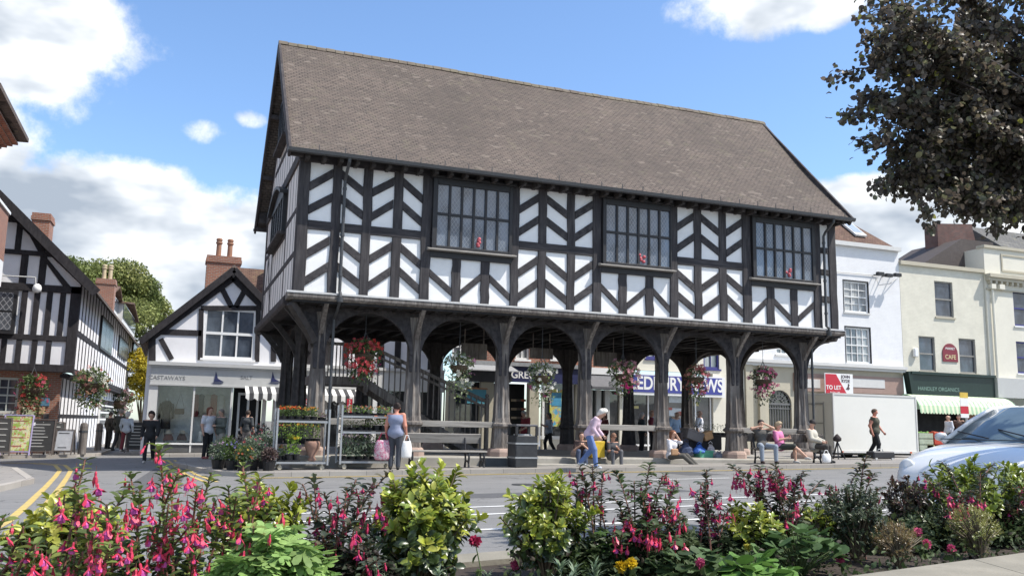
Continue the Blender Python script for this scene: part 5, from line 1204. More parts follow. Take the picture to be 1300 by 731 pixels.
# ---------------------------------------------------------------- figures: one skinned surface per body, clothes as children
def sdf_mesh(prims, h=.014, k=.03, cuts=(), kk=None):
    """round cones (a, b, ra, rb) blended, meshed with surface nets"""
    A = np.array([list(p[0])+list(p[1])+[p[2], p[3]] for p in prims]); mg = .05
    r = np.maximum(A[:,6], A[:,7])[:,None]
    lo = np.minimum(A[:,:3]-r, A[:,3:6]-r).min(0)-mg; hi = np.maximum(A[:,:3]+r, A[:,3:6]+r).max(0)+mg
    n = np.ceil((hi-lo)/h).astype(int)+1; D = np.full(n, 1.0, np.float32)
    ax = [lo[i]+h*np.arange(n[i]) for i in range(3)]
    for j, p in enumerate(A):
        rr = max(p[6], p[7])+.07; l = np.minimum(p[:3], p[3:6])-rr; u = np.maximum(p[:3], p[3:6])+rr
        i0 = np.clip(((l-lo)/h).astype(int), 0, n); i1 = np.clip(((u-lo)/h).astype(int)+2, 0, n)
        X, Y, Z = np.meshgrid(ax[0][i0[0]:i1[0]], ax[1][i0[1]:i1[1]], ax[2][i0[2]:i1[2]], indexing='ij')
        d = p[3:6]-p[:3]; L2 = max(d@d, 1e-9)
        t = np.clip(((X-p[0])*d[0]+(Y-p[1])*d[1]+(Z-p[2])*d[2])/L2, 0, 1)
        q = np.sqrt((X-p[0]-t*d[0])**2+(Y-p[1]-t*d[1])**2+(Z-p[2]-t*d[2])**2)-(p[6]+(p[7]-p[6])*t)
        S = D[i0[0]:i1[0], i0[1]:i1[1], i0[2]:i1[2]]; kj = min(k, max(.006, min(p[6], p[7])*.8))
        hh = np.clip(.5+.5*(S-q)/kj, 0, 1); S[...] = S*(1-hh)+q*hh-kj*hh*(1-hh)
    for c in cuts:   # (point, normal): removes the side the normal points to
        X, Y, Z = np.meshgrid(*ax, indexing='ij'); c0, nn = c; nn = np.array(nn, float); nn /= np.linalg.norm(nn)
        D = np.maximum(D, (X-c0[0])*nn[0]+(Y-c0[1])*nn[1]+(Z-c0[2])*nn[2])
    neg = D < 0; c = np.zeros(tuple(np.array(D.shape)-1)+(3,)); cnt = np.zeros(c.shape[:3])
    def sl(o): return tuple(slice(o[i], D.shape[i]-1+o[i]) for i in range(3))
    for a in range(3):
        for o1 in (0,1):
            for o2 in (0,1):
                o = [0,0,0]; oth = [i for i in range(3) if i != a]; o[oth[0]] = o1; o[oth[1]] = o2; e = list(o); e[a] = 1
                d0, d1 = D[sl(o)], D[sl(e)]; m = (d0 < 0) != (d1 < 0); t = np.where(m, d0/np.where(m, d0-d1, 1), 0)
                for i in range(3): c[..., i] += np.where(m, (t if i == a else o[i]), 0)
                cnt += m
    act = cnt > 0; idx = -np.ones(act.shape, int); idx[act] = np.arange(act.sum()); pos = np.argwhere(act)
    V = lo+h*(pos+c[act]/cnt[act][:,None]); F = []
    for a in range(3):
        o1, o2 = [(1,2),(2,0),(0,1)][a]
        s0 = [slice(None)]*3; s1 = [slice(None)]*3; s0[a] = slice(0,-1); s1[a] = slice(1,None)
        m = neg[tuple(s0)] != neg[tuple(s1)]; q = np.argwhere(m); q = q[(q[:,o1] > 0)&(q[:,o2] > 0)&(q[:,o1] < D.shape[o1]-1)&(q[:,o2] < D.shape[o2]-1)]
        if not len(q): continue
        fl = neg[tuple(s0)][tuple(q.T)]
        def g(d1, d2): r = q.copy(); r[:,o1] -= d1; r[:,o2] -= d2; return idx[tuple(r.T)]
        f = np.stack([g(1,1), g(0,1), g(0,0), g(1,0)], 1); f[~fl] = f[~fl][:, ::-1]; F.append(f[(f >= 0).all(1)])
    b = MB(); b.v = [tuple(v) for v in V]; b.f = [tuple(int(i) for i in f) for f in np.concatenate(F)]; b.m = [0]*len(b.f); b.c = [None]*len(b.f); return b
SKIN = mat('skin', (.55,.33,.24), .6, .06, 6, bmp=0); SKIN2 = mat('skin_tanned', (.48,.26,.18), .6, .06, 6, bmp=0)
def cloth(name, c): return mat('cloth_'+name, c, .85, .12, 7, bmp=.1)
def V3(*a): return np.array(a, float)
def make_person(label, loc, rz, top=None, legs=None, hair=('short', (.05,.035,.03)), H=1.7, pose={}, sleeve=1.0, skirt=None, shoes=(.03,.03,.03), skin=None, fat=1.0, jacket=None, hat=None, stoop=0, group=None, legcut=1.0, neck_low=False):
    s = H/1.7; J = dict(pelvis=(0,0,.95), waist=(0,0,1.08), chest=(0,.0,1.28), neck=(0,.01,1.45), head=(0,-.02,1.58), sl=(-.185,0,1.40), sr=(.185,0,1.40), el=(-.25,.03,1.13), er=(.25,.03,1.13), wl=(-.27,-.06,.90), wr=(.27,-.06,.90),
        hl=(-.085,0,.93), hr=(.085,0,.93), kl=(-.10,-.02,.51), kr=(.10,-.02,.51), al=(-.10,.03,.09), ar=(.10,.03,.09))
    J.update(pose); J = {k: np.array(v, float) for k, v in J.items()}
    face = np.array(pose.get('face', (0,-1,0)), float); face /= np.linalg.norm(face)
    t = thing('person', loc, label, 'person', group, rotz=rz, local=True); t.scale = (s,s,s)
    up = J['head']-J['neck']; up = up/np.linalg.norm(up); hd = J['head']; f = fat
    side = np.cross(face, up)
    torso = [(J['pelvis'], J['waist'], .125*f, .115*f), (J['waist'], J['chest'], .115*f, .13*f)]
    w = (J['sr']-J['sl']); ctr = J['chest']; wn = w/np.linalg.norm(w)
    torso += [(ctr-wn*.06, ctr+wn*.06, .125*f, .125*f), (J['pelvis']-wn*.055, J['pelvis']+wn*.055, .125*f, .125*f), (J['sl']*.92+J['neck']*.08-V3(0,0,.0), J['neck']-V3(0,0,.07), .062, .06), (J['sr'], J['neck']-V3(0,0,.07), .062, .06)]
    bk = np.cross(wn, up)*.0
    def arm(a, b_, c): return [(J[a], J[b_], .056*f, .044*f), (J[b_], J[c], .043*f, .029)]
    arms = arm('sl','el','wl')+arm('sr','er','wr')
    hands = []
    for e, wj, sg in (('el','wl',1),('er','wr',-1)):
        d = J[wj]-J[e]; d = d/np.linalg.norm(d); hp = J[wj]+d*.045; inn = np.cross(d, V3(0,1,0)) ; ln = np.linalg.norm(inn); inn = V3(sg,0,0) if ln < .1 else V3(sg,0,0)-d*(d@V3(sg,0,0)); inn /= max(np.linalg.norm(inn), 1e-6)
        fwd = np.cross(d, inn); hands += [(J[wj], hp+d*.02, .026, .030)]
        for i, ln in enumerate((.062,.072,.066,.050)):
            o = hp+d*.035+fwd*(i-1.5)*.019; m = o+d*ln*.5+inn*.006; hands += [(o, m, .0095, .009), (m, m+d*ln*.45+inn*.018, .009, .0075)]
        o = hp-d*.0-fwd*.028; hands += [(o, o+d*.03-fwd*.018+inn*.012, .011, .010), (o+d*.03-fwd*.018+inn*.012, o+d*.058-fwd*.016+inn*.022, .010, .008)]
    def leg(a, b_, c): return [(J[a], J[b_], .085*f, .056), (J[b_], J[b_]*.6+J[c]*.4, .054, .054), (J[b_]*.6+J[c]*.4, J[c], .054, .036)]
    lg = leg('hl','kl','al')+leg('hr','kr','ar')
    def foot(kn, an):
        d = np.array(pose.get('foot_'+an[1], face*V3(1,1,0)), float); d = d/max(np.linalg.norm(d), 1e-6); a = J[an]; return [(a+V3(0,0,-.03), a+d*.13+V3(0,0,-.052), .038, .028), (a+V3(0,0,-.035)-d*.035, a+V3(0,0,-.045), .034, .034)]
    ft = foot('kl','al')+foot('kr','ar')
    head = [(J['neck']-up*.05, hd-up*.02, .052, .05), (hd+up*.045-face*.022, hd+up*.045+face*.008, .088, .084), (hd-up*.045+face*.018, hd-up*.06+face*.035, .062, .045), (hd+face*.088+up*.02, hd+face*.108-up*.008, .010, .014), (hd+side*.083, hd+side*.083+up*.02, .016, .018), (hd-side*.083, hd-side*.083+up*.02, .016, .018), (hd+face*.086-up*.043-side*.016, hd+face*.086-up*.043+side*.016, .008, .008)]
    build('body', sdf_mesh(torso+arms+hands+lg+ft+head, .0135), skin or SKIN, t, smooth=True)
    b = MB()
    for s_ in (-1, 1): c = hd+face*.083+up*.022+side*s_*.032; b.lathe([(0,-.008),(.008,-.004),(.009,.0),(.008,.004),(0,.008)], c, 6)
    build('eyes', b, mat('eye_dark', (.03,.02,.02), .3, 0, 5, bmp=0), t, smooth=True)
    infl = lambda P, e, e2=None: [(a, b_, ra+e, rb+(e if e2 is None else e2)) for a, b_, ra, rb in P]
    if top:
        P = infl(torso, .014)
        if sleeve > 0:
            for a, b_, c in (('sl','el','wl'),('sr','er','wr')):
                up_t = min(sleeve*2, 1); P += [(J[a], J[a]+(J[b_]-J[a])*up_t, .074*f, (.064-.004*up_t)*f)]
                if sleeve > .5: q = (sleeve-.5)*2*.93; P += [(J[b_], J[b_]+(J[c]-J[b_])*q, .060*f, .044*f)]
        cuts = [(J['neck']+V3(0,0,-.005) if not neck_low else J['neck']-V3(0,0,.05), up)]
        hem = pose.get('hem'); 
        if jacket: P = infl(P, .012)+[(J['pelvis'], J['pelvis']-V3(0,0,.05), .15*f, .155*f)]
        build('jacket' if jacket else 'top', sdf_mesh(P, .0135, cuts=cuts), cloth(*top), t, smooth=True)
    if legs:
        P = [(J['pelvis']-wn*.05, J['pelvis']+wn*.05, .137*f, .137*f)]
        for a, b_, c in (('hl','kl','al'),('hr','kr','ar')):
            e = J[b_]+(J[c]-J[b_])*max(0, legcut*1.0-.04) if legcut > .02 else J[b_]
            P += [(J[a], J[b_], .100*f, .074), (J[b_], e, .074, .060)]
        build('trousers', sdf_mesh(P, .0135, .02), cloth(*legs), t, smooth=True)
    if skirt:
        P = [(J['pelvis'], J['pelvis']*.45+(J['kl']+J['kr'])*.275, .145*f, .17), (J['hl'], J['kl'], .11, .10), (J['hr'], J['kr'], .11, .10)]
        build('skirt', sdf_mesh(P, .0135, .05), cloth(*skirt), t, smooth=True)
    build_each('shoe', sdf_mesh(infl(ft, .009), .0135, .012), cloth('shoe%d' % int(shoes[0]*100), shoes), t, smooth=True)
    hk, hc = hair
    if hk != 'bald':
        P = [(hd+up*.055-face*.022, hd+up*.062+face*.0, .100, .094)]; cuts = [(hd+face*.045+up*.055, face-up*.75)]
        if hk == 'bob': P += [(hd-face*.03+up*.04, hd-face*.035-up*.055, .10, .082)]; cuts = [(hd+face*.035+up*.05, face-up*.5)]
        if hk == 'curly': P += [(hd-face*.02+up*.06, hd+up*.085+face*.02, .112, .104), (hd-face*.03, hd-face*.04-up*.02, .10, .09)]; cuts = [(hd+face*.05+up*.05, face-up*.9)]
        if hk == 'bun': P += [(hd-face*.10+up*.11, hd-face*.12+up*.11, .045, .04)]
        if hk == 'fringe': cuts = [(hd+face*.03+up*.02, face-up*1.4)]; P = [(hd+up*.03-face*.045, hd+up*.02-face*.03, .093, .09)]
        build('hair', sdf_mesh(P, .012, .03, cuts), mat('hair_%d_%d' % (int(hc[0]*100), int(hc[2]*100)), hc, .7, .3, 30, (1,1,.3), bmp=.4), t, smooth=True)
    if hat:
        hn, hcol = hat; P = [(hd+up*.075, hd+up*.10, .104, .092)]; hm = cloth('hat_'+hn, hcol)
        cu = [(hd+up*.055, -up)]
        o = build('hat', sdf_mesh(P, .012, .02, cu), hm, t, smooth=True)
        if hn != 'beanie': q = hd+up*.065+face*.09; build('cap_peak', sdf_mesh([(q-side*.04, q+side*.04, .034, .034), (q+face*.035-side*.03, q+face*.035+side*.03, .026, .026)], .012, .02, [(q+up*.012, up), (q-up*.006, -up)]), hm, o, smooth=True)
    return t
def stand_at(px, py, d):
    """a point on the pavement seen at this pixel column at forward distance d"""
    p = DP(px, py, d); return (p.x, p.y)
WALK = dict(kl=(-.10,-.14,.52), al=(-.10,-.10,.11), kr=(.10,.04,.52), ar=(.10,.26,.14), el=(-.26,.10,1.14), wl=(-.27,.02,.90), er=(.26,-.06,1.14), wr=(.26,-.22,.93))
camyaw = -YAW      # rotation z that makes local -y face the camera direction
def face_rz(deg):  # 0: faces the camera, 90: faces right in the picture, 180: back to us, -90: faces left
    return camyaw+math.radians(deg)
PL = .43
def P_(label, px, py, d, deg, dzp=.10, z=None, **k):
    x, y = stand_at(px, py, d); return make_person(label, (x, y, (gz(x, y)+dzp) if z is None else z), face_rz(deg), **k)
P_('woman in black jacket and trousers over a cream blouse walking on the road', 190, 560, 28.0, 10, 0.0, top=('black', (.02,.02,.022)), legs=('black', (.018,.018,.02)), hair=('curly', (.03,.02,.018)), H=1.6, jacket=1, shoes=(.5,.48,.45), pose=WALK)
bpy_last = None
P_('woman in white T-shirt and black trousers beside the man in the grey jumper', 264, 550, 29.6, 60, top=('white', (.66,.66,.70)), legs=('black', (.018,.018,.02)), hair=('bob', (.16,.055,.03)), H=1.68, sleeve=.35, fat=1.12, shoes=(.3,.1,.1))
P_('man in grey-green jumper and beige trousers outside the gabled shop', 280, 550, 29.8, -40, top=('greygreen', (.13,.14,.12)), legs=('beige', (.36,.33,.28)), hair=('short', (.2,.17,.14)), H=1.62, pose=dict(el=(-.25,-.03,1.14), wl=(-.12,-.26,1.12), er=(.25,-.03,1.14), wr=(.13,-.27,1.14)), fat=1.1)
P_('person in dark grey shirt entering the gabled shop doorway', 313, 550, 36.0, 170, top=('darkgrey', (.06,.065,.07)), legs=('greybrown', (.2,.18,.17)), H=1.7, sleeve=.6)
P_('man in dark olive jacket walking away up the side street', 151.5, 550, 37.0, 175, top=('darkolive', (.05,.052,.045)), legs=('charcoal', (.045,.045,.05)), hair=('short', (.25,.22,.2)), H=1.74, jacket=1, pose=WALK)
P_('woman in pale blue cardigan and maroon trousers walking away up the side street', 160, 550, 36.6, 190, top=('paleblue', (.45,.50,.56)), legs=('maroon', (.16,.03,.04)), hair=('curly', (.5,.48,.45)), H=1.62, pose=WALK, shoes=(.5,.5,.5))
P_('person in dark clothes standing by the inn doorway', 62+76, 552, 42, 150, top=('darkbrown', (.04,.035,.03)), legs=('black', (.018,.018,.02)), H=1.7)
LADY7 = P_('woman in blue-grey vest top and leggings carrying bags, seen from behind at the flower stall', 502, 560, 22.6, 172, top=('bluegrey', (.24,.27,.38)), legs=('slate', (.055,.06,.075)), hair=('bun', (.03,.02,.018)), H=1.66, sleeve=0, skin=mat('skin_sunburnt', (.55,.24,.17), .55, .1, 6, bmp=0), fat=1.2, neck_low=True, pose=dict(face=(.25,-1,0)))
P_('man in dark red shirt standing behind the litter bin', 667, 550, 32.5, -60, top=('darkred', (.24,.035,.045)), legs=('slate', (.055,.06,.075)), hair=('short', (.35,.33,.31)), H=1.68, sleeve=.6, pose=dict(head=(0,-.08,1.56), neck=(0,-.03,1.44), er=(.25,-.02,1.14), wr=(.16,-.22,1.02)), fat=1.1)
P_('woman in pale blue shirt and black trousers looking at her phone', 697, 550, 35.2, -75, top=('greyblue', (.33,.38,.44)), legs=('black', (.018,.018,.02)), hair=('bob', (.10,.08,.07)), H=1.64, sleeve=.5, pose={**WALK, 'wl':(-.10,-.27,1.22), 'el':(-.24,-.06,1.14), 'wr':(.10,-.27,1.20), 'er':(.24,-.06,1.14)})
LEAN = dict(pelvis=(0,.05,.93), waist=(0,-.02,1.05), chest=(0,-.12,1.22), neck=(0,-.22,1.37), head=(0,-.30,1.47), sl=(-.17,-.17,1.33), sr=(.17,-.17,1.33), el=(-.22,-.10,1.07), wl=(-.20,-.25,.88), er=(.22,-.14,1.07), wr=(.20,-.30,.90), hl=(-.085,.05,.91), hr=(.085,.05,.91), kl=(-.10,-.12,.52), al=(-.10,-.16,.09), kr=(.10,.0,.50), ar=(.10,.30,.16), face=(0,-1,-.25))
P_('white-haired woman in pink cardigan and blue jeans leaning forward beside the step', 750, 560, 23.6, 75, top=('pink', (.62,.46,.55)), legs=('jeans', (.13,.20,.42)), hair=('curly', (.72,.69,.62)), H=1.66, pose=LEAN, shoes=(.6,.62,.66))
def seated(seat=.43, back=0, knee=.48, spread=.12, reach=.42, feet=.0):
    z = seat+.10; return dict(pelvis=(0,.0,z), waist=(0,.02+back*.3,z+.13), chest=(0,back*.8,z+.33), neck=(0,back,z+.50), head=(0,back-.03,z+.63), sl=(-.18,back,z+.45), sr=(.18,back,z+.45), el=(-.23,back-.08,z+.20), er=(.23,back-.08,z+.20), wl=(-.14,-.26,z+.12), wr=(.14,-.26,z+.12), hl=(-.09,-.02,z-.02), hr=(.09,-.02,z-.02), kl=(-spread,-reach,knee+.03), kr=(spread,-reach,knee+.03), al=(-spread,-reach-.02,.09+feet), ar=(spread,-reach-.02,.09+feet))
def step_xy(px, y): p = FY(px, 560, y); return p.x
def SIT(label, px, Y, z0, seat, deg, **k):
    po = seated(seat, **k.pop('sit', {})); po.update(k.pop('pose', {})); return make_person(label, (step_xy(px, Y), Y, z0), math.radians(deg), pose=po, **k)
zf = lambda x, y: gz(x, y)+.10
SIT('young person with brown hair in dark top crouched on the step behind the leaning woman', 738, .10, .16, .27, -20, top=('brownish', (.07,.045,.04)), legs=('jeansdark', (.07,.09,.15)), hair=('bob', (.06,.03,.02)), H=1.5, sleeve=.4, sit=dict(knee=.5, reach=.33, back=-.08), pose=dict(wl=(-.05,-.30,.72), wr=(.05,-.30,.72)))
SIT('boy in brown cap and dark T-shirt sitting on the step with knees up', 776.5, .10, .16, .27, 10, top=('charcoaltee', (.06,.06,.065)), legs=('jeansgrey', (.12,.12,.13)), hair=('short', (.05,.03,.02)), hat=('capbrown', (.22,.12,.08)), H=1.45, sleeve=.4, skin=SKIN2, sit=dict(knee=.52, reach=.30, back=-.06, spread=.18), pose=dict(wl=(-.16,-.38,.55), wr=(-.02,-.34,.70)), shoes=(.03,.03,.03))
SIT('woman in white top sitting on the step shading her face with a hand', 852, .15, .16, .27, 25, top=('white', (.66,.66,.70)), legs=('olive', (.09,.085,.075)), hair=('bob', (.20,.08,.04)), H=1.66, sleeve=.9, sit=dict(knee=.42, reach=.42, back=-.04), pose=dict(wr=(.02,-.20,.98), er=(.22,-.20,.78), al=(.12,-.86,.02), kl=(.02,-.45,.36), ar=(.30,-.84,.02), kr=(.2,-.44,.38)), shoes=(.04,.03,.03))
P_('elderly man in light blue shirt behind the goods heaped beside the post', 857, 550, 33.5, 35, top=('lightblue', (.38,.50,.68)), legs=('navy', (.03,.035,.06)), hair=('fringe', (.6,.58,.55)), H=1.72, sleeve=.6, pose=dict(head=(0,-.12,1.54), neck=(0,-.04,1.43)), fat=1.12)
P_('bald man in white shirt seen from the side behind the goods', 888, 550, 34.5, 60, top=('whiteshirt', (.62,.63,.68)), legs=('navy', (.03,.035,.06)), hair=('fringe', (.6,.58,.55)), H=1.74, sleeve=.6)
P_('grey-haired person in dark top near the newsagent window', 814.5, 550, 36.0, 100, top=('darkteal', (.03,.045,.05)), legs=('black', (.018,.018,.02)), hair=('bob', (.4,.39,.38)), H=1.68)
P_('man in maroon and black beside the post near the newsagent', 827.5, 550, 35.0, 80, top=('maroontop', (.18,.03,.05)), legs=('black', (.018,.018,.02)), hair=('fringe', (.35,.25,.2)), H=1.76, skin=SKIN2)
P_('woman with auburn hair in dark red coat behind the white-haired woman', 768, 550, 36.5, -80, top=('redbrown', (.16,.04,.04)), legs=('black', (.018,.018,.02)), hair=('bob', (.15,.07,.05)), H=1.66, jacket=1)
YB = -.55
SIT('man in jeans and dark patterned top on the bench with one arm raised', 968, YB, zf(15.3,YB), .44, -14, top=('charcoalpattern', (.085,.08,.075)), legs=('jeanspale', (.26,.30,.36)), hair=('short', (.04,.03,.03)), H=1.72, sleeve=.35, sit=dict(back=.12, reach=.46, spread=.22), pose=dict(er=(.30,-.12,1.06), wr=(.08,-.14,1.16), el=(-.32,.05,1.04), wl=(-.10,.02,1.10)), shoes=(.05,.03,.03))
SIT('woman in bright pink top on the bench between two men', 991, YB, zf(16,YB), .44, 28, top=('brightpink', (.62,.20,.38)), legs=('blackflower', (.04,.045,.04)), hair=('curly', (.42,.33,.22)), H=1.62, sleeve=.5, legcut=.0, sit=dict(back=.10), pose=dict(kl=(-.02,-.46,.56), al=(.14,-.80,.22), wl=(-.05,-.24,.80), wr=(.08,-.24,.84)), shoes=(.5,.42,.36), fat=1.12)
SIT('man in cream jacket and dark cap at the right end of the bench', 1034, YB, zf(17.3,YB), .44, 30, top=('creamjacket', (.50,.47,.40)), legs=('darkolivetrousers', (.06,.055,.05)), hair=('fringe', (.4,.38,.35)), hat=('capdark', (.04,.035,.035)), H=1.70, jacket=1, fat=1.12, sit=dict(back=.10))
P_('man in olive waistcoat with bare pink arms walking in front of the white trailer', 1111, 560, 31.8, 55, 0.12, top=('olivevest', (.075,.075,.055)), legs=('black', (.018,.018,.02)), hair=('short', (.10,.07,.05)), H=1.74, sleeve=.1, skin=mat('skin_sunburnt', (.55,.24,.17), .55, .1, 6, bmp=0), fat=1.2, pose=WALK)
P_('bald man in white shirt outside the green-awning shop', 1205, 550, 44.5, -80, top=('whiteshirt', (.62,.63,.68)), legs=('black', (.018,.018,.02)), hair=('fringe', (.3,.25,.2)), H=1.74)
P_('person in brown top outside the green-awning shop', 1218, 550, 45.5, -30, top=('brown', (.10,.06,.045)), legs=('black', (.018,.018,.02)), hair=('short', (.10,.07,.05)), H=1.78)
# bags held by people
def bag(name, label, cat, c, w, h, m, m2=None):
    t = thing(name, c, label, cat); x, y, z = c; b = MB(); n = 8; vs = []
    b.lathe([(w*.40,-h),(w*.5,-h*.9),(w*.5,-h*.4),(w*.42,-.05),(w*.36,0)], (x,y,z), 10, sy=.5); build('sack', b, m, t, smooth=True)
    b = MB(); b.tube([(x-w*.3,y,z-.02),(x-w*.12,y,z+h*.35),(x+w*.12,y,z+h*.35),(x+w*.3,y,z-.02)], .012, 6); build('handle', b, m2 or m, t); return t
lp = LADY7.location
R_ = lambda dx_, dy_: Vector((lp.x, lp.y, 0))+Vector((CR.x,CR.y,0))*dx_+Vector((CW.x,CW.y,0))*dy_
q = R_(-.30,-.02); bag('shopping_bag', 'pink and white shopping bag held in the left hand of the woman at the stall', 'bag', (q.x, q.y, lp.z+.74), .46, .50, mat_poster('bag_pink', ((.55,.50,.52),(.50,.06,.18),(.60,.45,.50),(.6,.6,.6)), 6), cloth('bagred', (.5,.04,.10)))
q = R_(.29,.0); bag('carrier_bag', 'white carrier bag held in the right hand of the woman at the stall', 'bag', (q.x, q.y, lp.z+.72), .28, .42, M['white_paint'])
p = GP(1050, 597, .1); bag('carrier_bag', 'white carrier bag on the ground at the feet of the man in the cream jacket', 'bag', (step_xy(1047,-1.0), -1.05, zf(17,-1)+.30), .34, .28, M['white_paint'])
b = MB(); q = (step_xy(855,-.2), -.14, .62); b.box(q[0]-.13, q[0]+.12, q[1]-.16, q[1]-.09, q[2]-.08, q[2]+.12); o = build('paper_bag', b, mat('kraft', (.42,.25,.14), .8), None, bevel=.03, base=q); tag(o, 'brown paper bag on the lap of the woman seated on the step', 'bag')
# ---------------------------------------------------------------- vegetation
RG = np.random.default_rng(11)
def tmpl(kind):
    if kind == 'big':     # broad leaf, folded and drooping, 8 faces
        u = [0,.22,.52,.80,1]; w = [0,.34,.50,.38,0]; bend = [0,.0,-.04,-.12,-.24]
        v = [(u[i],0,bend[i]) for i in range(5)]+[(u[i],w[i],bend[i]+.10*w[i]*2) for i in (1,2,3)]+[(u[i],-w[i],bend[i]+.10*w[i]*2) for i in (1,2,3)]
        return np.array(v), [(0,8,1),(0,1,5),(1,8,9,2),(1,2,6,5),(2,9,10,3),(2,3,7,6),(3,10,4),(3,4,7)]
    if kind == 'small':
        v = [(0,0,0),(.5,0,-.03),(1,0,-.16),(.45,.5,.06),(.45,-.5,.06)]; return np.array(v, float), [(0,4,1),(0,1,3),(1,4,2),(1,2,3)]
    if kind == 'petal5':  # five-petalled floret facing the normal
        v = [(0,0,0)]; f = []
        for k in range(5):
            a = 2*PI*k/5; 
            for r, da, z in ((.5,-.42,.10),(.62,0,.16),(.5,.42,.10)): v.append((r*math.cos(a+da), r*math.sin(a+da), z))
            o = 1+3*k; f.append((0,o,o+1,o+2))
        return np.array(v), f
    if kind == 'blade':
        return np.array([(0,.5,0),(0,-.5,0),(.5,.4,.12),(.5,-.4,.12),(1,0,.0)], float), [(0,1,3,2),(2,3,4)]
    if kind == 'palmate':  # cut geranium leaf
        v = [(0,0,0)]; f = []
        for k in range(7):
            a = -2.3+4.6*k/6
            pts = [(.20,a-.36),(.38,a-.30),(.44,a-.22),(.50,a-.20),(.58,a),(.50,a+.20),(.44,a+.22),(.38,a+.30),(.20,a+.36)]
            o = len(v)
            for r, t in pts: v.append((r*math.cos(t)+.0, r*math.sin(t), .10*r-.35*r*r))
            f.append((0,)+tuple(range(o, o+9)))
        return np.array(v), f
    if kind == 'round':
        v = [(.5,0,-.06)]; f = []
        for k in range(9): a = 2*PI*k/9; v.append((.5+.5*math.cos(a), .5*math.sin(a), .03*math.sin(3*a)))
        for k in range(9): f.append((0, 1+k, 1+(k+1)%9))
        return np.array(v), f
T_ = {k: tmpl(k) for k in ('big','small','petal5','blade','palmate','round')}
def nrm(a): return a/np.maximum(np.linalg.norm(a, axis=1, keepdims=True), 1e-9)
def leaf_mesh(name, P, A, Nn, Ls, Ws, C, kind, mat_, parent, base=None):
    """many leaves in one mesh: base points P, axes A, normals Nn, lengths, widths, colours"""
    tv, tf = T_[kind]; n = len(P); A = nrm(A); B = nrm(np.cross(Nn, A)); K = np.cross(A, B)
    V = P[:,None,:]+A[:,None,:]*(tv[None,:,0:1]*Ls[:,None,None])+B[:,None,:]*(tv[None,:,1:2]*Ws[:,None,None])+K[:,None,:]*(tv[None,:,2:3]*Ls[:,None,None])
    m = len(tv); b = BASE.get(parent.name, Vector((0,0,0))) if parent else (Vector(base) if base is not None else Vector((0,0,0)))
    V = V.reshape(-1,3)-np.array(b); sizes = [len(f) for f in tf]; flat = np.concatenate([np.array(f) for f in tf])
    loops = (np.arange(n)[:,None]*m+flat[None,:]).ravel().astype(np.int32); tot = np.tile(sizes, n).astype(np.int32); st = np.concatenate([[0], np.cumsum(tot)[:-1]]).astype(np.int32)
    me = bpy.data.meshes.new(name); me.vertices.add(len(V)); me.vertices.foreach_set('co', V.ravel().astype(np.float32))
    me.loops.add(len(loops)); me.loops.foreach_set('vertex_index', loops); me.polygons.add(len(tot)); me.polygons.foreach_set('loop_start', st)
    me.polygons.foreach_set('use_smooth', [kind in ('big','round')]*len(tot)); me.update(calc_edges=True)
    at = me.color_attributes.new('tint', 'FLOAT_COLOR', 'POINT'); cc = np.ones((len(V),4), np.float32); cc[:,:3] = np.repeat(C, m, 0); at.data.foreach_set('color', cc.ravel())
    me.materials.append(mat_); o = bpy.data.objects.new(name, me); COL.objects.link(o)
    if parent: o.parent = parent; BASE[o.name] = b
    else: o.location = b
    return o
def rdir(n, up=0.0): v = RG.normal(size=(n,3)); v[:,2] += up; return nrm(v)
def pick(n, cols, jit=.15):
    c = np.array(cols)[RG.integers(0, len(cols), n)]; return np.clip(c*(1+RG.normal(size=(n,1))*jit), 0, 1)
GL = mat_leaf('leaf_glossy', .34, .22, .6); ML = mat_leaf('leaf_matt', .6, .25, .3); FLW = mat_leaf('petal', .6, .30, .3); STEM = mat('stem', (.10,.075,.045), .7, .2, 20); GST = mat('stem_green', (.10,.14,.05), .6, .2, 20)
RST = mat('stem_red', (.16,.07,.05), .6, .2, 20)

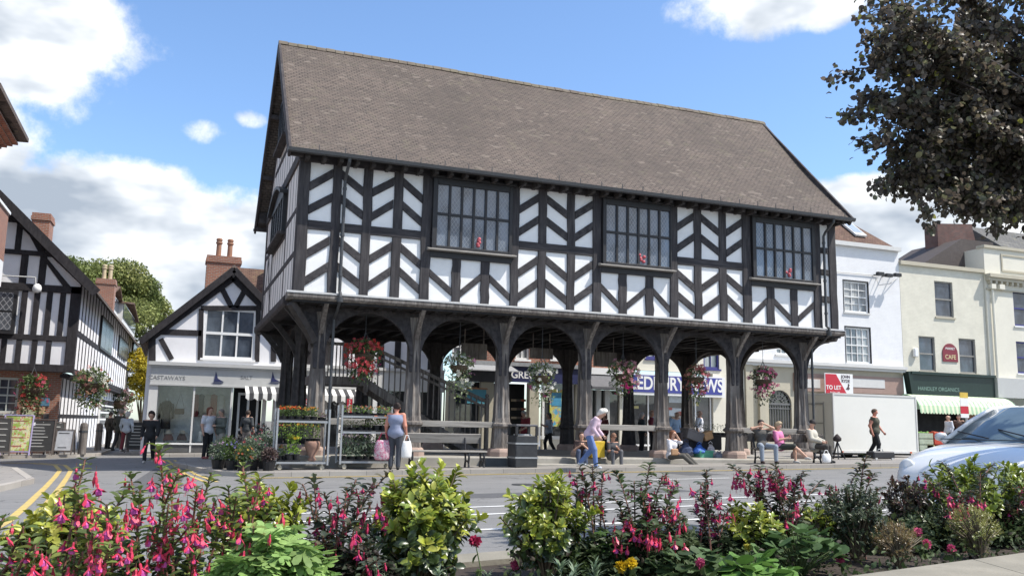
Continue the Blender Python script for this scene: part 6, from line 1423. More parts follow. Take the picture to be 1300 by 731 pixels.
def stems_mesh(paths, r0, r1, m, parent, name='stem', n=5):
    b = MB()
    for pts in paths: k = len(pts); b.tube(pts, [r0+(r1-r0)*i/(k-1) for i in range(k)], n, cap=False)
    return build(name, b, m, parent)
def clump_tree(label, cat, loc, trunk_h, R, n, cols, leaf=.10, kind='small', nb=9, trunk_r=.2, name='tree', squash=.8, crownz=None, gaps=.35, group=None, m=None, lean=(0,0), branch_m=None):
    """tapered trunk, forking limbs, and leaves hung in clumps round the limb tips"""
    x, y, z = loc; t = thing(name, loc, label, cat, group); rr = random.Random(int(x*100)); tips = []; paths = []
    top = Vector((x+lean[0], y+lean[1], z+trunk_h)); cz = crownz or z+trunk_h+R*squash*.6; cen = Vector((top.x, top.y, cz))
    b = MB(); b.tube([(x,y,z-.2),(x+lean[0]*.3,y+lean[1]*.3,z+trunk_h*.5),tuple(top)], [trunk_r*1.25,trunk_r,trunk_r*.8], 10)
    for i in range(nb):
        th = 2*PI*i/nb+rr.uniform(-.3,.3); el = rr.uniform(-.25,1.2); d = Vector((math.cos(th)*math.cos(el), math.sin(th)*math.cos(el), math.sin(el)*squash))
        e = cen+d*R*rr.uniform(.6,.85); mid = top.lerp(e, .5)+Vector((0,0,R*.08)); b.tube([tuple(top),tuple(mid),tuple(e)], [trunk_r*.5,trunk_r*.25,trunk_r*.08], 6, cap=False); tips.append(e)
        for j in range(5):
            q = mid.lerp(e, rr.uniform(.1,1)); d2 = Vector((rr.gauss(0,1), rr.gauss(0,1), rr.gauss(.1,.7))).normalized(); e2 = q+d2*R*rr.uniform(.25,.5)
            b.tube([tuple(q),tuple(q.lerp(e2,.5)+Vector((0,0,.05*R))),tuple(e2)], [trunk_r*.12,trunk_r*.08,trunk_r*.03], 4, cap=False); tips.append(e2)
    build('trunk', b, branch_m or STEM, t)
    tp = np.array([tuple(q) for q in tips]); nc = len(tp); which = RG.integers(0, nc, n); cr = R*RG.uniform(.16,.36,nc)
    off = rdir(n)*(RG.uniform(.2,1,n)**.5)[:,None]*cr[which][:,None]; off[:,2] *= .7; P = tp[which]+off
    A = rdir(n, -.3)+off*1.5/R; Nn = rdir(n, 1.2); L = leaf*RG.uniform(.7,1.3,n)
    ct = np.array(cols)[RG.integers(0, len(cols), nc)]; C = np.clip(ct[which]*(1+RG.normal(size=(n,1))*.22), 0, 1)
    leaf_mesh('crown', P, A, Nn, L, L*.7, C, kind, m or ML, t); return t

# trees behind the roofs
p = DP(156, 445, 82); clump_tree('broad green tree rising behind the inn roof', 'tree', (p.x-2, p.y, gz(-10,60)), 6.5, 6.6, 110000, [(.22,.26,.08),(.28,.31,.10),(.17,.21,.07),(.33,.34,.12)], .24, trunk_r=.35, nb=16, squash=.85, crownz=DP(150,402,82).z)
p = DP(182, 480, 62); clump_tree('yellow-leaved tree between the inn and the gabled shop', 'tree', (p.x+.1, p.y, gz(-5,40)-.2), 1.2, 1.75, 9000, [(.50,.40,.03),(.62,.50,.05),(.42,.36,.04)], .16, trunk_r=.12, crownz=DP(182,482,62).z, squash=1.5)
# copper beech reaching in from the right
h_ = Vector((math.cos(YAW), -math.sin(YAW), 0)); g_ = Vector((math.sin(YAW), math.cos(YAW), 0))
def CB(x, y, z=0): v = CAM+h_*x+g_*y; return Vector((v.x, v.y, z))
def beech():
    base = CB(9.2, 10.5); t = thing('beech_tree', (base.x, base.y, gz(base.x, base.y)), 'purple-leaved beech whose dark crown hangs in from the top right corner', 'tree')
    rr = random.Random(5); b = MB(); top = CB(8.8, 10.4, 3.0); b.tube([tuple(base), tuple(CB(9.0,10.4,1.6)), tuple(top)], [.34,.27,.22], 12)
    tips = []
    ends = []
    for px, py, d in ((1085,60,9.0),(1080,150,9.2),(1110,10,10),(1130,205,9.2),(1175,250,9.4),(1120,110,10.4),(1160,30,9),(1150,150,9.8),(1195,90,10),(1190,200,10),(1235,40,9.6),(1240,150,9.2),(1240,215,9.8),(1290,60,10),(1290,140,9.6),(1300,220,9.6),(1330,240,9.8),(1280,250,9.3),(1180,-40,10),(1250,-60,9.4),(1340,0,10),(1380,120,10.5),(1130,-60,10.5),(1420,-40,11),(1480,150,12),(1450,60,9),(1360,-150,10.5),(1240,-160,11),(1500,-100,12),(1210,265,9.2),(1100,130,9.0),(1150,75,9.5),(1210,10,10.5),(1105,95,9.4),(1300,10,10.4),(1265,100,9.9),(1220,130,10.3),(1340,170,9.5),(1170,120,10.5),(1078,40,9.3),(1085,85,9.1),(1088,120,9.4),(1105,160,9.2),(1098,20,9.6),(1130,40,9.1),(1125,180,9.5),(1100,225,9.3),(1145,240,9.1),(1160,180,9.3),(1090,0,9.8),(1150,215,9.6),(1115,205,9.7),(1200,160,9.2),(1225,235,9.5),(1180,228,9.9)):
        ends.append(DP(px+max(0, (1230-px)*.16), py, d))
    for e in ends:
        mid = top.lerp(e, .5)+Vector((0,0,.55)); m2 = top.lerp(e, .8)+Vector((0,0,.25)); b.tube([tuple(top),tuple(mid),tuple(m2),tuple(e)], [.06,.026,.013,.004], 5, cap=False); 
        for j in range(13):
            q = mid.lerp(e, rr.uniform(.25,1.0)); d2 = Vector((rr.gauss(-.2,1), rr.gauss(0,.8), rr.gauss(-.2,.6))).normalized(); e2 = q+d2*rr.uniform(.18,.50); b.tube([tuple(q),tuple(q.lerp(e2,.5)+Vector((0,0,.04))),tuple(e2)], [.009,.006,.003], 4, cap=False); tips.append((q, e2))
    build('trunk', b, mat('beech_bark', (.055,.045,.042), .8, .2, 10), t)
    n = 50000; w = RG.integers(0, len(tips), n); q0 = np.array([tuple(a) for a, c in tips]); q1 = np.array([tuple(c) for a, c in tips]); tt = RG.uniform(.1,1.05,n)[:,None]
    P = q0[w]*(1-tt)+q1[w]*tt+RG.normal(size=(n,3))*.045; A = (q1-q0)[w]*.8+rdir(n,-.35)*.5; Nn = rdir(n, .9); L = RG.uniform(.045,.08,n)
    C = pick(n, [(.125,.105,.085),(.15,.12,.095),(.105,.095,.08),(.18,.15,.10),(.14,.145,.085)], .25); k = RG.random(n) < .012; C[k] = (.30,.30,.06)
    leaf_mesh('crown', P, A, Nn, L, L*.80, C, 'big', mat_leaf('beech_leaf', .45, .35, .4), t)
beech()

# ---- hanging baskets
def basket(label, px, py, Y, r, hook_z, cols, leafc, trail=.3, flow=90, grp='hanging flower baskets under the hall arches', dens=700, chain=True, spread=1.0):
    c = FY(px, py, Y) if Y is not None else Vector(px); t = thing('hanging_basket', (c.x, c.y, c.z-r*.6), label, 'hanging basket', grp)
    b = MB(); b.lathe([(r*.15,-r*.62),(r*.45,-r*.48),(r*.60,-r*.2),(r*.62,-.02)], c, 14); build('basket', b, mat('coir', (.10,.07,.045), .9), t, smooth=True)
    b = MB()
    for k in range(3): a = 2*PI*k/3; b.tube([(c.x+r*.6*math.cos(a), c.y+r*.6*math.sin(a), c.z), (c.x, c.y, c.z+r*1.35)], .009, 4)
    b.tube([(c.x,c.y,c.z+r*1.3),(c.x,c.y,hook_z)], .010, 4); build('chain', b, M['iron'], t)
    n = dens; d = rdir(n, .15); P = np.array(c)+d*np.array([r*spread,r*spread*.9,r*.85])*RG.uniform(.45,1.0,n)[:,None]; k = P[:,2] < c.z; P[k,2] -= RG.uniform(0,1,k.sum())**1.8*r*trail*3; P[k,:2] = np.array(c)[:2]+(P[k,:2]-np.array(c)[:2])*.85
    L = r*RG.uniform(.13,.24,n); leaf_mesh('foliage', P, d+rdir(n,-.3)*.7, rdir(n,.8), L, L*.65, pick(n, leafc, .2), 'small', ML, t)
    d = rdir(flow, .0); d[:,1] -= .5; d = nrm(d); cl = RG.normal(size=(flow,3))*.12; P = np.array(c)+nrm(d+cl)*np.array([r*spread*1.05,r*1.0,r*.95])*RG.uniform(.8,1.08,flow)[:,None]
    k = P[:,2] < c.z; P[k,2] -= RG.uniform(0,1,k.sum())*r*trail*1.6
    L = r*RG.uniform(.16,.28,flow)
    # flowers of a colour keep together
    cc = np.array(cols); cent = rdir(len(cols)*2); own = np.argmax(d@cent.T, axis=1) % len(cols); C = np.clip(cc[own]*(1+RG.normal(size=(flow,1))*.12), 0, 1)
    leaf_mesh('blossom', P, rdir(flow), d+rdir(flow)*.35, L, L, C, 'petal5', FLW, t); return t
BYY = .72
lg_ = [(.10,.15,.05),(.14,.20,.07),(.08,.12,.05)]; pale = [(.30,.34,.20),(.22,.30,.10),(.35,.40,.24),(.16,.22,.09)]
hz = 4.35
basket('hanging basket thick with red and magenta flowers in the first arch', 463, 449, BYY, .46, hz, [(.74,.05,.03),(.70,.10,.12),(.72,.07,.06),(.55,.05,.25)], lg_, .4, 150, spread=1.15, dens=1000)
basket('hanging basket of pale trailing greenery with hardly any flowers in the second arch', 583, 463, BYY, .44, hz, [(.6,.25,.38),(.75,.75,.68)], pale, .55, 40)
basket('hanging basket of white-flecked greenery with pink at its right side in the third arch', 688, 476, BYY, .44, hz, [(.65,.10,.30),(.75,.74,.70),(.78,.76,.70)], pale, .5, 80)
basket('hanging basket with hot pink flowers low on its right in the fourth arch', 791, 474, BYY, .46, hz, [(.70,.03,.25),(.65,.30,.35),(.75,.72,.68)], pale+lg_, .35, 90, spread=1.1)
basket('narrow hanging basket of small coral flowers in the fifth arch', 884, 478, BYY, .42, hz, [(.55,.14,.15),(.60,.25,.20),(.45,.10,.14)], pale+lg_+lg_, .45, 120, spread=.85)
basket('hanging basket of grey-green foliage with pink flowers low down in the sixth arch', 969, 481, BYY, .44, hz, [(.65,.10,.26),(.70,.22,.38)], [(.10,.11,.08),(.13,.14,.10),(.20,.22,.08)], .4, 70)
ig = 'hanging baskets on the inn'
zw = zJ+.2
basket('red and purple hanging basket in front of the brick wall of the inn', 41, 492, YP-.6, .58, zw, [(.50,.05,.05),(.30,.05,.12),(.42,.05,.10)], lg_, .6, 50, grp=ig, dens=900)
basket('big hanging basket with red and white flowers at the corner of the inn', 117, 486, YP-.3, .68, zw, [(.60,.10,.08),(.65,.30,.25),(.7,.68,.6)], lg_+pale, .35, 60, grp=ig, dens=1000)
q = FX(150, 508, XP+.5); basket('shaded hanging basket farther along the side of the inn', (q.x, q.y, q.z), 0, None, .9, 4.1, [(.35,.12,.15),(.3,.2,.2)], [(.05,.07,.03),(.07,.09,.04)], .3, 60, grp=ig)
# ---------------------------------------------------------------- raised flower bed in the foreground
SL = 1.3/1.82; ZS = .60
def near_y(x): return 4.0+(x-1.25)*SL
def far_y(x): return near_y(x)+1.86
def strip(name, offs, z0, z1, m, xs=(-9,14), seg=1):
    b = MB()
    for k in range(seg):
        xa = xs[0]+(xs[1]-xs[0])*k/seg; xb = xs[0]+(xs[1]-xs[0])*(k+1)/seg-(.012 if seg > 1 else 0)
        c = [CB(xa, near_y(xa)+offs[0]), CB(xb, near_y(xb)+offs[0]), CB(xb, near_y(xb)+offs[1]), CB(xa, near_y(xa)+offs[1])]
        zz = rnd.uniform(-.004,.004) if seg > 1 else 0
        b.add([(p.x,p.y,z0) for p in c]+[(p.x,p.y,z1+zz) for p in c], [(0,3,2,1),(4,5,6,7),(0,1,5,4),(1,2,6,5),(2,3,7,6),(3,0,4,7)])
    return build(name, b, m)
M['coping'] = mat('coping_stone', (.29,.265,.215), .95, .22, 9, bmp=.8, dirt=(.12,.115,.09), dirt_amt=.75)
fb = thing('flower_bed_wall', tuple(CB(1,4,0)), 'low stone wall with flat coping along the near side of the flower bed', 'wall')
def strip_p(name, parent, *a, **k): o = strip(name, *a, **k); o.parent = parent; o.location = -BASE[parent.name]; return o
strip_p('wall', fb, (-.58,-.02), -.3, .56, M['stone']); strip_p('coping', fb, (-.68,.0), .565, .66, M['coping'], seg=22)
fw = thing('flower_bed_wall', tuple(CB(0,5,0)), 'stone wall along the road side of the flower bed', 'wall')
strip_p('wall', fw, (1.88,2.10), -.3, .50, M['stone']); strip_p('coping', fw, (1.84,2.16), .505, .61, M['coping'], seg=22)
sl_ = strip('soil', (.003,1.835), -.3, ZS-.02, mat('soil', (.045,.034,.026), .95, .3, 14, bmp=.8)); kindof(sl_, 'structure')
def bed_pt(px, d): v = DP(px, 560, d); return (v.x, v.y, ZS-.03)
def bush(label, px, py0, py1, w_px, d, cols, tipc, leaf=.055, n=700, kind='big', cat='shrub', name='shrub', flat=1.0, m=None, low=.12, seed=0, grp=None, lr=.5, core=.5, basepx=None):
    """rounded leafy shrub: rosettes of upright leaves at the shoot tips, on twigs that fork from the base"""
    c = DP(px, (py0+py1)/2, d); rx = w_px/2/FPX*d; top = DP(px, py0, d).z; bx = bed_pt(basepx or px, d); zb = max(ZS+.02, DP(px, py1, d).z); zb = min(zb, top-.12)
    cz = (top+zb)/2; rz_ = max((top-zb)/2, .05); t = thing(name, bx, label, cat, grp)
    n = int(n*2.1); ns = max(16, n//14); d_ = rdir(ns, .35); rad = RG.uniform(core,1.0,ns)**.6
    R3 = np.array([rx, rx*.95, rz_]); ph = RG.uniform(0,6.3,3); lob = 1+.16*np.sin(2*np.arctan2(d_[:,1],d_[:,0])+ph[0])+.12*np.sin(5*d_[:,2]+3*d_[:,0]+ph[1])+.10*np.sin(7*d_[:,0]+ph[2])
    T = np.array([c.x,c.y,cz])+d_*R3*rad[:,None]*lob[:,None]*(1+RG.normal(size=(ns,1))*.09)
    paths = []
    for k in range(min(ns, 60)):
        e = Vector(T[k]); s = Vector(bx); paths.append([tuple(s), tuple(s.lerp(e,.5)+Vector((0,0,.04))), tuple(e)])
    stems_mesh(paths, .006, .003, STEM, t, 'twigs', 4)
    w = np.repeat(np.arange(ns), 14)[:n]; n = len(w); th = RG.uniform(0, 2*PI, n); tier = RG.uniform(0,1,n)
    ax = nrm(d_*1.0+np.array([0,0,.75])); 
    a1 = nrm(np.cross(ax, [0.3,.2,1.0])); a2 = np.cross(ax, a1)
    rad_d = a1[w]*np.cos(th)[:,None]+a2[w]*np.sin(th)[:,None]
    A = rad_d*(.55+.65*tier[:,None])+ax[w]*(1.05-.8*tier[:,None]); P = T[w]-ax[w]*(tier[:,None]*leaf*1.3)
    Nn = ax[w]*1.0-rad_d*(.6-.3*tier[:,None])+rdir(n)*.2; L = leaf*.86*RG.uniform(.55,1.3,n)*(1-.25*(1-tier))
    hgt = np.clip((P[:,2]-zb)/(top-zb), 0, 1); yo = np.clip((RG.uniform(0,1,ns) < .50+.45*(d_[:,2] > .10))[w]*(1-.60*tier), 0, 1)*(hgt > .25)
    C = pick(n, cols, .18)*(1-yo[:,None])+pick(n, tipc, .12)*yo[:,None]
    leaf_mesh('foliage', P, A, Nn, L, L*lr, C, kind, m or GL, t); return t
dkg = [(.045,.075,.022),(.06,.10,.028),(.08,.12,.035),(.035,.06,.02)]; lime = [(.42,.46,.06),(.32,.39,.05),(.52,.53,.09),(.25,.34,.05)]
sg = 'golden-tipped evergreen shrubs in the bed'
bush('largest rounded evergreen shrub, lime at its shoot tips, left of the gap with the rose', 535, 596, 745, 152, 3.9, dkg, lime, .066, 1500, grp=sg, lr=.52)
bush('rounded evergreen shrub with a dark see-through base right of the gap in the planting', 695, 610, 738, 110, 4.3, dkg, lime, .060, 1100, grp=sg)
bush('wide bright lime shrub behind the fuchsias at the left end of the bed', 85, 632, 740, 150, 3.2, [(.16,.22,.04),(.22,.28,.05),(.10,.15,.03)], [(.50,.50,.06),(.40,.44,.06),(.58,.55,.12)], .055, 1400, grp=sg)
bush('lime and green shrub behind the cut-leaved geranium', 325, 614, 735, 130, 3.5, [(.12,.18,.035),(.18,.24,.04),(.08,.12,.03)], [(.42,.44,.06),(.33,.38,.05)], .052, 1100, grp=sg)
bush('small lime-tipped shrub with one yellow leaf cluster between the dark-leaved fuchsias', 962, 640, 735, 88, 4.9, dkg, lime, .062, 650, grp=sg)
bush('low lime-topped shrub in front of the silver car bonnet', 1225, 590, 672, 135, 6.3, [(.07,.11,.03),(.09,.13,.03)], [(.30,.36,.05),(.24,.32,.04)], .075, 1000, grp=sg)
bush('lime-topped shrub cut off by the right edge of the picture', 1296, 588, 650, 60, 6.9, [(.07,.11,.03),(.09,.13,.03)], [(.30,.36,.05),(.24,.32,.04)], .075, 450, grp=sg)
bush('small lime shrub left of the dense dark shrub', 1035, 640, 700, 46, 5.2, dkg, lime, .062, 350, grp=sg)
bush('dense dark shrub of tiny leaves right of centre', 1082, 618, 722, 88, 5.2, [(.030,.050,.025),(.045,.065,.03),(.055,.08,.035)], [(.08,.10,.05),(.10,.13,.06)], .034, 2600, 'small', grp='small-leaved dark shrubs')
bush('dark purple-tinged shrub left of the lime-topped one by the car', 1150, 606, 680, 62, 6.0, [(.030,.035,.022),(.05,.045,.03)], [(.10,.09,.04),(.14,.06,.05)], .045, 1100, 'small', grp='small-leaved dark shrubs')
bush('dark glossy shrub at the far right behind the yellow-green sedum', 1285, 630, 688, 80, 6.2, [(.030,.045,.022),(.05,.06,.03)], [(.10,.12,.04),(.14,.10,.06)], .05, 1000, 'small', grp='small-leaved dark shrubs')
bush('rusty brown heathery plant beside the coping', 1135, 660, 712, 62, 5.0, [(.20,.13,.06),(.16,.14,.05),(.24,.15,.07)], [(.34,.22,.10),(.28,.24,.08)], .026, 2200, 'blade', lr=.16, name='heather', cat='plant', grp='feathery low plants by the coping')
bush('yellow-green feathery plant beside the coping', 1237, 640, 696, 70, 5.4, [(.20,.24,.06),(.26,.28,.07)], [(.42,.38,.12),(.36,.36,.10)], .028, 2200, 'blade', lr=.16, name='heather', cat='plant', grp='feathery low plants by the coping')
bush('loose sage-leaved plant behind the yellow-green feathery one', 1178, 644, 690, 90, 5.9, [(.06,.10,.045),(.09,.13,.06)], [(.13,.17,.08),(.16,.2,.09)], .05, 900, 'small', name='plant', cat='plant')
# geranium with cut leaves
def palm(label, px, py0, d, w_px, n, cols, leaf, kind='palmate', name='geranium', hmin=.05, flat=.9):
    bx = bed_pt(px, d); t = thing(name, bx, label, 'plant'); rx = w_px/2/FPX*d; top = DP(px, py0, d).z
    th = RG.uniform(0,2*PI,n); r = RG.uniform(0,1,n)**.55; X = bx[0]+np.cos(th)*r*rx; Y = bx[1]+np.sin(th)*r*rx*.8; Z = ZS+.03+(top-ZS-.03)*(1-r**2*.75)*RG.uniform(.55,1.08,n); P = np.stack([X,Y,Z], 1)
    stems_mesh([[bx, (bx[0]*.4+x*.6, bx[1]*.4+y*.6, z*.8+.1), (x,y,z)] for x, y, z in P], .003, .002, GST, t, 'stem', 4)
    out_ = np.stack([np.cos(th), np.sin(th), np.zeros(n)], 1); L = leaf*RG.uniform(.6,1.2,n); leaf_mesh('foliage', P, out_+rdir(n)*.6, np.array([0,0,1.0])+out_*.5*r[:,None]+rdir(n)*.45, L, L, pick(n, cols, .15), kind, ML, t); return t
palm('mound of light green deeply cut leaves at the bottom left of the bed', 355, 672, 2.75, 205, 420, [(.26,.42,.12),(.32,.48,.15),(.20,.36,.09)], .098)
palm('low clump of broad round green leaves by the coping', 950, 704, 4.25, 100, 80, [(.12,.24,.05),(.16,.30,.07)], .085, 'round', 'nasturtium')
palm('sprawling vine-leaved plant under the dark-leaved fuchsia', 1010, 668, 4.7, 105, 120, [(.07,.13,.045),(.10,.17,.06)], .075, 'round', 'plant')
palm('soft green cut-leaved plant beside the see-through shrub', 765, 672, 4.5, 70, 70, [(.12,.24,.06),(.10,.19,.05)], .075, 'palmate', 'geranium')
palm('low heap of soft green leaves with seed heads at the foot of the red fuchsias', 870, 690, 4.3, 120, 130, [(.08,.13,.05),(.12,.19,.08),(.06,.10,.04)], .065, 'round', 'plant')
# silver-leaved rosettes along the front
def rosette(label, px, py, d, n=28, L_=.04, cols=((.22,.30,.18),(.28,.36,.24),(.18,.26,.14))):
    c = DP(px, py, d); bx = (c.x, c.y, ZS-.02); t = thing('variegated_plant', bx, label, 'plant', 'pale variegated plants along the front of the bed')
    hb = max(c.z-ZS, .05); k = max(3, n//14); P = []; A = []
    for j in range(k):
        cx, cy, cz = c.x+rnd.uniform(-.07,.07), c.y+rnd.uniform(-.05,.05), ZS+hb*rnd.uniform(.6,1.05)
        for q in range(14): a = rnd.uniform(0,2*PI); P.append((cx,cy,cz-rnd.uniform(0,.03))); A.append((math.cos(a), math.sin(a), rnd.uniform(.3,1.4)))
    P = np.array(P); A = np.array(A); m_ = len(P); leaf_mesh('foliage', P, A, np.array([0,0,1.0])-A*.4, L_*RG.uniform(.7,1.2,m_), np.full(m_, L_*.17), pick(m_, list(cols), .1), 'blade', ML, t)
rosette('pale rosette plant below the left side of the largest shrub', 500, 722, 3.3); rosette('pale rosette plant below the right side of the largest shrub', 571, 724, 3.35); rosette('pale rosette plant at the foot of the gap with the single rose', 640, 728, 3.4, 30); rosette('clump of pale grassy blades below the see-through shrub', 712, 722, 3.5, 30, .06); rosette('clump of pale grassy blades near the yellow flowers', 735, 716, 3.6, 30, .06)
# fuchsias: arching shoots, pendent red and magenta bells
SEP = mat('fuchsia_red', (.56,.035,.085), .45, .12, 30, bmp=0, spec=.5); COR = mat('fuchsia_magenta', (.52,.08,.33), .5, .12, 30, bmp=0); SEPD = mat('fuchsia_crimson', (.44,.025,.085), .45, .12, 30, bmp=0); CORD = mat('fuchsia_plum', (.40,.03,.18), .5, .12, 30, bmp=0)
def bell(b, p, s, op, yaw, sway):
    """one flower hanging from p: pedicel, tube, four sepals, corolla, stamens"""
    M_ = Matrix.Translation(p) @ Matrix.Rotation(yaw, 4, 'Z') @ Matrix.Rotation(sway, 4, 'X'); st = len(b.v)
    b.tube([(0,0,0),(0,0,-.35*s)], .018*s, 4, mi=2, cap=False)
    b.lathe([(.05*s,-.33*s),(.085*s,-.42*s),(.075*s,-.60*s),(.10*s,-.68*s)], (0,0,0), 6, mi=0)
    for k in range(4):
        a = PI/2*k; c, s_ = math.cos(a), math.sin(a); r1, r2, r3 = .09*s, (.12+.30*op)*s, (.10+.52*op)*s; z1, z2, z3 = -.66*s, -(.92-.05*op)*s, -(1.32-.42*op)*s; w = .13*s
        b.add([(c*r1-s_*w*.5, s_*r1+c*w*.5, z1),(c*r1+s_*w*.5, s_*r1-c*w*.5, z1),(c*r2+s_*w, s_*r2-c*w, z2),(c*r2-s_*w, s_*r2+c*w, z2),(c*r3, s_*r3, z3)], [(0,1,2,3),(3,2,4)], 0)
    if op > .25:
        b.lathe([(.08*s,-.68*s),(.20*s,-.86*s),(.19*s,-1.08*s),(.15*s,-1.10*s)], (0,0,0), 7, mi=1)
        for k in range(3): a = 2.1*k; b.tube([(.03*s*math.cos(a),.03*s*math.sin(a),-1.0*s),(.07*s*math.cos(a),.07*s*math.sin(a),-1.5*s)], .011*s, 3, mi=0, cap=False)
    b.xform(M_, st)
def fuchsia(label, px, d, shoots, leafc, dark=False, leaf=.045, nf=5, fs=.045, grp='fuchsias in the flower bed', openness=.7, stems=True, hues=None, basew=.10, name='fuchsia'):
    """shoots: (px, py, dd) tips in the photograph with the depth offset; lower ones arch more"""
    bx = bed_pt(px, d); t = thing(name, bx, label, 'fuchsia', grp); paths = []; P = []; A = []; b = MB()
    for (sx, sy, dd, fl) in shoots:
        e = DP(sx, sy, d+dd); s = Vector((bx[0]+rnd.uniform(-basew,basew), bx[1]+rnd.uniform(-basew,basew), bx[2])); hgt = e.z-s.z
        m1 = s.lerp(e, .35)+Vector((0,0,.16*hgt)); m2 = s.lerp(e, .72)+Vector((0,0,.13*hgt)); pts = [s, m1, m2, e, e+(e-m2)*.05+Vector((0,0,-.02))]
        paths.append([tuple(q) for q in pts])
        L_ = (e-s).length; nn = max(6, int(L_/.026))
        for k in range(nn):
            u = .22+.80*k/nn; q = (s.lerp(m1, u/.35) if u < .35 else m1.lerp(m2, (u-.35)/.37) if u < .72 else m2.lerp(e, min(1.06, (u-.72)/.28)))
            dr = (m2-m1).normalized() if u < .72 else (e-m2).normalized(); a = k*1.57+rnd.uniform(-.4,.4)
            sd = Vector((math.cos(a), math.sin(a), rnd.uniform(-.25,.5)))
            for s_ in (1,-1): P.append(tuple(q)); A.append(tuple(Vector((sd.x*s_, sd.y*s_, sd.z))+dr*.45))
        for k in range(int(fl*(.95 if not dark else .95)+.5)):
            u = min(1.02, max(.45, rnd.gauss(.90,.10))); q = (m1.lerp(m2, (u-.35)/.37) if u < .72 else m2.lerp(e, (u-.72)/.28)); q = q+Vector((rnd.gauss(0,.030), rnd.gauss(0,.030), rnd.uniform(-.03,.01)))
            bell(b, q, fs*.88*rnd.uniform(.7,1.2), rnd.choice((0,.15,openness,openness,1.0)), rnd.uniform(0,6.3), rnd.gauss(0,.22))
    stems_mesh(paths, .0055, .0018, RST, t, 'stem', 5)
    P = np.array(P); A = np.array(A); n = len(P); L = leaf*RG.uniform(.55,1.15,n); up_ = np.tile([0,0,1.0],(n,1))+rdir(n)*.35
    leaf_mesh('foliage', P, A, up_, L, L*.50, pick(n, leafc, .2), 'big', ML if not dark else GL, t)
    if b.f: build('blossom', b, [SEPD if dark else SEP, CORD if dark else COR, RST], t)
    return t
fl1 = [(.13,.19,.055),(.18,.24,.06),(.10,.14,.045),(.25,.30,.08)]; fl2 = [(.065,.085,.05),(.08,.105,.055),(.10,.09,.05),(.055,.075,.045)]
def sh(*a): return [q if len(q) == 4 else (*q, 5) for q in a]
fuchsia('tall fuchsia whose top shoot stands above the road, crowded with pink-red bells', 222, 2.75, sh((202,566,0,7),(226,600,-.1,9),(178,620,.1,7),(250,618,0,9),(214,640,-.2,10),(262,640,.1,8),(240,668,-.2,10),(190,668,-.2,7),(285,660,.1,4),(215,595,.2,6),(165,600,.3,3),(268,600,.2,3),(255,700,-.1,6)), fl1, fs=.046)
fuchsia('fuchsia with pendent red and purple bells left of the tall one', 128, 2.6, sh((108,583,.1,4),(95,618,0,5),(135,640,-.1,9),(150,662,-.2,9),(118,672,-.2,5),(160,622,.1,4),(100,640,0,6),(140,690,-.3,9),(105,700,-.2,6),(170,695,-.1,5)), fl1, fs=.050)
fuchsia('fuchsia at the left edge with few red bells', 15, 2.5, sh((5,655,0,3),(30,668,-.1,3),(-20,650,0,3),(45,690,-.2,6),(20,700,-.1,7),(65,700,0,6),(-5,690,.1,5)), fl1, fs=.046)
fuchsia('fuchsia with red buds rising over the lime and green shrub', 318, 2.95, sh((308,590,.1,3),(330,606,0,4),(300,630,-.1,4),(345,640,0,3),(290,618,.1,3),(322,668,-.3,6),(282,690,-.2,5)), fl1, fs=.046)
fuchsia('dark-leaved fuchsia left of the largest shrub', 425, 3.6, sh((398,604,0,3),(412,625,0,4),(440,618,.1,3),(384,614,.1,2),(430,640,-.1,6),(400,650,-.1,5),(462,632,.1,3),(452,608,.2,3),(475,612,.2,4),(496,598,.3,3),(470,640,0,6),(445,662,-.2,5),(488,650,.1,3),(410,680,-.2,3),(455,690,-.2,4),(478,712,-.4,5)), fl2, True, fs=.050)
fuchsia('widest fuchsia right of the see-through shrub with bright crimson flowers', 812, 4.4, sh((780,596,.2,1),(825,588,.3,1),(846,600,.2,8),(860,612,.1,6),(835,632,0,9),(815,624,.1,7),(800,655,-.1,7),(822,664,-.2,11),(838,668,-.2,9),(788,650,.1,5),(852,640,0,7),(870,655,0,5),(775,625,.2,2),(858,680,-.2,4),(790,676,-.2,5),(805,610,.2,3)), [(.07,.11,.045),(.09,.13,.055),(.055,.08,.035)], fs=.056, leaf=.055)
fuchsia('slender fuchsia with a few hanging crimson bells beside the leaning woman', 752, 4.5, sh((736,592,.1,3),(752,590,.1,2),(745,612,0,4),(765,600,.2,1),(732,604,0,2),(757,630,0,2)), fl2, True, fs=.062, leaf=.05)
fuchsia('upright fuchsia with crimson bells in front of the heaped goods', 905, 4.8, sh((897,596,.2,3),(882,625,.1,5),(912,625,.0,6),(905,650,0,6),(892,612,.1,4),(925,645,.1,5),(880,645,.1,3)), fl2, True, fs=.060, leaf=.055)
fuchsia('fuchsia carrying the densest head of pinkish red flowers below the bench', 985, 5.0, sh((930,592,.1,12),(940,606,.0,6),(965,592,.1,12),(985,590,.1,14),(978,600,.0,14),(995,606,.1,9),(1012,606,.2,3),(1020,598,.2,3),(960,620,0,4),(1008,630,0,6),(1000,650,-.1,4),(1040,612,.2,1)), fl2, True, fs=.058, leaf=.055, openness=1.0)
fuchsia('fuchsia with one drooping red cluster below the trailer', 1065, 5.4, sh((1052,615,.1,7),(1060,628,0,5),(1095,590,.3,0),(1100,578,.3,0),(1110,600,.2,1),(1075,618,.1,2),(1118,618,.1,3),(1105,640,0,3)), fl2, True, fs=.06, leaf=.055)
